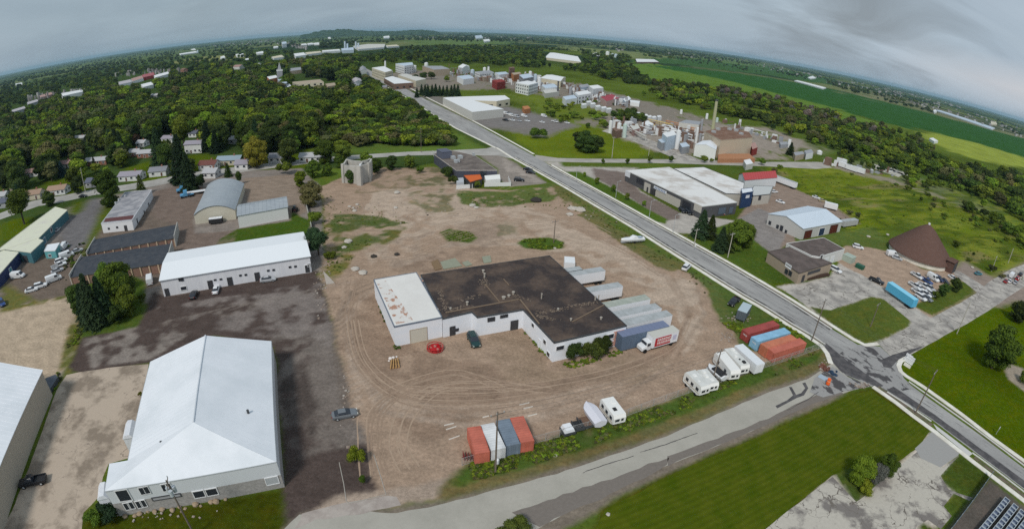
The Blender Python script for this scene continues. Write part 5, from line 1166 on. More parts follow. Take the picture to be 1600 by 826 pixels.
# ------------------------------------------------------------------ containers,trailers,campers,boats
def axis_place(a,b,h):
    A = G(*a,h); B = G(*b,h); return (A+B)/2,(B-A).length,math.atan2(B.y-A.y,B.x-A.x)
def container(a,b,col,label,L_=None,h=2.6,W=2.44,name='shipping_container',door_end=0,mark=None):
    c,l,rot = axis_place(a,b,h); l = L_ or l; t_ = thing(name,label,'shipping container',(0,0,0))
    m = mat('container_'+col[0],col[1],0.6,0.12,0.4,tuple(v*0.8 for v in col[1]),rnd=0.0)
    mb = MB()
    for y in (-1,1):       # corrugated sides
        n = int(l/0.28); vs = []; 
        for i in range(n+1):
            x = -l/2+0.12+(l-0.24)*i/n; yy = y*(W/2-(0.0 if i % 2 else 0.06)); vs += [(x,yy,0.2),(x,yy,h-0.1)]
        mb.add(vs,[(2*i,2*i+2,2*i+3,2*i+1) for i in range(n)])
    n = int(l/0.28); vs = []
    for i in range(n+1):
        x = -l/2+0.1+(l-0.2)*i/n; z = h-(0.02 if i % 2 else 0.055); vs += [(x,-W/2+.06,z),(x,W/2-.06,z)]
    mb.add(vs,[(2*i,2*i+2,2*i+3,2*i+1) for i in range(n)])
    mb.box(-l/2+.06,0,.15,h-.05,.06,W-.1); mb.box(l/2-.06,0,.15,h-.05,.06,W-.1); mb.box(0,0,.08,.2,l-.1,W-.1); body = mb.build('body',m,t_)
    fr = MB()
    for x in (-1,1):
        for y in (-1,1): fr.box(x*(l/2-.07),y*(W/2-.06),0,h,.16,.14)
    for y in (-1,1): fr.box(0,y*(W/2-.04),h-.12,h+.01,l-.2,.1); fr.box(0,y*(W/2-.04),.05,.2,l-.2,.1)
    for x in (-1,1): fr.box(x*(l/2-.05),0,h-.13,h+.012,.12,W-.2)
    fr.build('frame',m,t_)
    ex = -1 if door_end == 0 else 1
    for y in (-1,1):
        d = MB(); d.box(ex*(l/2-.02),y*W/4,.15,h-.14,.06,W/2-.12)
        for yy in (y*W/4-.3,y*W/4+.3): d.cyl((ex*(l/2+.04),yy,.2),(ex*(l/2+.04),yy,h-.18),.025,n=5)
        d.build('door',m,t_)
    if mark:
        mb = MB(); 
        for k in range(6): mb.box(ex*(l/2+.035),-.75+k*.22,h*.62,h*.75,.01,.14)
        mb.build('lettering',M_FRAME,t_,kind='stuff')
    t_.location = (c.x,c.y,0.02); t_.rotation_euler = (0,0,rot)
    return t_
RED = ('brick_red',(0.55,0.155,0.105)); ORG = ('salmon_orange',(0.56,0.19,0.105)); DRED = ('dark_red',(0.36,0.07,0.06)); SKY = ('sky_blue',(0.27,0.50,0.68)); SLT = ('slate_blue',(0.19,0.235,0.29)); WHT = ('chalk_white',(0.70,0.70,0.70)); NVY = ('navy_blue',(0.10,0.125,0.20))
container((740.6,665.5),(754,708),RED,'orange red short container, leftmost of the four in the lower middle',6.3)
container((761.5,662),(779,701),WHT,'white short container between the left red and the grey one',6.3)
container((786,656.5),(802,693),SLT,'blue grey short container second from the right of four',6.3,door_end=1)
container((808,652.5),(823,688),RED,'orange red short container, rightmost of the four in the lower middle',6.3,door_end=1)
container((1164.7,518),(1213.2,504),DRED,'dark red long container nearest the main road',mark=1)
container((1179,530),(1230.5,515.4),SKY,'light blue long container between red ones',mark=1)
container((1194,540.7),(1241,526),ORG,'orange long container second from the fence')
container((1205,547.5),(1255,531.7),RED,'salmon red long container beside the fence')
M_ALU = mat('trailer_white',(0.74,0.75,0.77),0.5,0.04); M_GREYR = mat('trailer_grey_roof',(0.42,0.44,0.45),0.6,0.12,0.5,(0.34,0.36,0.36))
def trailer(c,l,rot,label,h=4.0,W=2.5,wall=None,roof=None,zb=1.1,name='semi_trailer',cat='trailer',wheels=True,frame_end=False):
    t_ = thing(name,label,cat,(0,0,0)); wall = wall or M_ALU; roof = roof or M_GREYR
    mb = MB(); mb.box(0,0,zb,h-.08,l,W); n = int(l/1.2)
    for i in range(n+1):
        for y in (-1,1): mb.box(-l/2+.06+(l-.12)*i/n,y*(W/2+.01),zb,h-.1,.05,.03)
    mb.build('body',wall,t_)
    r = MB(); r.box(0,0,h-.08,h,l+.02,W+.04,tx=1,ty=.98)
    for i in range(1,n): r.box(-l/2+l*i/n,0,h,h+.03,.05,W-.1)
    r.build('roof_panel',roof,t_)
    if frame_end:
        r = MB(); r.box(l/2-.1,0,h-.05,h+.18,.3,W+.1); r.build('end_frame',mat('brown_wood',(0.3,0.22,0.16),0.9),t_)
    for y in (-1,1):
        d = MB(); d.box(l/2+.03,y*W/4,zb+.1,h-.2,.05,W/2-.1); d.cyl((l/2+.08,y*W/4,zb+.1),(l/2+.08,y*W/4,h-.2),.03,n=5); d.build('door',wall,t_)
    if wheels:
        for x in (l/2-1.2,l/2-2.5):
            for y in (-1,1): m = MB(); m.cyl((x,y*(W/2-.5),.5),(x,y*(W/2-.02),.5),.5,n=14); m.build('wheel',M_TYRE,t_)
        for y in (-.8,.8): m = MB(); m.box(-l/2+2.5,y,0,zb,.15,.15); m.build('landing_leg',M_DARKMET,t_)
        m = MB(); m.box(l/2-1.9,0,.6,zb,3.4,1.0)
        m.build('undercarriage',M_DARKMET,t_)
    t_.location = (c.x,c.y,0.01); t_.rotation_euler = (0,0,rot); return t_
eA,eB = G(858.5,399,5),G(979,508,5); e = (eB-eA).normalized(); outw = Vector((-e.y,e.x)); outw = outw if outw.x > 0 else -outw; trot = math.atan2(outw.y,outw.x)
for (x,y,l,lab,kw) in ((908,418.5,7,'short trailer, farthest of those backed up to the factory',{}),(942.5,419.5,14,'white trailer parked second from the far factory corner',{}),(969.5,443.5,13,'white trailer standing apart between its neighbours at the factory',{}),
        (1012,463,15.5,'long white trailer with greenish grey roof, third from the box truck',{'roof': mat('mossy_roof',(0.40,0.42,0.37),0.7,0.15,0.6,(0.33,0.36,0.31))}),(1029.5,476.5,15.5,'long white trailer with raised brown end frame at the factory',{'frame_end': True}),(1046,488,15,'white trailer with grey roof beside the navy one',{}),
        (1041,504.5,13,'navy blue trailer between white trailer and box truck',{'wall': mat('navy_side',(0.10,0.14,0.20),0.5,0.1),'roof': mat('navy_roof',(0.17,0.20,0.30),0.6,0.15),'zb': 0.25})):
    p = G(x,y,4.0)-outw*(l/2); trailer(p,l,trot,lab,**kw)
# box truck with red picture panel
c,l,rot = axis_place((1016.5,523),(1056,512),3.7)
t_ = thing('box_truck','white moving truck with red lettered side panel at the end of the trailer row','truck',(0,0,0))
mb = MB(); mb.box(0,0,.85,3.7,l,2.5); mb.build('box_body',M_ALU,t_); mb = MB(); mb.box(0,0,3.7,3.76,l+.05,2.55,tx=1,ty=.97); mb.build('roof_panel',mat('cream_roof2',(0.52,0.51,0.46),0.7,0.08),t_)
pn = MB(); pn.box(-.8,-1.27,1.1,3.3,l*.62,.04); pn = pn.build('side_panel',mat('truck_red',(0.42,0.02,0.03),0.5),t_)
mb = MB()
for r_,(z0,z1,n_,w_) in enumerate(((2.35,3.0,7,.42),(1.5,2.15,8,.38))):
    for k in range(n_):
        x = -.8-l*.24+k*(w_+.14)+.3; mb.box(x-w_*.32,-1.30,z0,z1,w_*.26,.03); mb.box(x+w_*.32,-1.30,z0,z1,w_*.26,.03); mb.box(x,-1.30,z1-.16,z1,w_*.5,.03)
        if k % 2: mb.box(x,-1.30,z0+.22,z0+.36,w_*.5,.03)
mb.build('lettering',mat('letter_white',(0.75,0.72,0.70),0.6),pn,kind='stuff')
mb = MB(); mb.box(l/2-1.1,-1.27,1.6,2.9,1.1,.03); mb.build('picture_panel',mat('pale_lilac',(0.50,0.50,0.62),0.6),t_)
mb = MB(); loft(mb,[(-l/2-2.6,.6,1.35,.95,.9),(-l/2-2.3,.5,1.6,1.05,.95),(-l/2-1.5,.5,1.75,1.1,1.0),(-l/2-1.4,.5,2.5,1.1,.95),(-l/2-.1,.5,2.6,1.1,1.0)]); mb.build('cab',PAINT,t_)
mb = MB(); mb.add([(-l/2-1.53,-.95,1.72),(-l/2-1.53,.95,1.72),(-l/2-1.43,.88,2.42),(-l/2-1.43,-.88,2.42)],[(0,1,2,3)])
for y in (-1,1): mb.add([(-l/2-1.35,y*1.12,1.6),(-l/2-.4,y*1.12,1.6),(-l/2-.4,y*1.08,2.3),(-l/2-1.3,y*1.08,2.3)],[(0,1,2,3)])
mb.build('windows',M_GLASS,t_)
for x in (-l/2-1.7,l/2-1.6):
    for y in (-1,1): m = MB(); m.cyl((x,y*.85,.48),(x,y*1.22,.48),.48,n=14); m.build('wheel',M_TYRE,t_)
t_.location = (c.x,c.y,0.01); t_.rotation_euler = (0,0,rot)
# camping vehicles by the fence
M_CAMP = mat('camper_white',(0.78,0.77,0.74),0.5,0.04); M_CAMPR = mat('camper_roof',(0.58,0.58,0.55),0.7,0.12,0.7,(0.66,0.66,0.63))
def camper(a,b,label,h=3.1,W=2.5,n_win=3,roofm=None,vents=3,motor=False,name='camper',stripe=True):
    c,l,rot = axis_place(a,b,h); t_ = thing(name,label,'camper' if name != 'box_trailer' else 'trailer',(0,0,0)); s = l/2
    mb = MB(); pr = [(-s,.75),(-s+.35,.6),(s-.9,.6),(s,1.1),(s,h-.7),(s-.35,h-.08),(-s+.3,h-.08),(-s,h-.5)]
    vs = [(x,-W/2,z) for x,z in pr]+[(x,W/2,z) for x,z in pr]; k = len(pr)
    mb.add(vs,[tuple(range(k)),tuple(reversed(range(k,2*k)))]+[(i,k+i,k+(i+1) % k,(i+1) % k) for i in range(k)]); mb.build('body',M_CAMP,t_)
    r = MB(); r.box(0,0,h-.09,h,l-.6,W-.06,tx=.98,ty=.96); r.build('roof_panel',roofm or M_CAMPR,t_)
    for i in range(vents):
        x = -s+l*(i+1)/(vents+1); v = MB(); w_ = random.choice((.45,.7,.9)); v.box(x,random.uniform(-.5,.5),h,h+random.choice((.12,.28)),w_,w_*.8,0,tx=.85,ty=.85); v.build('roof_vent',random.choice((M_BLACKP,M_CAMP,M_CAMP)),t_)
    for y in (-1,1):
        for i in range(n_win):
            x = -s+l*(i+.7)/(n_win+.4); v = MB(); v.box(x,y*(W/2+.01),1.5,2.25,.85,.04); v.build('window',M_GLASS,t_)
    for x,w_ in ((s,.9),(-s,.9)):
        v = MB(); v.box(x,-.5,1.6,2.15,.06,w_); v.build('window',M_GLASS,t_)
        v = MB(); v.box(x,.55,1.6,2.15,.06,.5); v.build('window',M_GLASS,t_)
    if stripe:
        for y in (-1,1): v = MB(); v.box(0,y*(W/2+.012),1.15,1.28,l*.9,.03); v.build('stripe',mat('beige_stripe',(0.45,0.36,0.25),0.6),t_)
    for x in ((-.6,.35) if not motor else (-s+1.2,s-1.4)):
        for y in (-1,1): m = MB(); m.cyl((x,y*(W/2-.3),.36),(x,y*(W/2+.01),.36),.36,n=12); m.build('wheel',M_TYRE,t_)
    if not motor: m = MB(); m.box(-s-.6,0,.45,.6,1.4,.2); m.build('hitch',M_DARKMET,t_)
    t_.location = (c.x,c.y,0.01); t_.rotation_euler = (0,0,rot); return t_
camper((1078,577.5),(1104.5,603),'cream camper at the left end of the camper row',motor=True,vents=2)
camper((1096,575),(1117,599),'cream camper with dark roof hatch, second from the left',h=2.9,n_win=1)
camper((1125,548),(1151,579.5),'plain white camper between boat and vented camper',h=3.2,vents=0,n_win=2,roofm=M_CAMP)
camper((1138,542),(1166,571),'white camper with many roof vents in the camper row',h=3.2,vents=5)
c,l,rot = axis_place((1154.5,538),(1189,568.5),3.0); trailer(c,l,rot,'white box trailer between the campers and the blue container',3.0,2.5,M_ALU,mat('bright_roof',(0.70,0.72,0.74),0.5),.6,'box_trailer')
camper((948,619),(970,648.5),'white camper standing by the fence right of the wrapped boat',h=3.0,vents=2,roofm=M_CAMP)
p = G(889.5,413,1.5); trailer(p,4.2,trot+1.1,'white boxy trailer at the far corner of the factory',3.0,3.0,PAINT,PAINT,.4,'cargo_trailer')
def boat(a,b,label,W=2.4,cover=None,h=1.9,dark=False):
    c,l,rot = axis_place(a,b,h-.3); t_ = thing('boat',label,'boat',(0,0,0)); n = 10; vs = []; s = l/2
    for i in range(n+1):
        u = i/n; x = s-l*u; w = W/2*(1-(1-min(1,u*2.2+.06))**2.6)*(1-.12*max(0,u-.6)); w = max(w,.12); k = .75+.15*math.sin(u*2)
        vs += [(x,0,.6+.35*(1-u)**3),(x,-w*.85,.95),(x,-w,h-.35),(x,0,h-.12*(1-u)),(x,w,h-.35),(x,w*.85,.95)]
    fs = []
    for i in range(n):
        for k in range(6): a_ = i*6+k; b_ = i*6+(k+1) % 6; fs.append((a_,b_,b_+6,a_+6))
    fs += [(0,1,2,3,4,5),tuple(reversed(range(n*6,n*6+6)))]
    mb = MB(); mb.add(vs,fs); mb.build('hull',cover or PAINT,t_,smooth=False)
    if dark: mb = MB(); mb.box(-s*.25,0,h-.3,h+.05,l*.6,W*.72); mb.build('cockpit_cover',M_BLACKP,t_)
    for y in (-.8,.8): m = MB(); m.cyl((-.6,y-.1,.33),(-.6,y+.1,.33),.33,n=10); m.build('trailer_wheel',M_TYRE,t_)
    m = MB(); m.box(.2,0,.35,.6,l*.95,.9); m.build('trailer_frame',M_STEEL,t_)
    t_.location = (c.x,c.y,0.01); t_.rotation_euler = (0,0,rot); return t_
boat((939.4,659),(916,627),'boat in white shrink wrap by the fence',2.7,mat('shrink_wrap',(0.66,0.65,0.70),0.4,0.04),2.2)
boat((1133,589.5),(1108,568),'white boat with black cockpit cover between the campers',2.3,None,1.8,True)
bt = boat((1006,371),(971,373),'white motorboat on a trailer beside the main road',2.6,None,1.9)
mb = MB(); loft(mb,[(-1.6,1.7,2.2,.9,.8),(-.2,1.7,2.6,.9,.7),(.8,1.7,2.0,.7,.5),(1.2,1.7,1.9,.4,.3)]); o = mb.build('cabin',PAINT); o.parent = bt
mb = MB(); mb.box(-2.6,0,1.9,2.0,1.6,1.5); o = mb.build('seat_well',mat('pale_blue_seat',(0.35,0.42,0.48),0.6),None); o.parent = bt
# small trailers left of the boat
def flatbed(a,b,W,label,m,h=0.8,lid=None):
    c,l,rot = axis_place(a,b,h); t_ = thing('utility_trailer',label,'trailer',(0,0,0)); mb = MB(); mb.box(0,0,h-.15,h,l,W); mb.build('deck',m,t_)
    mb = MB()
    for y in (-1,1): mb.box(0,y*W/2,h-.2,h+.35,l,.08)
    mb.box(l/2,0,h-.2,h+.35,.08,W); mb.build('side_rail',M_DARKMET,t_)
    if lid: mb = MB(); mb.box(0,0,h,h+.9,l*.95,W*.95,0,tx=.9,ty=.7); mb.build('lid',lid,t_)
    for y in (-1,1): mm = MB(); mm.cyl((0,y*(W/2+.05),.33),(0,y*(W/2+.28),.33),.33,n=10); mm.build('wheel',M_TYRE,t_)
    t_.location = (c.x,c.y,0.01); t_.rotation_euler = (0,0,rot); return t_
flatbed((883,666),(891,678),2.2,'small trailer with pale lid at the left end of the fence row',M_DARKMET,lid=M_ALU)
flatbed((899,657),(907,671),1.7,'black utility trailer with open deck by the fence',M_BLACKP)
flatbed((909,651),(919,667),2.1,'utility trailer with brown plank deck left of the wrapped boat',mat('brown_planks',(0.16,0.10,0.07),0.9,0.2))
# cyan trailer, grey box truck, white trailers
c,l,rot = axis_place((1391,440),(1432,468),3.6)
t_ = trailer(c,l,rot,'long bright blue trailer lying along the paved drive',3.6,2.5,mat('cyan_side',(0.10,0.42,0.62),0.5,0.06),mat('cyan_roof',(0.25,0.60,0.78),0.5,0.06),.9)
c,l,rot = axis_place((1168,474),(1160,486),3); t_ = trailer(c,5.5,rot,'grey box trailer in the weeds beside the main road',3.0,2.5,mat('slate_side',(0.10,0.12,0.14),0.6),mat('pale_blue_roof',(0.42,0.50,0.54),0.6),.5,'box_trailer')
p = G(1297,327); trailer(p,6.5,heading(1297,327,16,4),'white box trailer behind the gable workshop',3.2,2.5,PAINT,PAINT,.7,'box_trailer')
p = G(1226,290); trailer(p,14,heading(1226,290,24,9),'long white trailer right of the red roofed shed',3.8,2.5,M_ALU,M_GREYR,1.0)
p = G(1325,353); trailer(p,12,heading(1325,353,26,-4),'grey trailer standing behind the gable workshop in the weeds',3.0,2.6,mat('pale_grey_side',(0.42,0.42,0.42),0.7),M_GREYR,.6)
p = G(338,349); trailer(p,5,heading(340,348,26,-3),'dark trailer with pale lid in front of the arched hall',2.2,2.2,M_BLACKP,M_ALU,.5,'cargo_trailer')
for i,(x,y) in enumerate(((1319,263),(1330,267),(1341,270))):
    p = G(x,y); trailer(p,9,heading(x,y,12,4),['white trailer at the left end of the dirt track group','white trailer in the middle of the dirt track group','white trailer at the right end of the dirt track group'][i],3.8,2.5,PAINT,PAINT,.6,'box_trailer')
# blue tractor trucks
def tractor(px,py,dx,dy,label,colm):
    t_ = thing('semi_truck',label,'truck',(0,0,0)); mb = MB(); loft(mb,[(-3.2,.8,1.1,.5,.5),(-.4,.8,1.1,.5,.5),(-.35,.8,3.3,1.2,1.1),(1.2,.8,3.2,1.2,1.05),(1.5,.8,1.9,1.15,1.0),(2.9,.8,1.7,.95,.85)]); mb.build('cab',colm,t_)
    mb = MB(); mb.add([(1.25,-.95,3.1),(1.25,.95,3.1),(1.56,1.0,2.0),(1.56,-1.0,2.0)],[(0,1,2,3)]); mb.build('windscreen',M_GLASS,t_)
    for x in (-2.8,-1.6,2.2):
        for y in (-1,1): m = MB(); m.cyl((x,y*.8,.5),(x,y*1.2,.5),.5,n=12); m.build('wheel',M_TYRE,t_)
    p = G(px,py); t_.location = (p.x,p.y,.01); t_.rotation_euler = (0,0,heading(px,py,dx,dy))
SKB = mat('truck_blue',(0.10,0.30,0.50),0.4)
tractor(286,300,-10,2,'light blue semi truck behind another near the arched hall',SKB); tractor(292,308,-10,2,'light blue semi truck pulling a pale flatbed near the arched hall',SKB)
p = G(306,303); trailer(p,9,heading(306,303,20,-3),'pale flatbed trailer behind the light blue truck',1.3,2.4,M_ALU,M_ALU,1.0)
# tractor by the barn fence
t_ = thing('farm_tractor','small dark red tractor on the grass beside the white barn','tractor',(0,0,0)); mb = MB(); mb.box(.6,0,.6,1.4,2.2,.8); mb.box(-.6,0,.6,1.1,1.2,.9); mb.build('body',mat('tractor_red',(0.14,0.03,0.03),0.6),t_); mb = MB(); mb.box(-.5,0,1.1,2.3,1.1,1.1,0,tx=.9,ty=.9); mb.build('cab',M_GLASS,t_)
for x,r_ in ((-.8,.75),(1.4,.45)):
    for y in (-1,1): m = MB(); m.cyl((x,y*.6,r_),(x,y*1.0,r_),r_,n=14); m.build('wheel',M_TYRE,t_)
p = G(461,330); t_.location = (p.x,p.y,0); t_.rotation_euler = (0,0,1.9)

# ------------------------------------------------------------------ lot oddments
# red round implement
t_ = thing('farm_implement','bright red round farm implement before the factory annex','farm machine',(0,0,0)); RM = mat('implement_red',(0.42,0.012,0.015),0.5)
for (r_,z) in ((1.75,.35),(1.7,.95),(.9,.7)):
    mb = MB(); n = 28; vs = [(r_*math.cos(2*math.pi*i/n),r_*math.sin(2*math.pi*i/n),z) for i in range(n)]
    for i in range(n): mb.cyl(vs[i],vs[(i+1) % n],.085,n=5,caps=False)
    mb.build('ring',RM,t_)
for i in range(12):
    a = 2*math.pi*i/12; mb = MB(); mb.cyl((0.2*math.cos(a),.2*math.sin(a),.75),(1.75*math.cos(a+.25),1.75*math.sin(a+.25),.4),.06,n=5); mb.build('spoke',RM,t_)
mb = MB(); mb.cyl((0,0,.2),(0,0,.75),1.35,1.1,n=14); mb.box(.3,.5,.7,1.15,1.1,.7,.5,tx=.8,ty=.8); mb.build('deck_body',RM,t_)
mb = MB(); mb.cyl((0,0,0),(0,0,1.1),.3,n=10); mb.build('hub',mat('pink_rust',(0.45,0.20,0.17),0.8),t_)
for (x,y,s) in ((.7,-.9,.35),(-.8,-.5,.25),(1.6,.3,.3)): mb = MB(); mb.box(x,y,.3,.9,s,s*1.6,.7); mb.build('bracket',mat('pink_rust',(0.45,0.20,0.17)),t_)
p = G(680,546); t_.location = (p.x,p.y,0)
# wooden pallet stack with sacks
t_ = thing('pallet_stack','stack of long wooden planks with white sacks near the annex corner','pallet',(0,0,0)); WOOD = mat('raw_wood',(0.45,0.27,0.11),0.85,0.15)
for k in range(4): mb = MB(); mb.box(-.75+k*.5,-.2+.1*k,.1+.02*k,.42+.02*k,.2,3.0,.06*k-.08); mb.build('plank',WOOD,t_)
for k in range(3): mb = MB(); mb.box(0,-1.2+k*1.1,0,.12,1.9,.15); mb.build('bearer',WOOD,t_)
for (x,y,s) in ((-.9,1.9,.45),(-.3,2.2,.38),(.4,2.5,.25),(-1.2,1.2,.25)):
    mb = MB(); mb.sphere((x,y,s*.5),s,9,6,sz=.7); mb.build('sack',mat('white_sack',(0.68,0.62,0.58),0.8),t_)
p = G(617,569); t_.location = (p.x,p.y,0); t_.rotation_euler = (0,0,.22)
# white concrete parking stops
for i,(a,b) in enumerate((((694,664.5),(709,661)),((697,671),(713,666)),((701.5,686.5),(718,680.5)),((811.5,632.5),(827,629)),((818,638.5),(832.5,635)),((824.5,650),(839,646.5)),((754,652),(764,649.5)))):
    A,B = G(*a),G(*b); c = (A+B)/2; mb = MB(); mb.box(c.x,c.y,0,.14,(B-A).length,.2,math.atan2(B.y-A.y,B.x-A.x),tx=1,ty=.7)
    tag(mb.build('parking_stop',mat('chalk',(0.62,0.58,0.52),0.8,0.1)),['white parking stop, upper of three left of the red container','white parking stop, middle of three left of the red container','white parking stop, lowest of three left of the red container','white parking stop, upper of three above the right red container','white parking stop, middle of three above the right red container','white parking stop, nearest to the right red container','faint parking stop behind the white short container'][i],'parking stop','parking stops in the dirt lot')
# slabs behind the factory
for i,(q,m,lab) in enumerate((([(688,410),(711,404),(722,416),(693,421)],mat('greenish_slab',(0.28,0.29,0.22),0.95,0.25),'greenish concrete slab half hidden behind the factory'),([(722,411),(731,408),(738,414),(728,417)],mat('greenish_slab',(0.28,0.29,0.22)),'small greenish slab behind the factory'),([(674,410),(684,406),(690,420),(680,423)],mat('brown_slab',(0.22,0.15,0.09),0.95,0.25),'brown plank slab behind the factory annex'),([(753,402),(766,400),(768,410),(756,412)],mat('greenish_slab',(0.28,0.29,0.22)),'pale slab at the factory back wall'),([(505,424),(515,434),(523,443),(510,445)],mat('pale_slab',(0.42,0.37,0.32),0.95,0.2),'pale concrete slab at the corner of the dark lot'))):
    mb = MB(); mb.prism(ccw([tuple(G(*p)) for p in q]),0,.25); tag(mb.build('concrete_slab',m),lab,'slab')
# rubble and boulders
RUB = [(555,421,1.2,'pale lump of rubble at the upper left of the factory'),(567,427,1.3,'broad pale lump of rubble left of the factory roof corner'),(584,401,1.0,'dark rubble heap above the factory annex'),(620,398,.9,'small dark heap above the factory annex'),(538,387,.9,'white block in weeds right of the dark shrub'),(544,378,1.4,'flat pale slab in the weeds'),(620,302,1.4,'white boulder in the far middle of the lot'),(618,325,.9,'white boulder in the small weed patch'),(546,323,.7,'leftmost white stone in the weeds'),(552,325,.6,'white stone beside the weed heap'),(558,320,.8,'white stone on top of the weed heap'),(554,330,.9,'pinkish stone below the weed heap'),(738,322,1.4,'pale rubble heap by the far grass'),(744,325,1.0,'small pale rubble by the far grass'),
      (895,327,1.9,'left pale gravel mound near the main road'),(907,329,2.1,'right pale gravel mound near the main road'),(890,336,1.4,'low pale mound below the gravel mounds'),(867,388,.5,'white stone at the edge of the round weed island'),(867,711,.45,'white stone in the verge outside the fence'),(950,803,.35,'white post top in the striped lawn'),(838,314,2.2,'black covered mound near the main road'),(668,336,.4,'dark lump in the middle of the lot'),(1519,418,.9,'white block beside the teal car'),(1357,370,1.0,'white block in the field left of the salt dome'),(1387,367,.9,'white block behind the salt dome')]
for (x,y,r_,lab) in RUB:
    p = G(x,y); mb = MB(); mb.sphere((0,0,r_*.2),r_,10,6,sz=.45); mb.v = [(a*random.uniform(.8,1.2)+p.x,b*random.uniform(.8,1.2)+p.y,c*random.uniform(.8,1.15)) for a,b,c in mb.v]
    m = mat('dark_heap',(0.05,0.045,0.04),0.95,0.2) if ('dark' in lab or 'black' in lab) and 'boulder' not in lab and 'shrub' not in lab else mat('pale_rubble',(0.46,0.42,0.37),0.95,0.2)
    tag(mb.build('rubble' if 'stone' not in lab else 'boulder',m),lab,'rubble' if 'stone' not in lab else 'stone')
# loose scrap and debris: too much to count
mb = MB()
for (x,y,rx,ry,n) in ((505,418,9,16,40),(1150,497,20,8,40),(1345,602,12,4,50),(1285,573,6,7,40),(560,325,14,8,30),(700,330,60,20,30),(1425,408,18,6,60),(120,398,14,8,40),(930,335,50,20,30),(620,330,60,25,40),(1135,525,14,10,40),(1050,190,60,10,120),(750,320,40,10,30),(250,805,60,6,20),(500,470,12,60,40),(540,620,10,60,30)):
    for k in range(n):
        p = G(x+random.gauss(0,rx*.5),y+random.gauss(0,ry*.5)); s = random.uniform(.12,.5)*(1 if y > 300 else 3); mb.box(p.x,p.y,0,s*random.uniform(.2,.6),s,s*random.uniform(.4,1.4),random.random()*3)
o = mb.build('debris',mat('mixed_debris',(0.26,0.20,0.16),0.95,0.3,0.5,(0.42,0.38,0.34),(0.45,0.6)),kind='stuff'); tag(o,'scattered bricks, timber and stone debris on the ground','debris')
# white board fence by the barn
def board_fence(a,b,hgt,label,m,bw=1.8,name='board_fence',post=None):
    A,B = G(*a),G(*b); L_ = (B-A).length; n = max(2,int(L_/bw)); ang = math.atan2(B.y-A.y,B.x-A.x); t_ = thing(name,label,'fence',(A.x,A.y,0)); e = (B-A)/L_
    for i in range(n):
        c = A+e*(L_*(i+.5)/n); mb = MB(); mb.box(c.x,c.y,.08,hgt,L_/n*.97,.05,ang); mb.build('board',m,t_)
    for i in range(n+1):
        c = A+e*(L_*i/n); mb = MB(); mb.box(c.x,c.y,0,hgt+.08,.1,.1,ang); mb.build('post',post or m,t_)
board_fence((477.5,318),(487,358),2.0,'tall white board fence between the barn lawn and the dirt lot',mat('fence_white',(0.55,0.56,0.52),0.8,0.1),2.4)
board_fence((713,296),(738,294),1.8,'white patio fence left of the orange roofed shelter',M_FRAME,1.6); board_fence((757,292),(798,291),1.8,'white patio fence in front of the white tent',M_FRAME,1.6); board_fence((798,291),(794,281),1.8,'short return of the patio fence beside the parking lot',M_FRAME,1.6)
M_BLUEF = mat('blue_fence',(0.10,0.17,0.24),0.6,0.08)
board_fence((1545,747),(1478,836),2.0,'blue grey sheet fence round the storage yard at lower right',M_BLUEF,2.4,post=M_STEEL)
board_fence((676,240),(682,256),1.8,'pale sheet fence left of the dark restaurant',mat('fence_white',(0.55,0.56,0.52)),1.8)
# chain link fence along the front of the lot
t_ = thing('chain_link_fence','chain link fence between the dirt lot and the weedy verge','fence',(*G(1000,640),0)); FP = [(722,727),(770,712),(830,694),(895,676),(960,657),(1020,634),(1075,614),(1130,596),(1180,579),(1235,561),(1288,542)]
M_WIRE = mat('fence_wire',(0.35,0.35,0.34),0.6)
pts_ = [G(*p) for p in FP]; rail = MB(); posts = []
for A,B in zip(pts_[:-1],pts_[1:]):
    n = max(1,round((B-A).length/3.0))
    for i in range(n): posts.append(A+(B-A)*i/n)
posts.append(pts_[-1])
for a,b in zip(posts[:-1],posts[1:]):
    for z in (1.75,.1): rail.cyl((a.x,a.y,z),(b.x,b.y,z),.03,n=4,caps=False)
rail.build('rail',M_WIRE,t_)
wire = MB()
for a,b in zip(posts[:-1],posts[1:]):
    d = (b-a); n = 10
    for i in range(-4,n):
        u0 = max(0,i/n); u1 = min(1,(i+4)/n); z0 = .1+1.6*((u0*n-i)/4); z1 = .1+1.6*((u1*n-i)/4)
        for za,zb_ in ((z0,z1),(1.8-z0,1.8-z1)):
            p,q_ = a+d*u0,a+d*u1; wire.cyl((p.x,p.y,za),(q_.x,q_.y,zb_),.008,n=3,caps=False)
wire.build('wire_mesh',M_WIRE,t_,kind='stuff')
pp0 = None
for p in posts:
    if pp0 is None: mb = MB(); mb.cyl((p.x,p.y,0),(p.x,p.y,1.85),.045,n=6); pp0 = mb.build('post',M_WIRE,t_); pb_ = p
    else: o = pp0.copy(); COL.objects.link(o); o.location = (p.x-pb_.x,p.y-pb_.y,0)
# red barrow and propane bottle at the container corner
p = G(733,716); t_ = thing('steel_rack','small dark red steel rack beside the left red container','rack',(p.x,p.y,0)); mb = MB()
for k in range(4): mb.box(p.x-.9+k*.5,p.y,0,1.2-.15*k,.08,1.2,.3)
mb.box(p.x-.2,p.y,.5,.6,2,.1,.3); mb.build('rack_frame',mat('dark_red_steel',(0.20,0.03,0.03),0.7),t_)
p = G(777,724); mb = MB(); mb.cyl((p.x,p.y,0),(p.x,p.y,.95),.32,n=10); mb.sphere((p.x,p.y,.95),.32,10,6,sz=.6); tag(mb.build('white_drum',M_FRAME),'white drum in the weeds before the white container','drum')
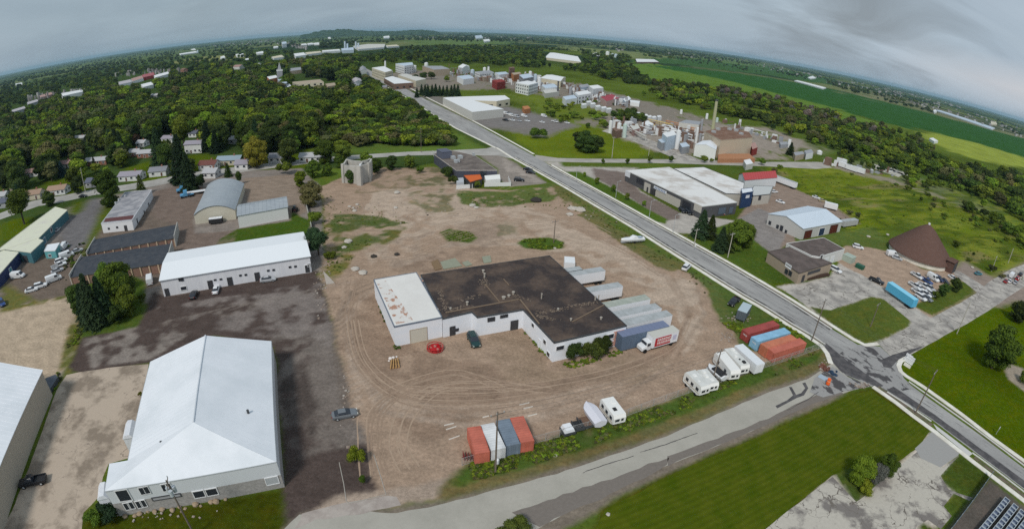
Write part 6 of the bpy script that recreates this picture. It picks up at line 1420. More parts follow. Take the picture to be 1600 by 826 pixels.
# steel bins in the storage yard
def make_bin():
    t_ = thing('steel_bin','blue grey steel bin in a row of the storage yard','bin',(0,0,0)); mb = MB(); m = mat('bin_blue',(0.13,0.17,0.25),0.6,0.15)
    s = .6
    for x,y,w_,d in ((-s,0,.05,1.2),(s,0,.05,1.2),(0,-s,1.2,.05),(0,s,1.2,.05)): mb.box(x,y,.15,1.1,w_,d)
    mb.box(0,0,.12,.18,1.2,1.2); mb.build('bin_body',m,t_); mb = MB()
    for x,y,w_,d in ((-s,0,.12,1.35),(s,0,.12,1.35),(0,-s,1.2,.12),(0,s,1.2,.12)): mb.box(x,y,1.1,1.2,w_,d)
    for x in (-s,s):
        for y in (-s,s): mb.box(x,y,0,1.1,.1,.1)
    mb.build('rim',mat('bin_rim',(0.40,0.44,0.47),0.6),t_); mb = MB(); mb.box(0,0,.2,.75,1.1,1.1); mb.build('contents',mat('bin_contents',(0.13,0.17,0.26),0.8,0.3,2.0,(0.24,0.28,0.36)),t_); return t_
b0 = make_bin(); bfirst = True
for r_,(a,b,n) in enumerate((((1568,787),(1538,824),10),((1581,797),(1556,828),8),((1592,806),(1574,830),6),((1603,815),(1590,832),4))):
    A,B = G(*a),G(*b); rot = math.atan2(B.y-A.y,B.x-A.x); d = (B-A).normalized()
    for i in range(n):
        p = A+d*1.38*i; lab = ORD[i]+' '+['blue grey steel bin from the top in the row nearest the blue fence','blue grey steel bin from the top in the second row from the blue fence','blue grey steel bin from the top in the third row from the blue fence','blue grey steel bin from the top in the row cut by the right edge'][r_]
        if bfirst: b0.location = (p.x,p.y,0); b0.rotation_euler = (0,0,rot); b0['label'] = lab; b0['group'] = 'steel bins in row %s' % 'abcd'[r_]; bfirst = False
        else: copy_tree(b0,(p.x,p.y,0),rot,lab,'steel bins in row %s' % 'abcd'[r_])
# roadworks sign and barrels at the corner
p = G(1293,600); t_ = thing('roadworks_sign','bright orange round roadworks marker at the street corner','sign',(p.x,p.y,0)); OM = mat('signal_orange',(0.85,0.13,0.02),0.5)
mb = MB(); mb.cyl((p.x,p.y,0),(p.x,p.y,.12),.55,n=14); mb.build('base',M_BLACKP,t_); mb = MB(); mb.cyl((p.x,p.y,.12),(p.x,p.y,1.5),.5,.42,n=16); mb.build('barrel',OM,t_); mb = MB(); mb.cyl((p.x,p.y,.9),(p.x,p.y,1.05),.475,.465,n=16); mb.build('band',mat('pale_band',(0.75,0.4,0.25),0.5),t_)
p = G(1286,590); mb = MB(); mb.box(p.x,p.y,.02,.12,1.6,2.2,.6); tag(mb.build('steel_plate',mat('pale_blue_plate',(0.36,0.43,0.50),0.6)),'pale blue sheet lying beside the orange marker','sheet')
for (x,y,c_,lab) in ((1286,573,(0.20,0.09,0.06),'left heap of broken brown brick at the corner'),(1291,577,(0.17,0.08,0.06),'right heap of broken brown brick at the corner'),(1300,583,(0.04,0.07,0.12),'dark blue tarp bundle near the orange marker')):
    p = G(x,y); mb = MB()
    for k in range(16): mb.box(p.x+random.gauss(0,.5),p.y+random.gauss(0,.5),0,random.uniform(.15,.6),random.uniform(.2,.6),random.uniform(.2,.5),random.random()*3)
    o = mb.build('brick_heap' if 'brick' in lab else 'tarp_bundle',mat('heap_%d' % x,c_,0.9,0.25)); tag(o,lab,'heap'); o['kind'] = 'stuff'
t_ = thing('barrier_stack','stack of white roadwork barriers on the corner of the park lawn','barrier',(*G(1420,565),0)); rot = heading(1420,563,14,9)
for k,(x,y,l,h_) in enumerate(((1420,559,2.0,1.0),(1422,562.5,2.4,1.1),(1419,566,2.6,1.1),(1417,572,2.0,.7))):
    p = G(x,y); mb = MB(); mb.box(p.x,p.y,.1,h_,l,.5,rot,tx=1,ty=.6); mb.box(p.x,p.y,0,.1,l,.75,rot); mb.build('barrier_block',M_FRAME if k < 3 else M_CONC,t_)

# ------------------------------------------------------------------ poles
M_POLE = mat('pole_wood',(0.17,0.14,0.115),0.9,0.15); M_POLEC = mat('pole_concrete',(0.45,0.42,0.36),0.9,0.1)
def pole(px,py,tx,ty,label,arm=True,m=None,h=None,r_=.17,trans=0):
    p = G(px,py)
    if h is None:
        best = min((math.hypot(*(np.array(P(p.x,p.y,z))-np.array([tx,ty]))),z) for z in np.arange(4,30,.25)); h = best[1]
    t_ = thing('utility_pole' if arm else 'lamp_post',label,'utility pole' if arm else 'lamp post',(p.x,p.y,0)); mb = MB(); mb.cyl((p.x,p.y,-.2),(p.x,p.y,h),r_,r_*.6,n=8); mb.build('shaft',m or M_POLE,t_)
    if arm:
        a = MAINDIR+math.pi/2 if px > 700 else MAINDIR; d = Vector((math.cos(a),math.sin(a)))*1.2
        mb = MB(); mb.cyl((p.x-d.x,p.y-d.y,h-.6),(p.x+d.x,p.y+d.y,h-.6),.07,n=5); mb.build('crossarm',m or M_POLE,t_)
        for k in (-1,-.1,1): mb = MB(); mb.cyl((p.x+d.x*k*.9,p.y+d.y*k*.9,h-.55),(p.x+d.x*k*.9,p.y+d.y*k*.9,h-.25),.07,n=6); mb.build('insulator',M_STEEL,t_)
    else:
        a = MAINDIR+math.pi/2; d = Vector((math.cos(a),math.sin(a)))*1.6; mb = MB(); mb.cyl((p.x,p.y,h-.1),(p.x+d.x,p.y+d.y,h+.15),.05,n=5); mb.box(p.x+d.x,p.y+d.y,h+.08,h+.2,.7,.3,a); mb.build('lamp_arm',M_STEEL,t_)
    for k in range(trans):
        a = MAINDIR+k*2.1; q_ = Vector((math.cos(a),math.sin(a)))*.5; mb = MB(); mb.cyl((p.x+q_.x,p.y+q_.y,h-2.6),(p.x+q_.x,p.y+q_.y,h-1.6),.3,n=10); mb.build('transformer',mat('transformer_grey',(0.45,0.48,0.50),0.5),t_)
    return t_,h
PL = [((1430,645),(1469,580),'utility pole standing between the main road and the striped lawn',0,0),((1268,532),(1289,467),'utility pole at the end of the long containers',0,0),((134,302),(126,262),'pale utility pole on the side street, leftmost of its line',1,0),((277,275),(270,237),'utility pole on the side street above the white workshop',1,0),((658,238),(657,200),'utility pole on the side street in front of the meadow',0,0),((774,738),(769,643),'utility pole in front of the four short containers',0,0),((1360,510),(1371,472),'utility pole in the roadside lawn of the forecourt',0,0),((1084,386),(1102,359),'utility pole with wide crossarm by the spruces',1,0),((1137,402),(1150,364),'leaning pale pole right of the spruces',1,0),((1110,604),(1126,545),'utility pole standing among the campers',0,0),((1495,521),(1524,470),'thin pole at the corner of the park lawn',1,0),((956,247),(960,214),'pale pole in the meadow before the tank plant',1,0),((1013,246),(1015,213),'pale pole at the plant entrance road',1,0),((865,379),(868,344),'thin pole in the round weed island',0,0),((1575,411),(1583,388),'far pole in the field at the right edge',1,0),((1549,424),(1559,400),'near pole in the field at the right edge',1,0)]
tops = {}
for i,(a,b,lab,conc,tr) in enumerate(PL): t_,hh_ = pole(*a,*b,lab,True,M_POLEC if conc else M_POLE,trans=tr); tops[i] = (*G(*a),hh_)
pole(306,838,265,750,'utility pole with three grey transformers at the bottom left lawn',True,M_POLE,h=12.5,trans=3)
for i,((a,b),(c_,d)) in enumerate((((962,309),(964,292)),((1014,341),(1017,322)),((900,284),(901,268)),((1051,365),(1054,345)))):
    pole(a,b,c_,d,['street lamp, second from the far end of the retail lawn','street lamp near the tip of the retail lawn','street lamp at the far end of the retail lawn','street lamp at the retail driveway'][i],False,M_STEEL,h=7,r_=.1)
# overhead wires between the front poles
def wire_run(i,j,label):
    a,b = tops[i],tops[j]
    for off in (-1.0,-.1,1.0):
        d = Vector((b[0]-a[0],b[1]-a[1])).normalized(); n_ = Vector((-d.y,d.x))*off; mb = MB(); pr = None
        for k in range(13):
            u = k/12; x = a[0]+(b[0]-a[0])*u+n_.x; y = a[1]+(b[1]-a[1])*u+n_.y; z = a[2]-.3+(b[2]-a[2])*u-4*1.0*u*(1-u)
            if pr: mb.cyl(pr,(x,y,z),.018,n=3,caps=False)
            pr = (x,y,z)
        tag(mb.build('overhead_wire',M_DARKMET),{-1.0: 'left ',-.1: 'middle ',1.0: 'right '}[off]+label,'wire','overhead wires')
wire_run(0,1,'dark overhead wire along the main road near the intersection'); wire_run(5,9,'dark overhead wire above the fence line'); wire_run(7,8,'dark overhead wire by the spruces')
# small trees' stakes, mailbox post, etc.
for (x,y,lab) in ((1556,678,'small sign post on the park lawn by the pavement'),(1085,392,'small green sign post near the spruces')):
    p = G(x,y); t_ = thing('sign_post',lab,'sign',(p.x,p.y,0)); mb = MB(); mb.cyl((p.x,p.y,0),(p.x,p.y,2.2),.05,n=6); mb.build('post',M_STEEL,t_); mb = MB(); mb.box(p.x,p.y-.05,1.6,2.2,.5,.05,.3); mb.build('sign_plate',M_FRAME,t_)
# ------------------------------------------------------------------ far buildings
def hp(px,py): p = G(px,py); return dist(p)/F
KEEP = []        # picture spots that must stay free of tree crowns
def fcol(n,c): return mat('far_'+n,c,0.8,0.08)
W_ = fcol('white',(0.72,0.73,0.73)); CR = fcol('cream',(0.60,0.55,0.42)); TN = fcol('tan',(0.40,0.33,0.25)); GY = fcol('grey',(0.32,0.33,0.35)); RD = fcol('red',(0.26,0.05,0.045)); BRN = fcol('brown',(0.20,0.13,0.10)); LB = fcol('pale_blue',(0.48,0.56,0.64)); OR = fcol('orange',(0.45,0.20,0.09)); YL = fcol('yellow',(0.55,0.42,0.16)); DG = fcol('dark',(0.10,0.10,0.11)); PK = fcol('pink',(0.42,0.27,0.24))
def far_block(label,px,h,wall,roof,cat='building',name='factory_building',win=0,gablep=False,rh=None):
    """roof outline in the photo; simple windows along the camera-facing walls"""
    pts = ccw([tuple(G(x,y,h)) for x,y in px])
    if gablep:
        t_,q = gable(name,label,cat,pts,h,rh or h*1.35,wall,roof,0.2)
    else: t_,pts = flat_building(name,label,cat,px,h,wall,roof,None)
    cxp = sum(p[0] for p in px)/len(px); cyp = sum(p[1] for p in px)/len(px); KEEP.append((cxp,cyp,max(p[0] for p in px)-min(p[0] for p in px),max(p[1] for p in px)-min(p[1] for p in px)))
    if win:
        n = len(pts); first = None
        for i in range(n):
            a,b = Vector(pts[i]),Vector(pts[(i+1) % n]); e = b-a; nn = Vector((e.y,-e.x)).normalized()
            if nn.dot(-(a+b)/2) <= 0 or e.length < 8: continue
            k = min(12,int(e.length/win)); rows = max(1,int(h/3.6))
            for r in range(rows):
                for j in range(k):
                    p = a+e*((j+.5)/k)+nn*.06; w = MB(); w.box(p.x,p.y,1.3+r*3.4,2.9+r*3.4,win*.42,.12,math.atan2(e.y,e.x)); w.build('window',M_GLASS,t_)
    return t_
def tank(label,px,py,wpx,h,m,name='storage_tank',cat='tank',dome=True,n=18):
    p = G(px,py); r = wpx*hp(px,py)/2; t_ = thing(name,label,cat,(p.x,p.y,0)); mb = MB(); mb.cyl((p.x,p.y,0),(p.x,p.y,h),r,n=n); mb.build('shell',m,t_)
    mb = MB(); mb.cyl((p.x,p.y,h),(p.x,p.y,h+r*.35),r*1.01,r*.15,n=n) if dome else mb.cyl((p.x,p.y,h),(p.x,p.y,h+.2),r*1.03,n=n); mb.build('tank_roof',m,t_)
    KEEP.append((px,P(p.x,p.y,h/2)[1],wpx,8)); return t_
def chimney(label,px,py,tx,ty,r,m,name='chimney'):
    p = G(px,py); h = min((abs(P(p.x,p.y,z)[1]-ty),z) for z in np.arange(4,60,.5))[1]; t_ = thing(name,label,'chimney',(p.x,p.y,0)); mb = MB(); mb.cyl((p.x,p.y,0),(p.x,p.y,h),r,r*.7,n=12); mb.build('stack',m,t_); mb = MB(); mb.cyl((p.x,p.y,h-1),(p.x,p.y,h+.1),r*.85,n=12); mb.build('rim',M_DARKMET,t_)
# factories at the far end of the main road
far_block('tall cream factory block at the far left end of the main road',[(581,106),(600,103.5),(613,110),(602,113)],12,CR,W_,win=5)
far_block('grey shed behind the tall cream factory block',[(600,112),(613,110),(614,113),(603,116)],9,GY,GY)
far_block('low brown walled factory with pale roof beside the main road',[(600,122),(613,119),(646,129),(616,131)],6.5,BRN,W_,win=6)
far_block('long cream factory wing with pale roof',[(622,117),(634,115),(666,123),(650,126.5)],7.5,CR,fcol('pale',(0.55,0.54,0.50)))
far_block('tall white factory block left of the round trees',[(618,99.5),(644,97.5),(646,101),(632,103)],13,W_,LB,win=6)
far_block('long tan factory with grey roof in the middle of the works',[(660,103),(690,103),(703,107.5),(678,109)],9,TN,GY)
far_block('white gabled factory hall behind the works',[(716,104),(730,102),(734,105),(722,107)],9,W_,W_,gablep=True)
far_block('low white warehouse with pale blue roof before the works',[(714,119),(733,117),(741,122),(724,124)],7,W_,LB)
far_block('white industrial block beside the white chimney',[(742,112),(765,110),(772,113),(750,115)],8,W_,GY,win=5)
far_block('small pale shed near the red building',[(752,119),(766,118),(768,121),(756,122)],5,TN,BRN)
far_block('dark red industrial building with dark end wall',[(769,125),(784,123.5),(790,127),(777,129)],8.5,RD,RD)
far_block('white block between red building and brick tower',[(773,113.5),(790,112),(795,115),(780,117)],8,W_,LB)
far_block('square brown brick tower above the works',[(795,105),(803,104.5),(804.5,106),(797,106.5)],15,BRN,BRN)
far_block('orange brick building right of the brick tower',[(799,114),(812,112.5),(815,115),(803,117)],9,OR,TN)
far_block('grey blue process building in the works',[(811,117),(826,115),(834,120),(818,123)],11,GY,LB,win=5)
far_block('bright white process building with many openings',[(806,129),(824,126),(841,129),(826,133)],11,W_,W_,win=4)
far_block('large cream hall with white arched roof right of the works',[(844,122),(863,117),(884,121),(876,127)],8,CR,W_,gablep=True,rh=10)
far_block('blue roofed white building before the cream hall',[(846,133),(866,131),(872,136),(852,138)],7,W_,LB)
far_block('pale low building beside the black chimney',[(848,141),(868,139),(874,143),(852,146)],5,fcol('pale',(0.55,0.54,0.50)),fcol('pale',(0.55,0.54,0.50)))
far_block('grey roofed white shed right of the black chimney',[(879,151),(897,148),(902,153),(884,156)],6,W_,LB)
far_block('white cube building at the right of the works',[(898,144),(918,141),(923,146),(904,149)],8.5,W_,W_,win=6)
far_block('tall white building with grey base right of the works',[(920,134),(934,132.5),(943,137),(927,139)],9,W_,W_)
far_block('pale industrial shed behind the tall white building',[(905,133),(918,131),(922,135),(908,137)],7,LB,GY)
far_block('building with raspberry red roof at the right end of the works',[(938,151),(956,147),(968,153),(948,158)],6,fcol('rose',(0.50,0.36,0.32)),fcol('raspberry',(0.34,0.07,0.09)))
far_block('small white house with blue grey wall right of the red roofed building',[(973,155),(982,150),(986,154),(978,159)],5,LB,W_)
far_block('long low white shed beyond the red roofed building',[(984,156),(1000,158),(999,161),(985,159)],4,W_,W_)
for i,(x,y) in enumerate(((926,162),(934,166),(943,168),(951,170),(920,159),(912,163))): far_block(['white trailer row piece, %s' % s for s in ('leftmost below the red roofed building','second below the red roofed building','third below the red roofed building','fourth below the red roofed building','behind the others','lowest on the left')][i],[(x-4,y-1.2),(x+3,y-2),(x+5,y),(x-2,y+1)],3.5,W_,W_,cat='trailer',name='site_trailer')
for i,(x,y) in enumerate(((997,177),(1003,179),(1009,180),(1015,182),(1022,183),(1030,182))): far_block('white site trailer, %s in the row above the tank plant' % ('first','second','third','fourth','fifth','last')[i],[(x-3.5,y-1.5),(x+2,y-2),(x+4,y),(x-2,y+1)],3.5,W_,W_,cat='trailer',name='site_trailer')
chimney('white slender chimney above the cream factory',602,112,600.5,94,1.6,W_); chimney('short white chimney in the middle of the works',763,117,762,103,2.0,W_); chimney('black chimney standing before the works',871,150,873,127,1.1,DG); chimney('tall pale chimney of the tank plant',1112,212,1119,156,1.5,fcol('olive',(0.40,0.40,0.25)))
for i,(x,y,w,h,m) in enumerate(((828,127,5,13,W_),(836,131,5,12,LB),(842,137,6,12,W_),(834,141,6,10,W_),(720,116,5,9,GY),(738,118,6,8,LB),(648,113,5,10,W_),(666,107,6,9,W_),(815,143,5,8,W_),(797,122,5,9,GY),(891,148,5,8,GY),(757,114,5,8,W_))):
    tank('%s tank in the works, %s' % ('white' if m is W_ else 'grey blue',('above the bright process building','beside the cream hall','left of the cream hall','in front of the cream hall','behind the tan factory','near the low white warehouse','by the round trees','left of the tan factory','at the foot of the bright process building','between red building and process building','between chimney and cube building','at the white industrial block')[i]),x,y,w,h,m)
# L shaped warehouse
far_block('white roofed warehouse wing running back from the main road',[(694,152),(789,149),(797,154.5),(776,158),(740,157)],6,CR,W_,win=9)
far_block('white roofed warehouse wing facing the main road',[(692,152.5),(726,153),(787,170),(738,175)],6.5,fcol('pale',(0.55,0.54,0.50)),W_)
far_block('small orange roofed hut at the warehouse yard',[(816,166),(825,165),(829,169),(820,171)],4,OR,OR,name='hut',cat='hut')
# tank plant
tank('white silo at the left end of the tank plant',953,208,5.5,8.5,W_,'silo','silo'); tank('white silo, second from the left of the tank plant',966,212,6.5,8.5,W_,'silo','silo'); tank('pale green silo, third from the left of the tank plant',975,215,6.5,9,fcol('mint',(0.50,0.60,0.56)),'silo','silo')
tank('tall white silo in the middle of the tank plant',1057,233,7,12,W_,'silo','silo'); tank('tall white silo below the white plant building',1087,224,4,11,W_,'silo','silo')
far_block('dark red roofed hut between the white silos',[(957,200),(966,198),(972,203),(962,205)],5,BRN,BRN)
far_block('grey tangle of process steel in the tank plant',[(1035,208),(1052,204),(1058,210),(1042,214)],9,LB,W_)
far_block('lower grey process block in the tank plant',[(1028,218),(1040,215),(1048,221),(1034,223)],5,GY,LB)
far_block('white plant building with grey roof deck',[(1061,191),(1072,187),(1096,190),(1092,195)],6.5,fcol('pale',(0.55,0.54,0.50)),GY)
far_block('small blue grey pump house right of the tall silo',[(1062,224),(1072,222),(1078,228),(1066,230)],4.5,GY,LB)
far_block('pale shed with pink roof left in the tank plant',[(984,196),(996,193),(1000,200),(990,203)],4.5,PK,fcol('pale',(0.55,0.54,0.50)))
far_block('white covered conveyor shed in the tank plant',[(1003,192),(1012,188),(1022,194),(1014,197)],4.5,W_,W_)
far_block('dark red pump unit at the right of the plant',[(1172,224),(1180,222),(1184,230),(1176,233)],5,RD,PK); far_block('pale service hut right of the beige block',[(1162,250),(1172,248),(1177,255),(1166,257)],3.5,fcol('pale',(0.55,0.54,0.50)),W_,name='hut',cat='hut')
def rack(label,pts,h,m):
    t_ = thing('pipe_rack',label,'pipe rack',(*G(*pts[0]),0)); Q = [G(*p) for p in pts]; mb = MB()
    for a,b in zip(Q[:-1],Q[1:]):
        n = max(1,int((b-a).length/6)); e = (b-a)
        for i in range(n+1): p = a+e*(i/n); mb.cyl((p.x,p.y,0),(p.x,p.y,h),.15,n=4)
        for z,o in ((h,-.8),(h,0),(h,.8),(h*.65,-.5),(h*.65,.5)):
            k = Vector((-e.y,e.x)).normalized()*o; mb.cyl((a.x+k.x,a.y+k.y,z),(b.x+k.x,b.y+k.y,z),.22,n=6)
    mb.build('pipes',m,t_)
rack('yellow pipe rack running through the tank plant',[(1012,195),(1030,199),(1050,204)],4.5,YL); rack('yellow orange pipe rack behind the grey process block',[(1040,196),(1060,201),(1085,209)],4,OR); rack('white pipe rack beside the process block',[(1030,212),(1055,216),(1080,222)],5,W_); rack('brown pipe rack in front of the white plant building',[(1062,208),(1080,212),(1095,216)],4,BRN); rack('pale pipe rack left in the tank plant',[(982,208),(995,214),(1008,221)],3.5,fcol('pale',(0.55,0.54,0.50)))
for i,(x,y,w,h,m) in enumerate(((1020,203,5,4,YL),(1044,224,5,6,W_),(1050,228,5,5,GY),(1080,232,5,4,BRN),(1093,222,4,6,GY),(1064,178,4,4,W_),(1104,186,4,5,W_),(1120,191,4,4,fcol('mint',(0.50,0.60,0.56))),(1072,216,5,6,W_),(1095,204,4,9,GY))):
    tank('small tank of the plant, %s' % ('yellow one on the pipe rack side','white one before the grey process block','grey one beside the tall silo','brown one near the white shed','grey one behind the white shed','white one at the edge of the wood','white one behind the plant building','mint one beside the tall chimney','white one in the middle','tall grey one left of the beige block')[i],x,y,w,h,m)
far_block('tan shed beside the dark fir right of the plant',[(1240,238),(1254,236),(1257,240),(1243,243)],4,TN,GY,name='shed'); far_block('white hut right of the tan shed',[(1257,235),(1268,233),(1271,238),(1260,240)],4.5,W_,GY,name='shed'); tank('white dome tank right of the plant',1280,241,8,2.5,W_)
far_block('pale grey container group behind the fir',[(1218,222),(1230,221),(1232,225),(1220,226)],3,GY,GY,name='shed')
for q,lab in (([(1355,260),(1366,257),(1412,272),(1404,277)],'left pale foundation slab in the field'),([(1368,258),(1378,257),(1425,274),(1416,276)],'right pale foundation slab in the field')):
    mb = MB(); mb.prism(ccw([tuple(G(*p)) for p in q]),0,.3); tag(mb.build('foundation_slab',mat('slab_pale',(0.46,0.44,0.38),0.9,0.15)),lab,'slab')
far_block('long pale greenhouse at the edge of the dark field',[(1241,126),(1246,125.5),(1291,137),(1286,138.5)],4,W_,W_,name='greenhouse'); far_block('white barn beyond the dark field',[(1262,121),(1270,118.5),(1275,122),(1266,123)],6,W_,W_,name='barn'); far_block('long white farm shed at the far right edge of the dark field',[(1461,172),(1468,172),(1555,200),(1550,202)],4,W_,LB,name='greenhouse'); far_block('small white barn beside the long farm shed',[(1458,172),(1462,171),(1464,174),(1460,175)],7,W_,W_,name='barn'); far_block('cream farm building at the hazy right edge',[(1548,190),(1556,190),(1558,194),(1549,194)],7,CR,CR,name='barn')
far_block('white shed at the edge of the yellow field',[(1452,216),(1458,215),(1466,220),(1460,221)],3.5,W_,W_,name='shed')
far_block('big white hall with hipped roof on the rise',[(851,90),(866,82.5),(898,88),(908,97)],6,CR,W_,gablep=True,rh=12,name='hall')
far_block('long white barn beyond the meadow',[(993,92),(1022,93),(1030,97),(995,97)],5,BRN,W_,name='barn'); tank('white farm silo, tall, on the horizon side of the big hall',949,86,5.5,12,W_,'silo','silo'); tank('grey farm silo right of the tall one',957,88,4,9,LB,'silo','silo'); tank('mint farm silo right of the tall one',962,90,5,11,LB,'silo','silo'); far_block('white shed beside the farm silos',[(926,84),(932,82),(938,87),(930,88)],5,W_,W_,name='shed'); chimney('thin mast beside the farm silos',952,85,952,67,.6,GY,'mast')
far_block('white grain building on the horizon',[(742,56),(752,55),(755,59),(744,60)],14,W_,LB,name='barn'); far_block('small white grain bin right of the grain building',[(755,62),(764,61),(766,64),(757,65)],8,W_,W_,name='barn'); far_block('white dome barn under the ridge',[(599,57),(608,56),(609,59),(600,59.5)],10,W_,W_,name='barn'); far_block('white farm on the slope left of the ridge',[(512,58.5),(516,58),(517,60),(513,60)],8,W_,W_,name='barn')
# far factories left of the ridge
for i,(q,h,w,r) in enumerate((([(459,84),(475,82),(478,86),(462,88)],9,W_,W_),([(477,82),(500,80),(503,82),(480,85)],6,W_,CR),([(503,79),(530,77),(532,79),(505,81)],7,W_,W_),([(533,76),(552,74),(553,78),(535,79)],9,LB,LB),([(552,72),(575,69),(602,69),(600,74),(560,77)],6,W_,fcol('pale',(0.55,0.54,0.50))),([(603,71),(620,70),(624,72),(606,73)],6,W_,CR),([(424,89),(440,86),(444,89),(428,91)],6,W_,CR),([(440,66),(447,65),(448,68),(441,69)],20,W_,LB),([(470,69),(478,68),(480,70),(472,71)],6,W_,W_),([(480,68),(488,67),(490,69),(482,70)],6,W_,W_),([(489,67.5),(498,66.5),(500,69),(491,69.5)],6,W_,W_),([(427,73),(434,72),(435,74),(428,75)],6,W_,W_),([(400,82),(411,80),(412,83),(402,84)],6,W_,W_),([(383,92),(388,91),(389,93),(384,94)],7,W_,W_))):
    far_block(('white factory at the left end of the far works','long cream roofed factory of the far works','long white factory in the middle of the far works','blue grey factory with silos at the right of the far works','large pale roofed factory below the ridge','small cream roofed factory below the ridge','cream roofed hall left of the far works','tall white tower building left of the ridge','white shed, left of three on the far slope','white shed, middle of three on the far slope','white shed, right of three on the far slope','white shed near the tall tower building','white barn at the edge of the far town','small white barn left of the far works')[i],q,h,w,r)
for i,(x,y,h) in enumerate(((539,79,30),(543,80,24),(556,77,26),(560,76,20))): tank('grey blue silo of the far works, %s' % ('tallest','right of the tallest','third','fourth')[i],x,y,2.6,h,LB,'silo','silo')
# left horizon
for i,(q,h,w,r) in enumerate((([(280,84),(306,80),(308,82),(282,85.5)],6,W_,W_),([(298,77),(304,76),(306,77.5),(300,78)],6,W_,W_),([(344,89),(350,87),(352,90),(346,91)],7,W_,W_),([(368,85),(380,83),(381,86),(370,87)],7,W_,W_),([(240,118),(262,112),(265,115),(243,121)],6,W_,W_),([(222,117),(240,113),(242,117),(224,121)],7,RD,fcol('rose_roof',(0.36,0.12,0.13))),([(205,123),(222,118),(224,122),(207,127)],6,W_,PK),([(185,128),(204,124),(206,128),(187,132)],6,W_,fcol('lilac',(0.45,0.42,0.44))),([(220,132),(236,128),(240,132),(224,136)],6,W_,W_),([(95,146),(128,140),(130,143),(98,150)],7,W_,W_),([(60,150),(80,144),(82,147),(62,153)],6,PK,PK),([(42,160),(58,155),(60,158),(44,163)],6,GY,fcol('lilac',(0.45,0.42,0.44))),([(18,172),(38,166),(40,169),(20,175)],6,GY,fcol('lilac',(0.45,0.42,0.44))),([(24,131),(34,129),(35,131),(25,133)],6,W_,W_))):
    far_block(('long white farm sheds in the far fields','white shed above the long farm sheds','white barn at the far end of the suburb','long white roof at the edge of the far town','white building at the right end of the far town street','red roofed shop row in the far town street','pink grey roofed shop row in the far town street','lilac grey roofed shops at the left of the far town street','white hall below the far town street','long white mall far left below the horizon','pink grey mall wing far left','grey roofed plaza far left','grey roofed plaza at the left edge below the horizon','white farm at the far left horizon')[i],q,h,w,r)
tank('white farm silo in the far left fields',309,83,2.4,16,LB,'silo','silo')
# apartment block, church and school in the woods
far_block('cream three storey apartment block rising from the trees',[(457,128),(500,124),(506,128),(468,131)],11,CR,TN,win=6,name='apartment_block'); far_block('low beige wing right of the apartment block',[(508,131),(524,129),(527,133),(512,135)],7,TN,TN,name='apartment_block')
far_block('orange brick hall beside the grey church',[(417,120),(431,117.5),(434,121),(421,124)],9,OR,W_,name='brick_hall')
t_ = far_block('grey stone church with square tower',[(434,124),(442,122),(449,129),(440,132)],9,GY,LB,name='church'); p = G(438,132); mb = MB(); mb.box(p.x,p.y,0,19,7,7,MAINDIR); mb.build('tower',GY,t_); mb = MB(); mb.box(p.x,p.y,19,29,5,5,MAINDIR,tx=.03,ty=.03); mb.build('spire',GY,t_); mb = MB(); mb.box(p.x,p.y,17.5,19.2,7.6,7.6,MAINDIR); mb.build('cornice',W_,t_)
far_block('white hall at the foot of the church',[(446,133),(452,131),(455,134),(449,136)],5,W_,W_,name='hall'); far_block('pale row house behind the apartment block',[(452,107),(470,105),(471,109),(454,111)],6,TN,GY,name='row_house'); far_block('white dormered villa at the far end of the main road',[(562,106),(571,105),(573,110),(564,111)],8,W_,GY,gablep=True,name='villa'); far_block('grey roofed house left of the main road end',[(549,124),(562,122),(566,127),(553,129)],5,W_,fcol('lilac',(0.45,0.42,0.44)),gablep=True,name='house')
far_block('pale bungalow beside the main road under the wood',[(552,132),(560,131),(562,135),(554,136)],5,CR,GY,gablep=True,name='house')

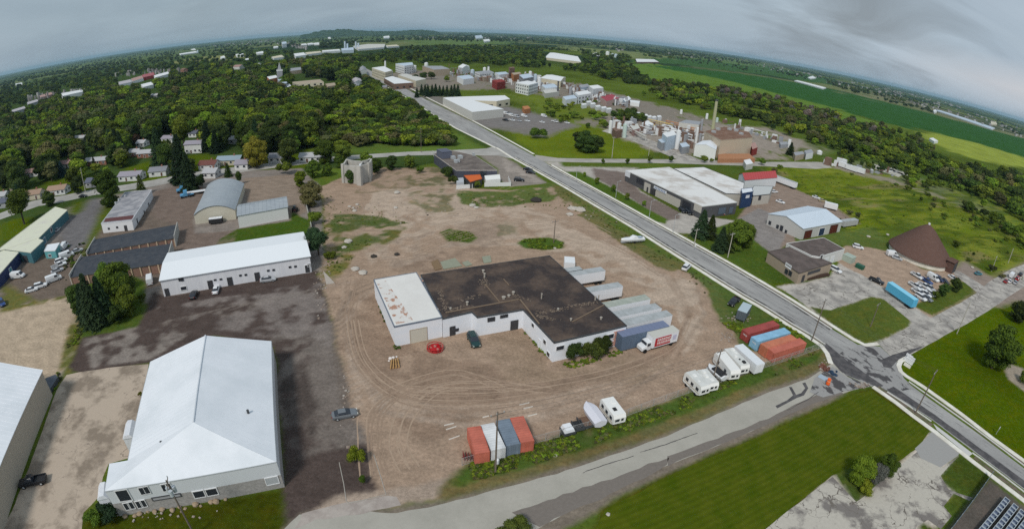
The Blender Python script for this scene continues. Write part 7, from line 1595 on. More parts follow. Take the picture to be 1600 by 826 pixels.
# ------------------------------------------------------------------ houses
ROOFS = {'grey': (0.24,0.245,0.27),'lilac grey': (0.30,0.28,0.32),'white': (0.42,0.42,0.43),'brown': (0.20,0.13,0.10),'tan': (0.33,0.23,0.17),'red brown': (0.17,0.075,0.065),'blue grey': (0.26,0.33,0.38),'dark': (0.07,0.07,0.085),'pink': (0.34,0.22,0.20),'slate': (0.12,0.13,0.17)}
RM_ = {k: mat('roof_'+k.replace(' ','_'),v,0.9,0.12) for k,v in ROOFS.items()}
WALLS = {'white': (0.62,0.62,0.61),'cream': (0.52,0.47,0.36),'brick': (0.28,0.14,0.10),'tan': (0.38,0.30,0.22),'grey': (0.35,0.35,0.36)}
WM_ = {k: mat('wall_'+k,v,0.85,0.08) for k,v in WALLS.items()}
def house(px,py,wpx,asp,deg,roof,wall,label,st=1):
    s = hp(px,py+4); L_ = max(7,wpx*s); W = max(6.5,L_*asp); h = 2.7*st+.3; p = G(px,py,h+1.2); a = R(deg)+math.atan2(G(px+4,py).y-G(px-4,py).y,G(px+4,py).x-G(px-4,py).x)
    e = Vector((math.cos(a),math.sin(a))); n = Vector((-e.y,e.x)); q = [p-e*L_/2+n*W/2,p-e*L_/2-n*W/2,p+e*L_/2-n*W/2,p+e*L_/2+n*W/2]
    t_,q = gable('house',label,'house',[tuple(v) for v in q],h,h+W*.24,WM_[wall],RM_[roof],.45)
    KEEP.append((px,py,wpx*1.0,wpx*.45))
    if wpx > 9:
        big = wpx > 16
        f0 = q[1]; 
        for i in range(4):
            a_,b_ = q[i],q[(i+1) % 4]; ee = b_-a_; nn = Vector((ee.y,-ee.x)).normalized()
            if nn.dot(-(a_+b_)/2) <= 0: continue
            k = 4 if ee.length > 11 else 2
            for j in range(k):
                if big and j == 1 and ee.length > 9: opening(t_,a_,b_,(j+.5)/k,1.05,1.0,2.0,'door',M_FRAME,mat('door_brown',(0.12,0.06,0.04)))
                else: opening(t_,a_,b_,(j+.5)/k,1.7,1.3,1.1,'window',M_FRAME)
        c = (q[0]+q[2])/2+e*L_*.2; mb = MB(); mb.box(c.x,c.y,h,h+W*.24+.9,.8,.6,a); mb.build('chimney',WM_['brick'],t_)
    return t_
HS = [(304,220,26,.5,12,'lilac grey','white','two storey white house with lilac grey roof behind the tall spruces',2),(325,220,14,.6,10,'grey','white','small pale house right of the two storey white house',1),(264,212,20,.55,5,'lilac grey','white','white house with purplish roof between two tall spruces',1),(233,234,34,.35,12,'white','brick','long house with pale roof left of the tall spruces',1),(211,233,16,.5,12,'white','brick','small pale roofed house left end of the long pale roof',1),(248,261,26,.5,18,'grey','white','grey hip roofed bungalow facing the side street',1),(205,268,36,.4,10,'lilac grey','white','long grey roofed bungalow behind the round street tree',1),(359,244,36,.35,10,'blue grey','cream','bungalow with blue grey roof on the side street',1),(326,251,26,.4,8,'red brown','white','bungalow with red brown roof on the side street',1),(370,213,22,.5,10,'white','white','pale roofed house in the trees above the blue grey bungalow',1),(304,204,14,.6,5,'slate','white','small slate roofed house between spruces',1),(379,250,12,.7,10,'lilac grey','white','garage with pale purple roof right of the blue grey bungalow',1),
      (432,240,20,.6,5,'grey','white','white gabled house right of the bright green tree',1),(486,239,32,.35,6,'white','white','long white house under the dark trees',1),(152,246,38,.35,14,'white','brick','long bungalow with pale roof above the blue spruce',1),(103,251,22,.5,14,'pink','white','small pinkish roofed house at the left',1),(51,264,24,.45,20,'pink','white','pinkish roofed house among dark trees at far left',1),(90,290,28,.45,20,'tan','white','bungalow with tan roof left of the pale pole',1),(53,297,24,.45,22,'tan','cream','tan roofed bungalow behind the tall round tree',1),(10,309,26,.5,20,'slate','grey','slate roofed house cut by the left edge',1),(146,278,20,.5,14,'slate','grey','dark slate roofed house beside the pale pole',1),(3,300,10,.6,20,'white','white','small white shed at the left edge',1),(56,232,12,.6,15,'white','white','small white roofed house far left in dark trees',1),(126,212,20,.5,12,'white','white','pale house under the maple at the left',1),(25,284,14,.5,20,'pink','tan','small pink roofed house at the left edge',1),(330,263,14,.6,5,'white','white','white garage before the red brown bungalow',1),(222,219,12,.6,10,'white','white','white shed near the copper coloured tree',1),
      (305,107,6,.6,0,'white','white','white gable among far trees, left of a pair',1),(316,107,6,.6,0,'white','white','white gable among far trees, right of a pair',1),(288,108,16,.5,0,'brown','brick','brown roofed school in the far trees',2),(373,103,16,.6,10,'pink','white','pink gabled house on the far hillside',2),(364,130,11,.6,0,'tan','tan','tan house in the middle of the wood',2),(311,127,7,.6,0,'white','white','small white house left of the grey barn',1),(261,136,9,.5,0,'white','white','small white house in the wood below the mall',1),(243,147,16,.5,8,'white','white','pale blue roofed house in the wood',1),(279,147,8,.6,0,'white','white','white gable end in the dark wood',1),(304,139,7,.7,0,'white','cream','narrow white house in the dark wood',2),(291,135,14,.5,0,'brown','brick','brown roofed house in the dark wood',1),(383,122,8,.6,0,'white','white','pale house left of the brick hall',1),(203,148,12,.5,5,'white','white','white roofed house at the far left wood edge',1),(338,186,9,.5,0,'grey','white','grey roofed cottage in the spruces',1),(200,196,14,.5,8,'grey','grey','grey roofed house at the left of the wood',1),(240,130,12,.5,0,'white','white','white house below the far town street',1),(350,112,9,.5,0,'white','white','white house above the middle of the wood',1),(398,112,12,.5,0,'pink','white','pink roofed house left of the church',1),(392,94,8,.5,0,'white','white','white house below the far works',1),(405,99,6,.5,0,'white','white','tiny white house below the far works',1),(330,118,8,.5,0,'lilac grey','white','lilac roofed house in the wood',1),(190,160,10,.5,5,'white','white','pale house by the watermarked corner of the wood',1),(70,205,12,.5,10,'pink','cream','pink roofed house in the left wood',1),(100,195,12,.5,10,'pink','cream','pink house beside the yellow green maple',1),(150,190,12,.5,10,'grey','white','grey roofed house right of the yellow green maple',1),(175,178,9,.5,10,'white','white','white house in the upper left wood',1),(30,190,12,.5,12,'grey','white','grey roofed house near the left edge plaza',1),(60,180,9,.5,12,'white','white','white roofed house below the far left plaza',1),(600,134,8,.5,0,'grey','cream','cream house left of the main road bend',1)]
for a in HS:
    a = list(a); 
    if 'watermarked' in a[7]: a[7] = 'pale house at the upper left edge of the wood'
    house(*a)
# process clutter of the two works: pipes, ducts and small plant too small to pick apart
for nm_,m_,sd in (('pale',W_,1),('grey',GY,2),('rust',BRN,3)):
    mb = MB()
    for (x0,y0,x1,y1,n,wy) in ((700,112,860,138,60,14),(820,122,960,160,70,12),(960,200,1100,212,36,14),(1030,207,1080,222,22,8),(1130,192,1240,232,14,5),(900,150,980,165,30,8),(1290,255,1400,275,10,6)):
        for k in range(n):
            u = random.random(); x = x0+(x1-x0)*u; y = y0+(y1-y0)*u+random.uniform(-wy,wy)*.5; p = G(x,y); s = random.uniform(.8,4.5); hz_ = random.uniform(1,6.5) if y < 200 or random.random() < .4 else random.uniform(.6,3)
            if random.random() < .3: mb.cyl((p.x,p.y,0),(p.x,p.y,hz_*1.2),s*.35,n=7)
            elif random.random() < .35: mb.box(p.x,p.y,hz_*.6,hz_*.6+.5,s*4,.5,MAINDIR+random.choice((0,1.57)))
            else: mb.box(p.x,p.y,0,hz_,s,s*random.uniform(.4,1.5),MAINDIR)
    o = mb.build('plant_clutter',m_,kind='stuff'); tag(o,nm_+' pipes, ducts and small process units of the works','plant equipment')
# specks of far settlements and farms: past telling apart
mb = MB()
for (x0,y0,x1,y1,n,wd) in ((400,60,480,76,70,6),(180,118,280,112,50,6),(30,160,170,140,60,8),(650,58,830,60,40,5),(1180,100,1330,135,40,8),(1330,125,1600,210,110,14),(960,78,1180,98,30,5),(330,72,420,66,30,5),(1380,140,1500,165,50,8),(1060,72,1300,116,60,3)):
    for k in range(n):
        u = random.random(); x = x0+(x1-x0)*u; y = y0+(y1-y0)*u+random.uniform(-wd*.5,wd*.5); d = ray(x,y)
        if d[2] > -0.008: continue
        p = G(x,y); s = hp(x,y)*random.uniform(1.2,3.2); mb.box(p.x,p.y,0,random.uniform(5,11),s,s*random.uniform(.5,1.6),random.random()*3)
o = mb.build('distant_settlement',mat('distant_house',(0.38,0.37,0.36),0.9,0.0,0.01,(0.20,0.18,0.17),(0.45,0.6)),kind='stuff'); tag(o,'specks of houses and farms scattered to the horizon','houses')
# ------------------------------------------------------------------ trees
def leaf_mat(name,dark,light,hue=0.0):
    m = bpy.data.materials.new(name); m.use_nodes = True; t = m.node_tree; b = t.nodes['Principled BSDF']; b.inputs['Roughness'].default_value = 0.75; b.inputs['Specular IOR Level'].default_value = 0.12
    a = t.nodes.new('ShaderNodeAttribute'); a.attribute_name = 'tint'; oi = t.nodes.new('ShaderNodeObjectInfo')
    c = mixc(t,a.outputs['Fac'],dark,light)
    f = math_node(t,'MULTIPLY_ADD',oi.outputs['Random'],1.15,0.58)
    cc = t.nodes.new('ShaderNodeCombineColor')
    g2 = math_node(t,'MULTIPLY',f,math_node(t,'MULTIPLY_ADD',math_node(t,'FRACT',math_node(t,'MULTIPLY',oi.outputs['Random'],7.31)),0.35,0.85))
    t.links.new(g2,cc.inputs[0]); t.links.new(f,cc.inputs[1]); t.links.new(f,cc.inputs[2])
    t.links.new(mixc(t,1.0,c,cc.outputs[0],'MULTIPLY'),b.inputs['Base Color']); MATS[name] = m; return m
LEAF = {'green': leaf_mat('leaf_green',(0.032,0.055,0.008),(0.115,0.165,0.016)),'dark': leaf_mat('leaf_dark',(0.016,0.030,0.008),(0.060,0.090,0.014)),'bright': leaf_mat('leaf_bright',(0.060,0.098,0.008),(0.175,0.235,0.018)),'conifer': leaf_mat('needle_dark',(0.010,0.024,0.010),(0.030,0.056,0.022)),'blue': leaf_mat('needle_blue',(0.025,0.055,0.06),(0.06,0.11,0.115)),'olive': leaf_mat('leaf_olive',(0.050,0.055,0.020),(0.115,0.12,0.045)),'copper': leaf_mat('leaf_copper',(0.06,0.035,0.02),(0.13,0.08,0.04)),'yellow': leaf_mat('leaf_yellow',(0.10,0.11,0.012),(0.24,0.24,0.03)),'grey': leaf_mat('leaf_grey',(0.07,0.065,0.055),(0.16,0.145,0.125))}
BARK = mat('bark',(0.09,0.07,0.055),0.95,0.2)
def crown_mesh(name,kind,n_leaf,seed,m,size=0.11,squash=1.0):
    """unit tree: height 1. Leaf clumps on lumpy limbs; returns mesh (crown), trunk mesh"""
    r = np.random.default_rng(seed); V = []; Fq = []; T = []
    lumps = []
    if kind == 'conifer':
        for i in range(n_leaf):
            z = 0.06+0.92*(r.random()**1.25); rad = 0.26*(1-z)**0.85+0.012; lay = (z*9) % 1.0; rad *= 0.66+0.44*(1-lay); a = r.random()*6.283; rad *= 1+0.22*math.sin(a*5+z*23)+0.12*math.sin(a*9-z*41); rr = rad*(0.55+0.45*math.sqrt(r.random()))
            lumps.append(None); c = np.array([rr*math.cos(a),rr*math.sin(a),z-0.05*(rr/0.26)]); s = size*0.55*(0.6+0.8*r.random())*(1.15-z*.6)
            out_ = np.array([math.cos(a),math.sin(a),-0.35]); out_ /= np.linalg.norm(out_); side = np.cross(out_,[0,0,1.0]); side /= np.linalg.norm(side); up_ = np.cross(side,out_)
            tilt = r.normal(0,.35); sd = side*math.cos(tilt)+up_*math.sin(tilt)
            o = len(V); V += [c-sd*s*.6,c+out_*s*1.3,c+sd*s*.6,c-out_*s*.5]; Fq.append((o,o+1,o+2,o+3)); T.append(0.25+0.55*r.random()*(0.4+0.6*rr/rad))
        core = [((0,0,0.42),0.12,0.75)]
    else:
        nl = 14 if kind == 'round' else 30 if kind == 'full' else 9
        for i in range(nl):
            a = r.random()*6.283; e = r.random(); z = 0.29+0.50*r.random(); q = math.sqrt(max(0,1-((z-.50)/.46)**2)); rr = 0.24*q*math.sqrt(r.random())*squash
            if kind == 'tall': rr *= .62; z = 0.3+0.58*r.random()
            if kind == 'bush': z = 0.25+0.4*r.random(); rr = 0.42*math.sqrt(r.random())
            R_ = (0.13+0.085*r.random())*(1.25 if kind == 'bush' else 1.0)
            if kind == 'full':
                dv = r.normal(size=3); dv /= np.linalg.norm(dv); rr = .25*math.hypot(dv[0],dv[1])*(.8+.3*r.random()); z = .47+dv[2]*.37; R_ = .09+.06*r.random()
            lumps.append((np.array([rr*math.cos(a),rr*math.sin(a),z]),R_,r.random()))
        lumps.append((np.array([0,0,0.54 if kind != 'bush' else .45]),(0.27 if kind != 'full' else .33) if kind != 'tall' else 0.19,.5))
        per = n_leaf//len(lumps)
        for (c0,R0,tn) in lumps:
            for k in range(per):
                d = r.normal(size=3); d /= np.linalg.norm(d); 
                if d[2] < -0.55: d[2] *= -1
                c = c0+d*R0*(0.78+0.34*r.random())*np.array([1,1,.85]); s = size*(0.35+0.65*r.random())
                nrm = d+r.normal(size=3)*.55; nrm /= np.linalg.norm(nrm); u = np.cross(nrm,r.normal(size=3)); u /= np.linalg.norm(u); v = np.cross(nrm,u)
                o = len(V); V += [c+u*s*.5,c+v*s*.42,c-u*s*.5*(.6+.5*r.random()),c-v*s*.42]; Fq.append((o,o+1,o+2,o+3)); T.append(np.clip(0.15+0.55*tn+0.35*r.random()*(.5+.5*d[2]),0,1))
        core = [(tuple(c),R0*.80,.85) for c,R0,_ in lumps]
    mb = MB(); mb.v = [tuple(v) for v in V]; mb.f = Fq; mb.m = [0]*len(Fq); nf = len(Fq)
    for c,r_,sz in core:
        if kind == 'conifer': mb.cyl((0,0,.08),(0,0,.92),.10,.008,n=7)
        else: mb.sphere(c,r_,7,5,sz=sz)
    me = bpy.data.meshes.new(name); me.from_pydata(mb.v,[],mb.f); me.materials.append(m)
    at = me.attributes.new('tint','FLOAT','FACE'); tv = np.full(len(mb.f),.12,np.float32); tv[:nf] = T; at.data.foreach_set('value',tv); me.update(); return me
def trunk_mesh(name,kind):
    mb = MB()
    if kind == 'conifer': mb.cyl((0,0,-.02),(0,0,.6),.022,.008,n=6)
    else:
        mb.cyl((0,0,-.02),(0,0,.38),.024,.016,n=7); 
        for a in (0.3,2.2,4.4,5.5): mb.cyl((0,0,.3),(math.cos(a)*.14,math.sin(a)*.14,.62),.012,.004,n=5)
        mb.cyl((0,0,.36),(.02,.01,.78),.014,.004,n=5)
    me = bpy.data.meshes.new(name); me.from_pydata(mb.v,[],mb.f); me.materials.append(BARK); me.update(); return me
CROWN = {}
def get_crown(kind,colour,var,lod):
    k = (kind,colour,var,lod)
    if k not in CROWN:
        n,s = {0: (6500,.048),1: (2400,.072),2: (760,.115)}[lod]
        if kind == 'bush': s *= 1.3
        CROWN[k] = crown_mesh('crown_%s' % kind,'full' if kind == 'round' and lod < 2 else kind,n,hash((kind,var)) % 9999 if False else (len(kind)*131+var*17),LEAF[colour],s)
    return CROWN[k]
TRUNK = {k: trunk_mesh('trunk_'+k,'conifer' if k == 'conifer' else 'round') for k in ('conifer','round')}
def tree(px,py,hpx=None,kind='round',colour='green',label='',group=None,wide=1.0,h=None,lod=None,var=None,name=None,xy=None):
    p = G(px,py) if xy is None else Vector(xy)
    if h is None:
        best = min(((abs(math.hypot(*(np.array(P(p.x,p.y,z))-np.array(P(p.x,p.y,0))))-hpx),z) for z in np.arange(1,34,.5))); h = best[1]
    dd = dist(p); pix = h/dd*F
    if lod is None: lod = 0 if pix > 34 else (1 if pix > 15 else 2)
    var = random.randrange(3) if var is None else var
    t_ = thing(name or {'conifer': 'spruce_tree','bush': 'shrub'}.get(kind,'leafy_tree'),label,'shrub' if kind == 'bush' else 'tree',(p.x,p.y,0),group)
    t_.rotation_euler = (0,0,random.random()*6.28); t_.scale = (h*wide,h*wide,h)
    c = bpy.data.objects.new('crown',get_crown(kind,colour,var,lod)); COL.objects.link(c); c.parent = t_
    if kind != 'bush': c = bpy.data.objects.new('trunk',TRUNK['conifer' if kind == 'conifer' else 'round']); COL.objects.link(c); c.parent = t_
    TREES.append((p.x,p.y,h*wide*.27)); TREEOBJ.append(t_); return t_
TREES = []; TREEOBJ = []
# trees one can single out: base pixel, height in picture pixels
HT = [(30,298,52,'round','dark','big dark tree behind the tan roofed bungalow at far left',1.2),(8,292,46,'round','dark','big dark tree at the far left edge',1.3),(72,282,44,'round','dark','big dark tree left of the blue spruce',1.2),(124,302,30,'round','dark','round dark tree beside the pale street pole',1.1),(452,258,44,'round','dark','big dark tree between the white gabled and the long white house',1.2),(508,256,40,'round','green','big green tree right of the long white house',1.2),(536,252,36,'round','green','green tree at the corner of thicket and side street',1.2),(345,232,44,'round','dark','big dark tree behind the blue grey bungalow',1.1),(180,258,36,'round','dark','dark tree right of the pale bungalow',1.2),(325,236,50,'conifer','conifer','tall dark spruce right of the two storey white house',1.0),(380,230,44,'round','green','tall green tree behind the yellow green tree',1.1),(288,230,52,'tall','green','tall slim green tree beside the tallest spruce',1.0),(572,260,26,'round','green','green tree above the right side of the concrete block',1.2),(440,210,44,'round','dark','broad dark tree in the wood above the white gabled house',1.3),(470,200,40,'round','bright','broad bright tree in the wood above the long white house',1.3),
      (126,490,50,'round','dark','rounded dark tree at the left of the spruce group',1.0),(205,492,50,'round','green','leafy tree at the right front of the spruce group',1.0),(152,508,88,'conifer','conifer','large dark spruce at the left of the spruce group',.95),(140,500,62,'conifer','conifer','lower spruce at the left foot of the spruce group',1.1),(168,500,75,'conifer','conifer','dark spruce in the middle of the spruce group',1.0),(196,478,78,'round','green','broad leafy tree at the right of the spruce group',1.0),(175,462,58,'round','green','leafy tree at the back of the spruce group',1.0),(186,502,30,'bush','dark','low shrub under the spruce group',1.0),(222,470,12,'bush','green','small shrub on the spruce lawn',1.0),
      (172,322,60,'round','green','big round tree between teal shop and white workshop',1.12),(38,350,56,'tall','green','tall bright tree left of the teal shop',1.3),(78,322,26,'round','dark','round street tree above the teal shop',1.25),(222,305,34,'conifer','dark','dark spruce behind the white workshop',1.1),(297,297,62,'conifer','conifer','tall dark spruce right of the light blue trucks',1.0),(285,285,78,'conifer','conifer','tallest dark spruce of the side street',.95),(250,262,65,'conifer','conifer','tall narrow spruce right of the long pale house',.9),(262,270,48,'tall','dark','dark tree between the two tall spruces',1.0),(316,296,24,'tall','dark','short dark cedar beside the arched hall',1.1),(374,288,24,'tall','dark','small dark cedar behind the arched hall',.8),(357,276,22,'conifer','dark','small dark spruce on the side street lawn',1.2),(402,262,52,'round','yellow','bright yellow green tree on the side street',1.1),(192,262,30,'round','green','round tree above the grey bungalow',1.2),(150,270,16,'round','yellow','yellow green tree left of the grey bungalow',1.4),(98,276,26,'conifer','blue','pale blue spruce left of the pole',1.2),(213,226,18,'round','copper','copper leaved tree by the long pale house',1.4),(148,262,18,'conifer','dark','pointed dark spruce in front of the pale bungalow',1.0),(120,238,24,'round','green','green tree above the pale bungalow',1.3),(80,208,22,'round','yellow','yellow green maple at the upper left',1.4),(445,272,22,'bush','green','green shrub at the side street corner',1.0),
      (498,398,42,'tall','conifer','dark dense shrub at the right end of the long white building',1.5),(487,322,42,'round','olive','brownish shrub tree at the left edge of the lot',1.25),(490,350,26,'bush','green','green shrub at the left edge of the lot',.9),(516,405,18,'bush','green','green shrub right of the dark dense one',1.0),(470,292,26,'round','bright','bright shrub tree at the head of the lot',1.2),(490,278,30,'round','green','green tree left of the concrete block',1.2),(547,287,22,'round','dark','dark shrub growing in the concrete block',.9),(512,275,22,'round','green','green tree behind the concrete block',1.2),(588,270,24,'round','green','green tree right of the concrete block',1.2),(612,266,24,'round','dark','dark tree right of the concrete block',1.2),(530,262,20,'round','green','small tree above the concrete block',1.3),(640,262,20,'round','green','green tree left of the dark restaurant',1.3),(655,270,14,'bush','green','low shrub left of the dark restaurant',1.0),
      (745,293,12,'bush','green','green shrub before the orange roofed shelter',1.0),(699,278,20,'bush','dark','dark ivy shrub at the left wall of the restaurant',.9),(708,288,16,'bush','dark','dark shrub at the near corner of the restaurant',.9),
      (894,560,30,'bush','dark','dark ivy shrub at the left of the factory front wall',1.0),(924,556,28,'bush','dark','dark ivy shrub in the middle of the factory front wall',1.15),(941,552,32,'bush','dark','taller ivy on the factory front wall',.8),
      (1094,370,44,'conifer','conifer','dark spruce, left of the roadside group',1.3),(1108,372,38,'conifer','dark','second spruce of the roadside group',1.2),(1124,392,40,'conifer','conifer','dark spruce in front of the roadside group',1.2),(1136,392,34,'conifer','dark','spruce right in the roadside group',1.2),(1148,390,50,'round','green','large bright leafy tree right of the spruces',1.15),(1162,386,40,'round','green','leafy tree at the right end of the roadside group',1.1),
      (1549,575,80,'round','green','large round maple on the park lawn',1.1),(1586,502,36,'round','dark','round dark tree at the right edge of the park',1.3),(1604,600,24,'bush','green','shrub at the right edge below the maple',1.2),(1338,752,42,'round','bright','bright leafy shrub tree left in the small thicket',1.25),(1362,752,34,'bush','grey','grey leafless bush in the middle of the thicket',.9),(1380,742,40,'round','green','green shrub tree right in the small thicket',1.1),(1350,768,22,'bush','bright','low bright shrub at the front of the thicket',1.1),
      (558,722,22,'bush','bright','small bright shrub on the gravel island',.8),(567,756,14,'tall','green','thin green sapling on the gravel island',1.0),(176,806,26,'bush','conifer','dark shrub bed at the corner of the big white building',1.3),(150,815,20,'bush','green','green shrub at the lawn corner left',1.3),(800,840,24,'bush','dark','dark shrub cut by the bottom edge',1.6),(220,618,8,'bush','yellow','tiny yellow green shrub at the big white building',1.0),
      (1472,462,22,'round','dark','round dark shrub tree by the vehicle cluster',1.3),(1490,455,22,'round','dark','second round shrub tree by the vehicle cluster',1.3),(1462,466,14,'bush','green','low green shrub before the round shrub trees',1.0),(858,218,1,'round','green','',1),
      (915,238,36,'round','dark','broad dark tree in the meadow by the cross road',1.5),(928,238,30,'round','dark','dark tree at the right of the meadow clump',1.5),(905,232,28,'round','dark','dark tree at the left of the meadow clump',1.4),(840,216,18,'bush','green','round bush in the meadow beside the main road',1.4),(1100,254,12,'round','green','small round tree before the white shed',1.4),(1112,254,8,'round','green','small round tree before the orange lean-to',1.3),(942,256,9,'round','green','small street tree, left of three on the cross road lawn',1.1),(980,256,10,'round','green','small street tree, middle of three on the cross road lawn',1.1),(1015,255,12,'tall','green','small street tree at the plant entrance',1.2),(1048,254,12,'tall','dark','dark small tree at the plant entrance',1.2),(1234,242,20,'conifer','dark','dark fir beside the tan shed',1.4),(1190,258,12,'round','green','round shrub tree right of the beige block',1.4),
      (932,288,12,'round','bright','small street tree, first from the far end of the retail lawn',1.0),(913,276,8,'round','bright','small street tree at the far tip of the retail lawn',1.0),(958,300,12,'round','green','small street tree in the middle of the retail lawn',1.0),(979,312,12,'round','green','small street tree toward the retail drive',1.0),(1006,322,10,'round','bright','last small street tree on the retail lawn',1.0),
      (648,128,14,'round','dark','round dark tree before the cream factory wing',1.4),(662,124,12,'round','dark','left round tree in the works',1.5),(674,124,13,'round','dark','right round tree in the works',1.5),(698,128,10,'round','green','green round tree before the tan factory',1.3),(585,142,11,'round','dark','round dark tree beside the far main road',1.2),(865,146,1,'round','green','',1)]
for (x,y,hpx,kind,colr,lab,wd) in HT:
    if not lab: continue
    tree(x,y,hpx,kind,colr,lab,None,wd)
for i in range(12):
    x = 652+i*5.8+random.uniform(-1,1); tree(x,150+random.uniform(-2,3),random.uniform(16,21),'conifer','conifer','%s dark spruce from the road in the windbreak before the long warehouse' % ORD[i],'spruces of the windbreak',1.0)

# woods: candidates over the regions of the photograph, kept off buildings, roads and lawns
def inside(x,y,poly):
    r = False; n = len(poly)
    for i in range(n):
        x0,y0 = poly[i]; x1,y1 = poly[(i+1) % n]
        if (y0 > y) != (y1 > y) and x < (x1-x0)*(y-y0)/(y1-y0)+x0: r = not r
    return r
# name, polygon, tries, height m, min spacing factor, colours, kinds, noise threshold
REG = [
 ('west',[(0,330),(0,175),(60,168),(110,158),(180,140),(260,122),(330,108),(430,100),(540,100),(575,112),(585,125),(548,150),(505,190),(475,236),(400,242),(330,240),(240,258),(170,268),(90,292),(40,312)],5600,(11,19),.22,('dark','dark','green','green','green','bright','olive'),('round','round','round','round','round','tall','conifer'),0),
 ('thicket',[(470,238),(500,190),(545,150),(600,145),(645,168),(685,190),(720,222),(690,235),(600,236),(500,246)],1700,(3,9),.27,('green','bright','dark','green','olive'),('round','bush','bush'),.41),
 ('roadwood',[(560,118),(590,135),(640,165),(690,195),(660,200),(600,200),(560,200),(540,150)],500,(7,12),.28,('green','bright','dark'),('round','round'),0),
 ('street',[(0,335),(60,300),(130,278),(200,268),(300,252),(400,242),(500,238),(600,236),(640,238),(560,244),(440,256),(300,270),(200,284),(90,302)],200,(8,13),.42,('green','dark','bright'),('round','tall','conifer'),0),
 ('eastline',[(1000,128),(1100,137),(1200,152),(1290,178),(1380,203),(1425,214),(1470,243),(1530,258),(1600,280),(1620,360),(1560,322),(1480,285),(1400,256),(1330,240),(1290,232),(1200,203),(1120,180),(1060,160),(1000,150)],1700,(6,13),.28,('dark','green','green','bright','olive'),('round','round','tall','bush'),.37),
 ('bare',[(1120,142),(1200,156),(1290,180),(1370,206),(1365,214),(1280,192),(1190,166),(1120,152)],160,(10,14),.34,('grey','olive'),('tall','tall'),0),
 ('poplars',[(1034,132),(1100,142),(1104,146),(1036,138)],26,(12,15),.5,('dark','green'),('tall',),0),
 ('scrub',[(1195,262),(1390,275),(1480,300),(1600,360),(1640,450),(1540,435),(1500,400),(1450,350),(1330,350),(1300,320),(1230,285)],160,(1.5,4),.7,('green','bright','green','olive'),('bush','bush','round'),.45),
 ('eastscrub',[(1290,232),(1400,256),(1480,285),(1560,322),(1600,345),(1640,420),(1580,370),(1480,315),(1400,280),(1310,250)],320,(3,8),.5,('dark','green','bright'),('bush','round'),.42),
 ('worksback',[(560,96),(640,75),(700,73),(850,74),(930,88),(985,104),(1000,120),(960,128),(900,112),(800,104),(700,99),(600,101)],1000,(9,15),.28,('dark','green','green','dark'),('round','round','tall'),.30),
 ('clump',[(973,122),(1012,122),(1014,133),(975,131)],60,(6,9),.4,('dark',),('round',),0),
 ('meadowtrees',[(860,150),(980,168),(1000,200),(960,205),(870,196),(850,170)],34,(3,7),.8,('green','bright'),('bush','round'),0),
 ('meadowedge',[(955,186),(990,178),(1010,190),(990,194)],50,(5,8),.4,('dark','green'),('round',),0),
 ('farwest',[(0,175),(0,140),(60,118),(150,102),(250,88),(380,76),(480,82),(560,92),(560,102),(430,100),(330,108),(260,122),(180,140),(60,168)],2600,(9,15),.26,('dark','green','dark'),('round',),.36),
 ('horizonwest',[(0,130),(100,102),(200,83),(300,70),(400,61),(480,54),(560,52),(640,60),(560,80),(440,72),(330,78),(200,96),(60,124),(0,142)],3200,(10,16),.22,('dark',),('round',),.42),
 ('ridge',[(560,50),(640,47),(760,49),(860,53),(960,66),(1080,80),(1190,98),(1180,103),(1060,88),(940,76),(840,66),(700,66),(600,62)],3400,(10,16),.22,('dark',),('round',),.40),
 ('eastfar',[(1190,98),(1300,118),(1420,148),(1600,200),(1600,214),(1500,182),(1400,158),(1300,135),(1200,112),(1100,98),(1000,88),(1000,80),(1100,84)],2400,(9,14),.26,('dark','green'),('round',),.46),
 ('hedge1',[(1200,106),(1290,124),(1350,146),(1345,149),(1280,130),(1200,111)],220,(9,14),.3,('dark',),('round',),0),
 ('hedge2',[(1370,152),(1470,176),(1468,180),(1368,156)],80,(8,12),.3,('dark',),('round',),0),
 ('silos',[(905,78),(990,88),(980,98),(930,96),(900,88)],160,(8,13),.3,('dark','green'),('round',),0),
 ('fieldline',[(1000,98),(1090,98),(1190,112),(1188,114),(1090,102),(1000,102)],80,(6,10),.4,('dark',),('round',),.4),
]
cand = []; GRID = {}
def free(x,y,r_):
    k = (int(x//12),int(y//12))
    for i in (-1,0,1):
        for j in (-1,0,1):
            for (a,b,c) in GRID.get((k[0]+i,k[1]+j),()):
                if (a-x)**2+(b-y)**2 < (r_+c)**2: return False
    return True
def put(x,y,r_): GRID.setdefault((int(x//12),int(y//12)),[]).append((x,y,r_))
for a in TREES: put(*a)
BANNED = [[(600,195),(640,190),(700,205),(760,232),(700,238),(660,236)],[(195,262),(250,248),(330,244),(330,262),(240,283),(200,285)]]
BANNED = [[(690,196),(745,226),(700,226)],[(600,195),(640,192),(640,203),(600,203)]]
ROADS_PX = [MAIN_L[:8],MAIN_R[:7]]
MAINPOLY = MAIN_L[:9]+MAIN_R[:8][::-1]
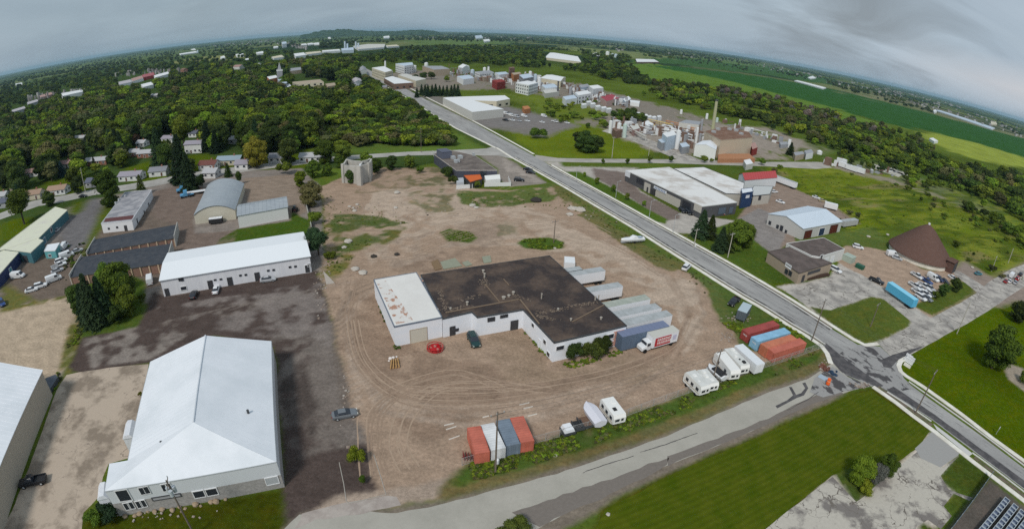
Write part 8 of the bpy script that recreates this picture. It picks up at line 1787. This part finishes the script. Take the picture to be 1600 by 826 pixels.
for (nm,poly,tries,(h0,h1),sp,cols,kinds,thr) in REG:
    xs = [p[0] for p in poly]; ys = [p[1] for p in poly]
    for k in range(tries*3):
        x = random.uniform(min(xs),max(xs)); y = random.uniform(min(ys),max(ys))
        if not inside(x,y,poly): continue
        d = ray(x,y)
        if d[2] > -0.0045: continue
        p = G(x,y); h = random.uniform(h0,h1); kd = random.choice(kinds)
        if thr and float(fbm(np.array([p.x]),np.array([p.y]),45 if dist(p) < 900 else 260,77,3)[0]) < thr: continue
        r_ = h*sp
        if dist(p) > 1800: r_ *= 1.4
        if not free(p.x,p.y,r_*.5): continue
        hpx_ = h/dist(p)*F; wpx_ = hpx_*.62; bad = False
        if inside(x,y,MAINPOLY) or inside(x,y+1,MAINPOLY) or inside(x,y-hpx_*.5,MAINPOLY) or inside(x+wpx_*.35,y-hpx_*.4,MAINPOLY) or inside(x,y-hpx_*.95,MAINPOLY) or inside(x+wpx_*.55,y-hpx_*.7,MAINPOLY) or inside(x+wpx_*.6,y-hpx_*.25,MAINPOLY) or inside(x-wpx_*.5,y-hpx_*.5,MAINPOLY): continue
        for b_ in BANNED:
            if inside(x,y,b_) : bad = True; break
        if bad: continue
        for (kx,ky,kw,kh) in KEEP:
            if abs(kx-x) < kw*.5+wpx_*.42 and ky-kh*.5-1 < y and y-hpx_ < ky+kh*.5+1 and y > ky-kh*.6-1: bad = True; break
        if bad and (wpx_ < 3 or kw >= 16 or random.random() < .72): continue
        put(p.x,p.y,r_*.5); cand.append((hpx_,p.x,p.y,h,kd,random.choice(cols),nm,x,y))
        if sum(1 for _ in ()) : pass
cand.sort(reverse=True)
NAMES_C = {'dark': 'dark green','green': 'mid green','bright': 'bright green','olive': 'olive green','grey': 'greyish leafless','conifer': 'dark'}
PLACE = {'west': 'in the leafy suburb wood left of the main road','thicket': 'in the thicket between side street and main road','roadwood': 'at the wood edge along the far main road','street': 'along the pale side street','eastline': 'in the long tree belt below the farm fields','bare': 'in the belt of thin trees below the dark field','poplars': 'in the row of slim trees below the light field','scrub': 'in the overgrown field on the right','eastscrub': 'on the scrubby slope above the overgrown field','worksback': 'in the wood behind the works','clump': 'in the dark grove on the meadow','meadowtrees': 'in the meadow before the works','meadowedge': 'at the edge of the tank plant','farwest': 'in the far left wood','silos': 'around the farm silos'}
N_IND = max(0,290-len(TREES)); ind = 0; rest = []; AUTO = []
for c_ in cand:
    hpx_,x,y,h,kd,colr,nm,px_,py_ = c_
    if kd == 'conifer': colr = 'conifer'
    if ind < N_IND and nm in PLACE and hpx_ > 6:
        shape = {'round': 'round','tall': 'tall','bush': 'low','conifer': 'pointed'}[kd]; what = 'shrub' if kd == 'bush' else ('spruce' if kd == 'conifer' else 'tree')
        tree(px_,py_,None,kd,colr,'%s %s %s %s' % (shape,NAMES_C.get(colr,colr),what,PLACE[nm]),'trees and shrubs %s' % PLACE[nm],random.uniform(1.1,1.4) if kd != 'conifer' else 1.0,h,xy=(x,y)); AUTO.append((TREEOBJ[-1],shape,NAMES_C.get(colr,colr),what,px_,py_)); ind += 1
    else: rest.append(c_)
# say of each tree where it stands: beside which landmark, and its rank there
LM = []
for o in list(COL.objects):
    if o.get('category') in ('building','house','tank','silo','chimney','trailer','utility pole','salt dome','ruin','street lamp','tree') and o.parent is None:
        lb = o['label']
        if o.get('category') == 'tree' and any(o is a[0] for a in AUTO): continue
        if o.get('group') == 'spruces of the windbreak': continue
        c = o.location; x_,y_ = P(c.x,c.y,0); w_ = lb.split()
        if len(w_) > 7:
            w_ = w_[:7]
            while w_[-1] in ('the','of','and','with','in','at','to','a','by','right','left','beside','behind','before','near','between','from','below','above','its','on','end','dark','white','grey','tall','three','two','small','long','pale','under','big','far','among','brown'): w_.pop()
        LM.append((x_,y_,' '.join(w_)))
byl = {}
for rec in AUTO:
    o,shape,cn,what,x_,y_ = rec
    l = min(LM,key=lambda q: (q[0]-x_)**2+(2.2*(q[1]-y_))**2); dx,dy = x_-l[0],2.2*(y_-l[1])
    w_ = 'right of' if dx > abs(dy) else 'left of' if -dx > abs(dy) else 'in front of' if dy > 0 else 'behind'
    byl.setdefault((shape,cn,what,w_,l[2]),[]).append((dx*dx+dy*dy,rec))
OR2 = ['','second ','third ','fourth ','fifth ','sixth ','seventh ','eighth ','ninth ','tenth ','eleventh ','twelfth ','thirteenth ','fourteenth ','fifteenth ','sixteenth ']
for k,v in byl.items():
    for i,(_,rec) in enumerate(sorted(v,key=lambda q: q[0])): rec[0]['label'] = '%s%s %s %s %s the %s' % ('nearest ' if i == 0 and len(v) > 1 else OR2[min(i,15)],k[0],k[1],k[2],k[3],k[4])
# the rest of the woods: one object per wood, instanced crowns
PC = bpy.data.collections.new('wood_prototypes'); pidx = {}
def proto(kind,colr,var,lod):
    k = (kind,colr,var,lod)
    if k not in pidx:
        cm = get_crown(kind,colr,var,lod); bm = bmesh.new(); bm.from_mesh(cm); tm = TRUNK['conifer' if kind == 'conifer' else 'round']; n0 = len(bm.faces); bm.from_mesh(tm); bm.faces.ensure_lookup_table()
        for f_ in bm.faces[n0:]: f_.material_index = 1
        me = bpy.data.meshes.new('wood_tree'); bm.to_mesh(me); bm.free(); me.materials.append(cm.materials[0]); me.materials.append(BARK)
        o = bpy.data.objects.new('%03d_wood_tree' % len(pidx),me); PC.objects.link(o); pidx[k] = len(pidx)
    return pidx[k]
for kd in ('round','tall','bush','conifer'):
    for colr in ('dark','green','bright','olive','grey','conifer'):
        if (kd == 'conifer') != (colr == 'conifer'): continue
        if colr == 'grey' and kd != 'tall': continue
        for v in range(2): proto(kd,colr,v,2)
def scatter(name,label,cat,rows):
    """rows: x, y, z, scale xy, scale z, rot, index -> one object that instances its trees"""
    me = bpy.data.meshes.new(name); n = len(rows); me.vertices.add(n); A = np.array(rows,np.float32)
    me.vertices.foreach_set('co',A[:,:3].ravel())
    a = me.attributes.new('scl','FLOAT_VECTOR','POINT'); a.data.foreach_set('vector',np.stack([A[:,3],A[:,3],A[:,4]],1).ravel())
    a = me.attributes.new('rot','FLOAT_VECTOR','POINT'); a.data.foreach_set('vector',np.stack([A[:,5]*0,A[:,5]*0,A[:,5]],1).ravel())
    a = me.attributes.new('idx','INT','POINT'); a.data.foreach_set('value',A[:,6].astype(np.int32)); me.update()
    o = bpy.data.objects.new(name,me); COL.objects.link(o); tag(o,label,cat,kind='stuff')
    ng = bpy.data.node_groups.get('instance_trees')
    if ng is None:
        ng = bpy.data.node_groups.new('instance_trees','GeometryNodeTree'); ng.interface.new_socket('Geometry',in_out='INPUT',socket_type='NodeSocketGeometry'); ng.interface.new_socket('Geometry',in_out='OUTPUT',socket_type='NodeSocketGeometry')
        gi = ng.nodes.new('NodeGroupInput'); go = ng.nodes.new('NodeGroupOutput'); ci = ng.nodes.new('GeometryNodeCollectionInfo'); ci.inputs['Collection'].default_value = PC; ci.inputs['Separate Children'].default_value = True; ci.inputs['Reset Children'].default_value = True
        ip = ng.nodes.new('GeometryNodeInstanceOnPoints'); ip.inputs['Pick Instance'].default_value = True
        def na(nm_,ty):
            q = ng.nodes.new('GeometryNodeInputNamedAttribute'); q.data_type = ty; q.inputs['Name'].default_value = nm_; return q.outputs[0]
        ng.links.new(gi.outputs[0],ip.inputs['Points']); ng.links.new(ci.outputs[0],ip.inputs['Instance']); ng.links.new(na('idx','INT'),ip.inputs['Instance Index']); ng.links.new(na('scl','FLOAT_VECTOR'),ip.inputs['Scale'])
        ev = ng.nodes.new('FunctionNodeEulerToRotation'); ng.links.new(na('rot','FLOAT_VECTOR'),ev.inputs[0]); ng.links.new(ev.outputs[0],ip.inputs['Rotation']); ng.links.new(ip.outputs[0],go.inputs[0])
    md = o.modifiers.new('trees','NODES'); md.node_group = ng; return o
groups = {}
for (hpx_,x,y,h,kd,colr,nm,px_,py_) in rest:
    if kd == 'conifer': colr = 'conifer'
    w = h*random.uniform(1.05,1.4)*(1 if kd != 'conifer' else .8)
    if hpx_ < 5: w *= 1.35
    groups.setdefault({'west': 'a','thicket': 'a','roadwood': 'a','street': 'a','eastline': 'b','bare': 'b','poplars': 'b','eastscrub': 'b','scrub': 'b','worksback': 'c','silos': 'c','clump': 'c','meadowtrees': 'c','meadowedge': 'c'}.get(nm,'d'),[]).append((x,y,0,w,h,random.random()*6.28,proto(kd,colr,random.randrange(2),2)))
for k,(nm,lab) in {'a': ('woodland','mass of tree crowns over the suburb left of the main road'),'b': ('woodland','belt of trees and scrub below the farm fields'),'c': ('woodland','wood of many crowns behind the works'),'d': ('distant_woods','hedges and woods scattered to the horizon')}.items():
    if k in groups: scatter(nm,lab,'woods',groups[k])
# weeds: leafy tufts along the fence, in the lot and on the roadside
tu = []
def tufts(poly,n,hh,colr,edge=True):
    xs = [p[0] for p in poly]; ys = [p[1] for p in poly]; k = 0; tr = 0
    while k < n and tr < n*20:
        tr += 1; x = random.uniform(min(xs),max(xs)); y = random.uniform(min(ys),max(ys))
        if not inside(x,y,poly): continue
        p = G(x,y)
        if float(fbm(np.array([p.x]),np.array([p.y]),7,33,3)[0]) < .44: continue
        h = random.uniform(*hh); tu.append((p.x,p.y,-h*.12,h*random.uniform(.9,1.6),h,random.random()*6.28,proto('bush',random.choice(colr),random.randrange(2),2))); k += 1
tufts([(705,745),(725,726),(830,696),(960,660),(1075,616),(1180,580),(1285,545),(1270,565),(1180,598),(1080,636),(960,682),(840,722),(750,748)],1500,(.2,.55),('bright','green','olive'))
tufts([(808,380),(820,374),(860,372),(882,379),(878,387),(850,390),(820,387)],200,(.3,.6),('green','bright','bright'))
tufts([(692,362),(735,362),(745,372),(735,378),(702,376)],110,(.2,.45),('bright','bright','olive'))
tufts([(1140,505),(1165,500),(1160,512),(1215,500),(1290,550),(1262,545),(1200,505),(1150,520),(1125,505)],200,(.3,.8),('bright','bright','green'))
tufts([(500,300),(600,325),(640,350),(600,352),(520,352),(505,400)],110,(.2,.5),('bright','green'))
tufts([(520,395),(545,380),(600,372),(560,392),(530,430),(505,420)],70,(.2,.5),('bright','green'))
tufts([(715,298),(800,305),(880,295),(940,335),(900,330),(800,322),(735,322)],90,(.2,.5),('bright','green'))
tufts([(880,300),(950,338),(1030,385),(1130,455),(1120,470),(1030,412),(950,362)],150,(.2,.5),('bright','green','olive'))
tufts([(1200,265),(1400,280),(1600,360),(1630,450),(1510,410),(1440,350),(1330,360),(1290,320)],380,(.3,.8),('bright',))
tufts([(95,560),(125,500),(130,515),(108,575),(85,610)],90,(.3,.7),('bright','olive'))
tufts([(588,470),(600,500),(616,545),(640,545),(640,541),(622,542),(606,500),(590,465)],50,(.3,.7),('green','dark'))
tufts([(812,512),(862,574),(900,575),(985,548),(985,543),(900,564),(866,566),(822,512)],150,(.25,.6),('green','bright'))
tufts([(100,385),(135,380),(140,405),(118,430),(100,440)],70,(.4,1.2),('green','olive','dark'))
scatter('weeds','leafy weeds along the fence, the lot edges and the roadsides','weeds',tu)
print('TREES',len(TREES),'ind',ind,'rest',len(rest),'tufts',len(tu))

# ------------------------------------------------------------------ haze over the whole place
mb = MB(); mb.box(0,0,-1.2,125,60000,60000); hz = mb.build('haze',mat('haze_tmp',(1,1,1)))
hm = bpy.data.materials.new('haze_air'); hm.use_nodes = True; t = hm.node_tree
for n_ in list(t.nodes):
    if n_.type == 'BSDF_PRINCIPLED': t.nodes.remove(n_)
pv = t.nodes.new('ShaderNodeVolumePrincipled'); pv.inputs['Color'].default_value = (0.50,0.78,0.92,1); pv.inputs['Density'].default_value = 0.000045; pv.inputs['Anisotropy'].default_value = 0.2
t.links.new(pv.outputs[0],t.nodes['Material Output'].inputs['Volume']); hz.data.materials[0] = hm; tag(hz,'thin bluish haze over the whole landscape','haze',kind='stuff')
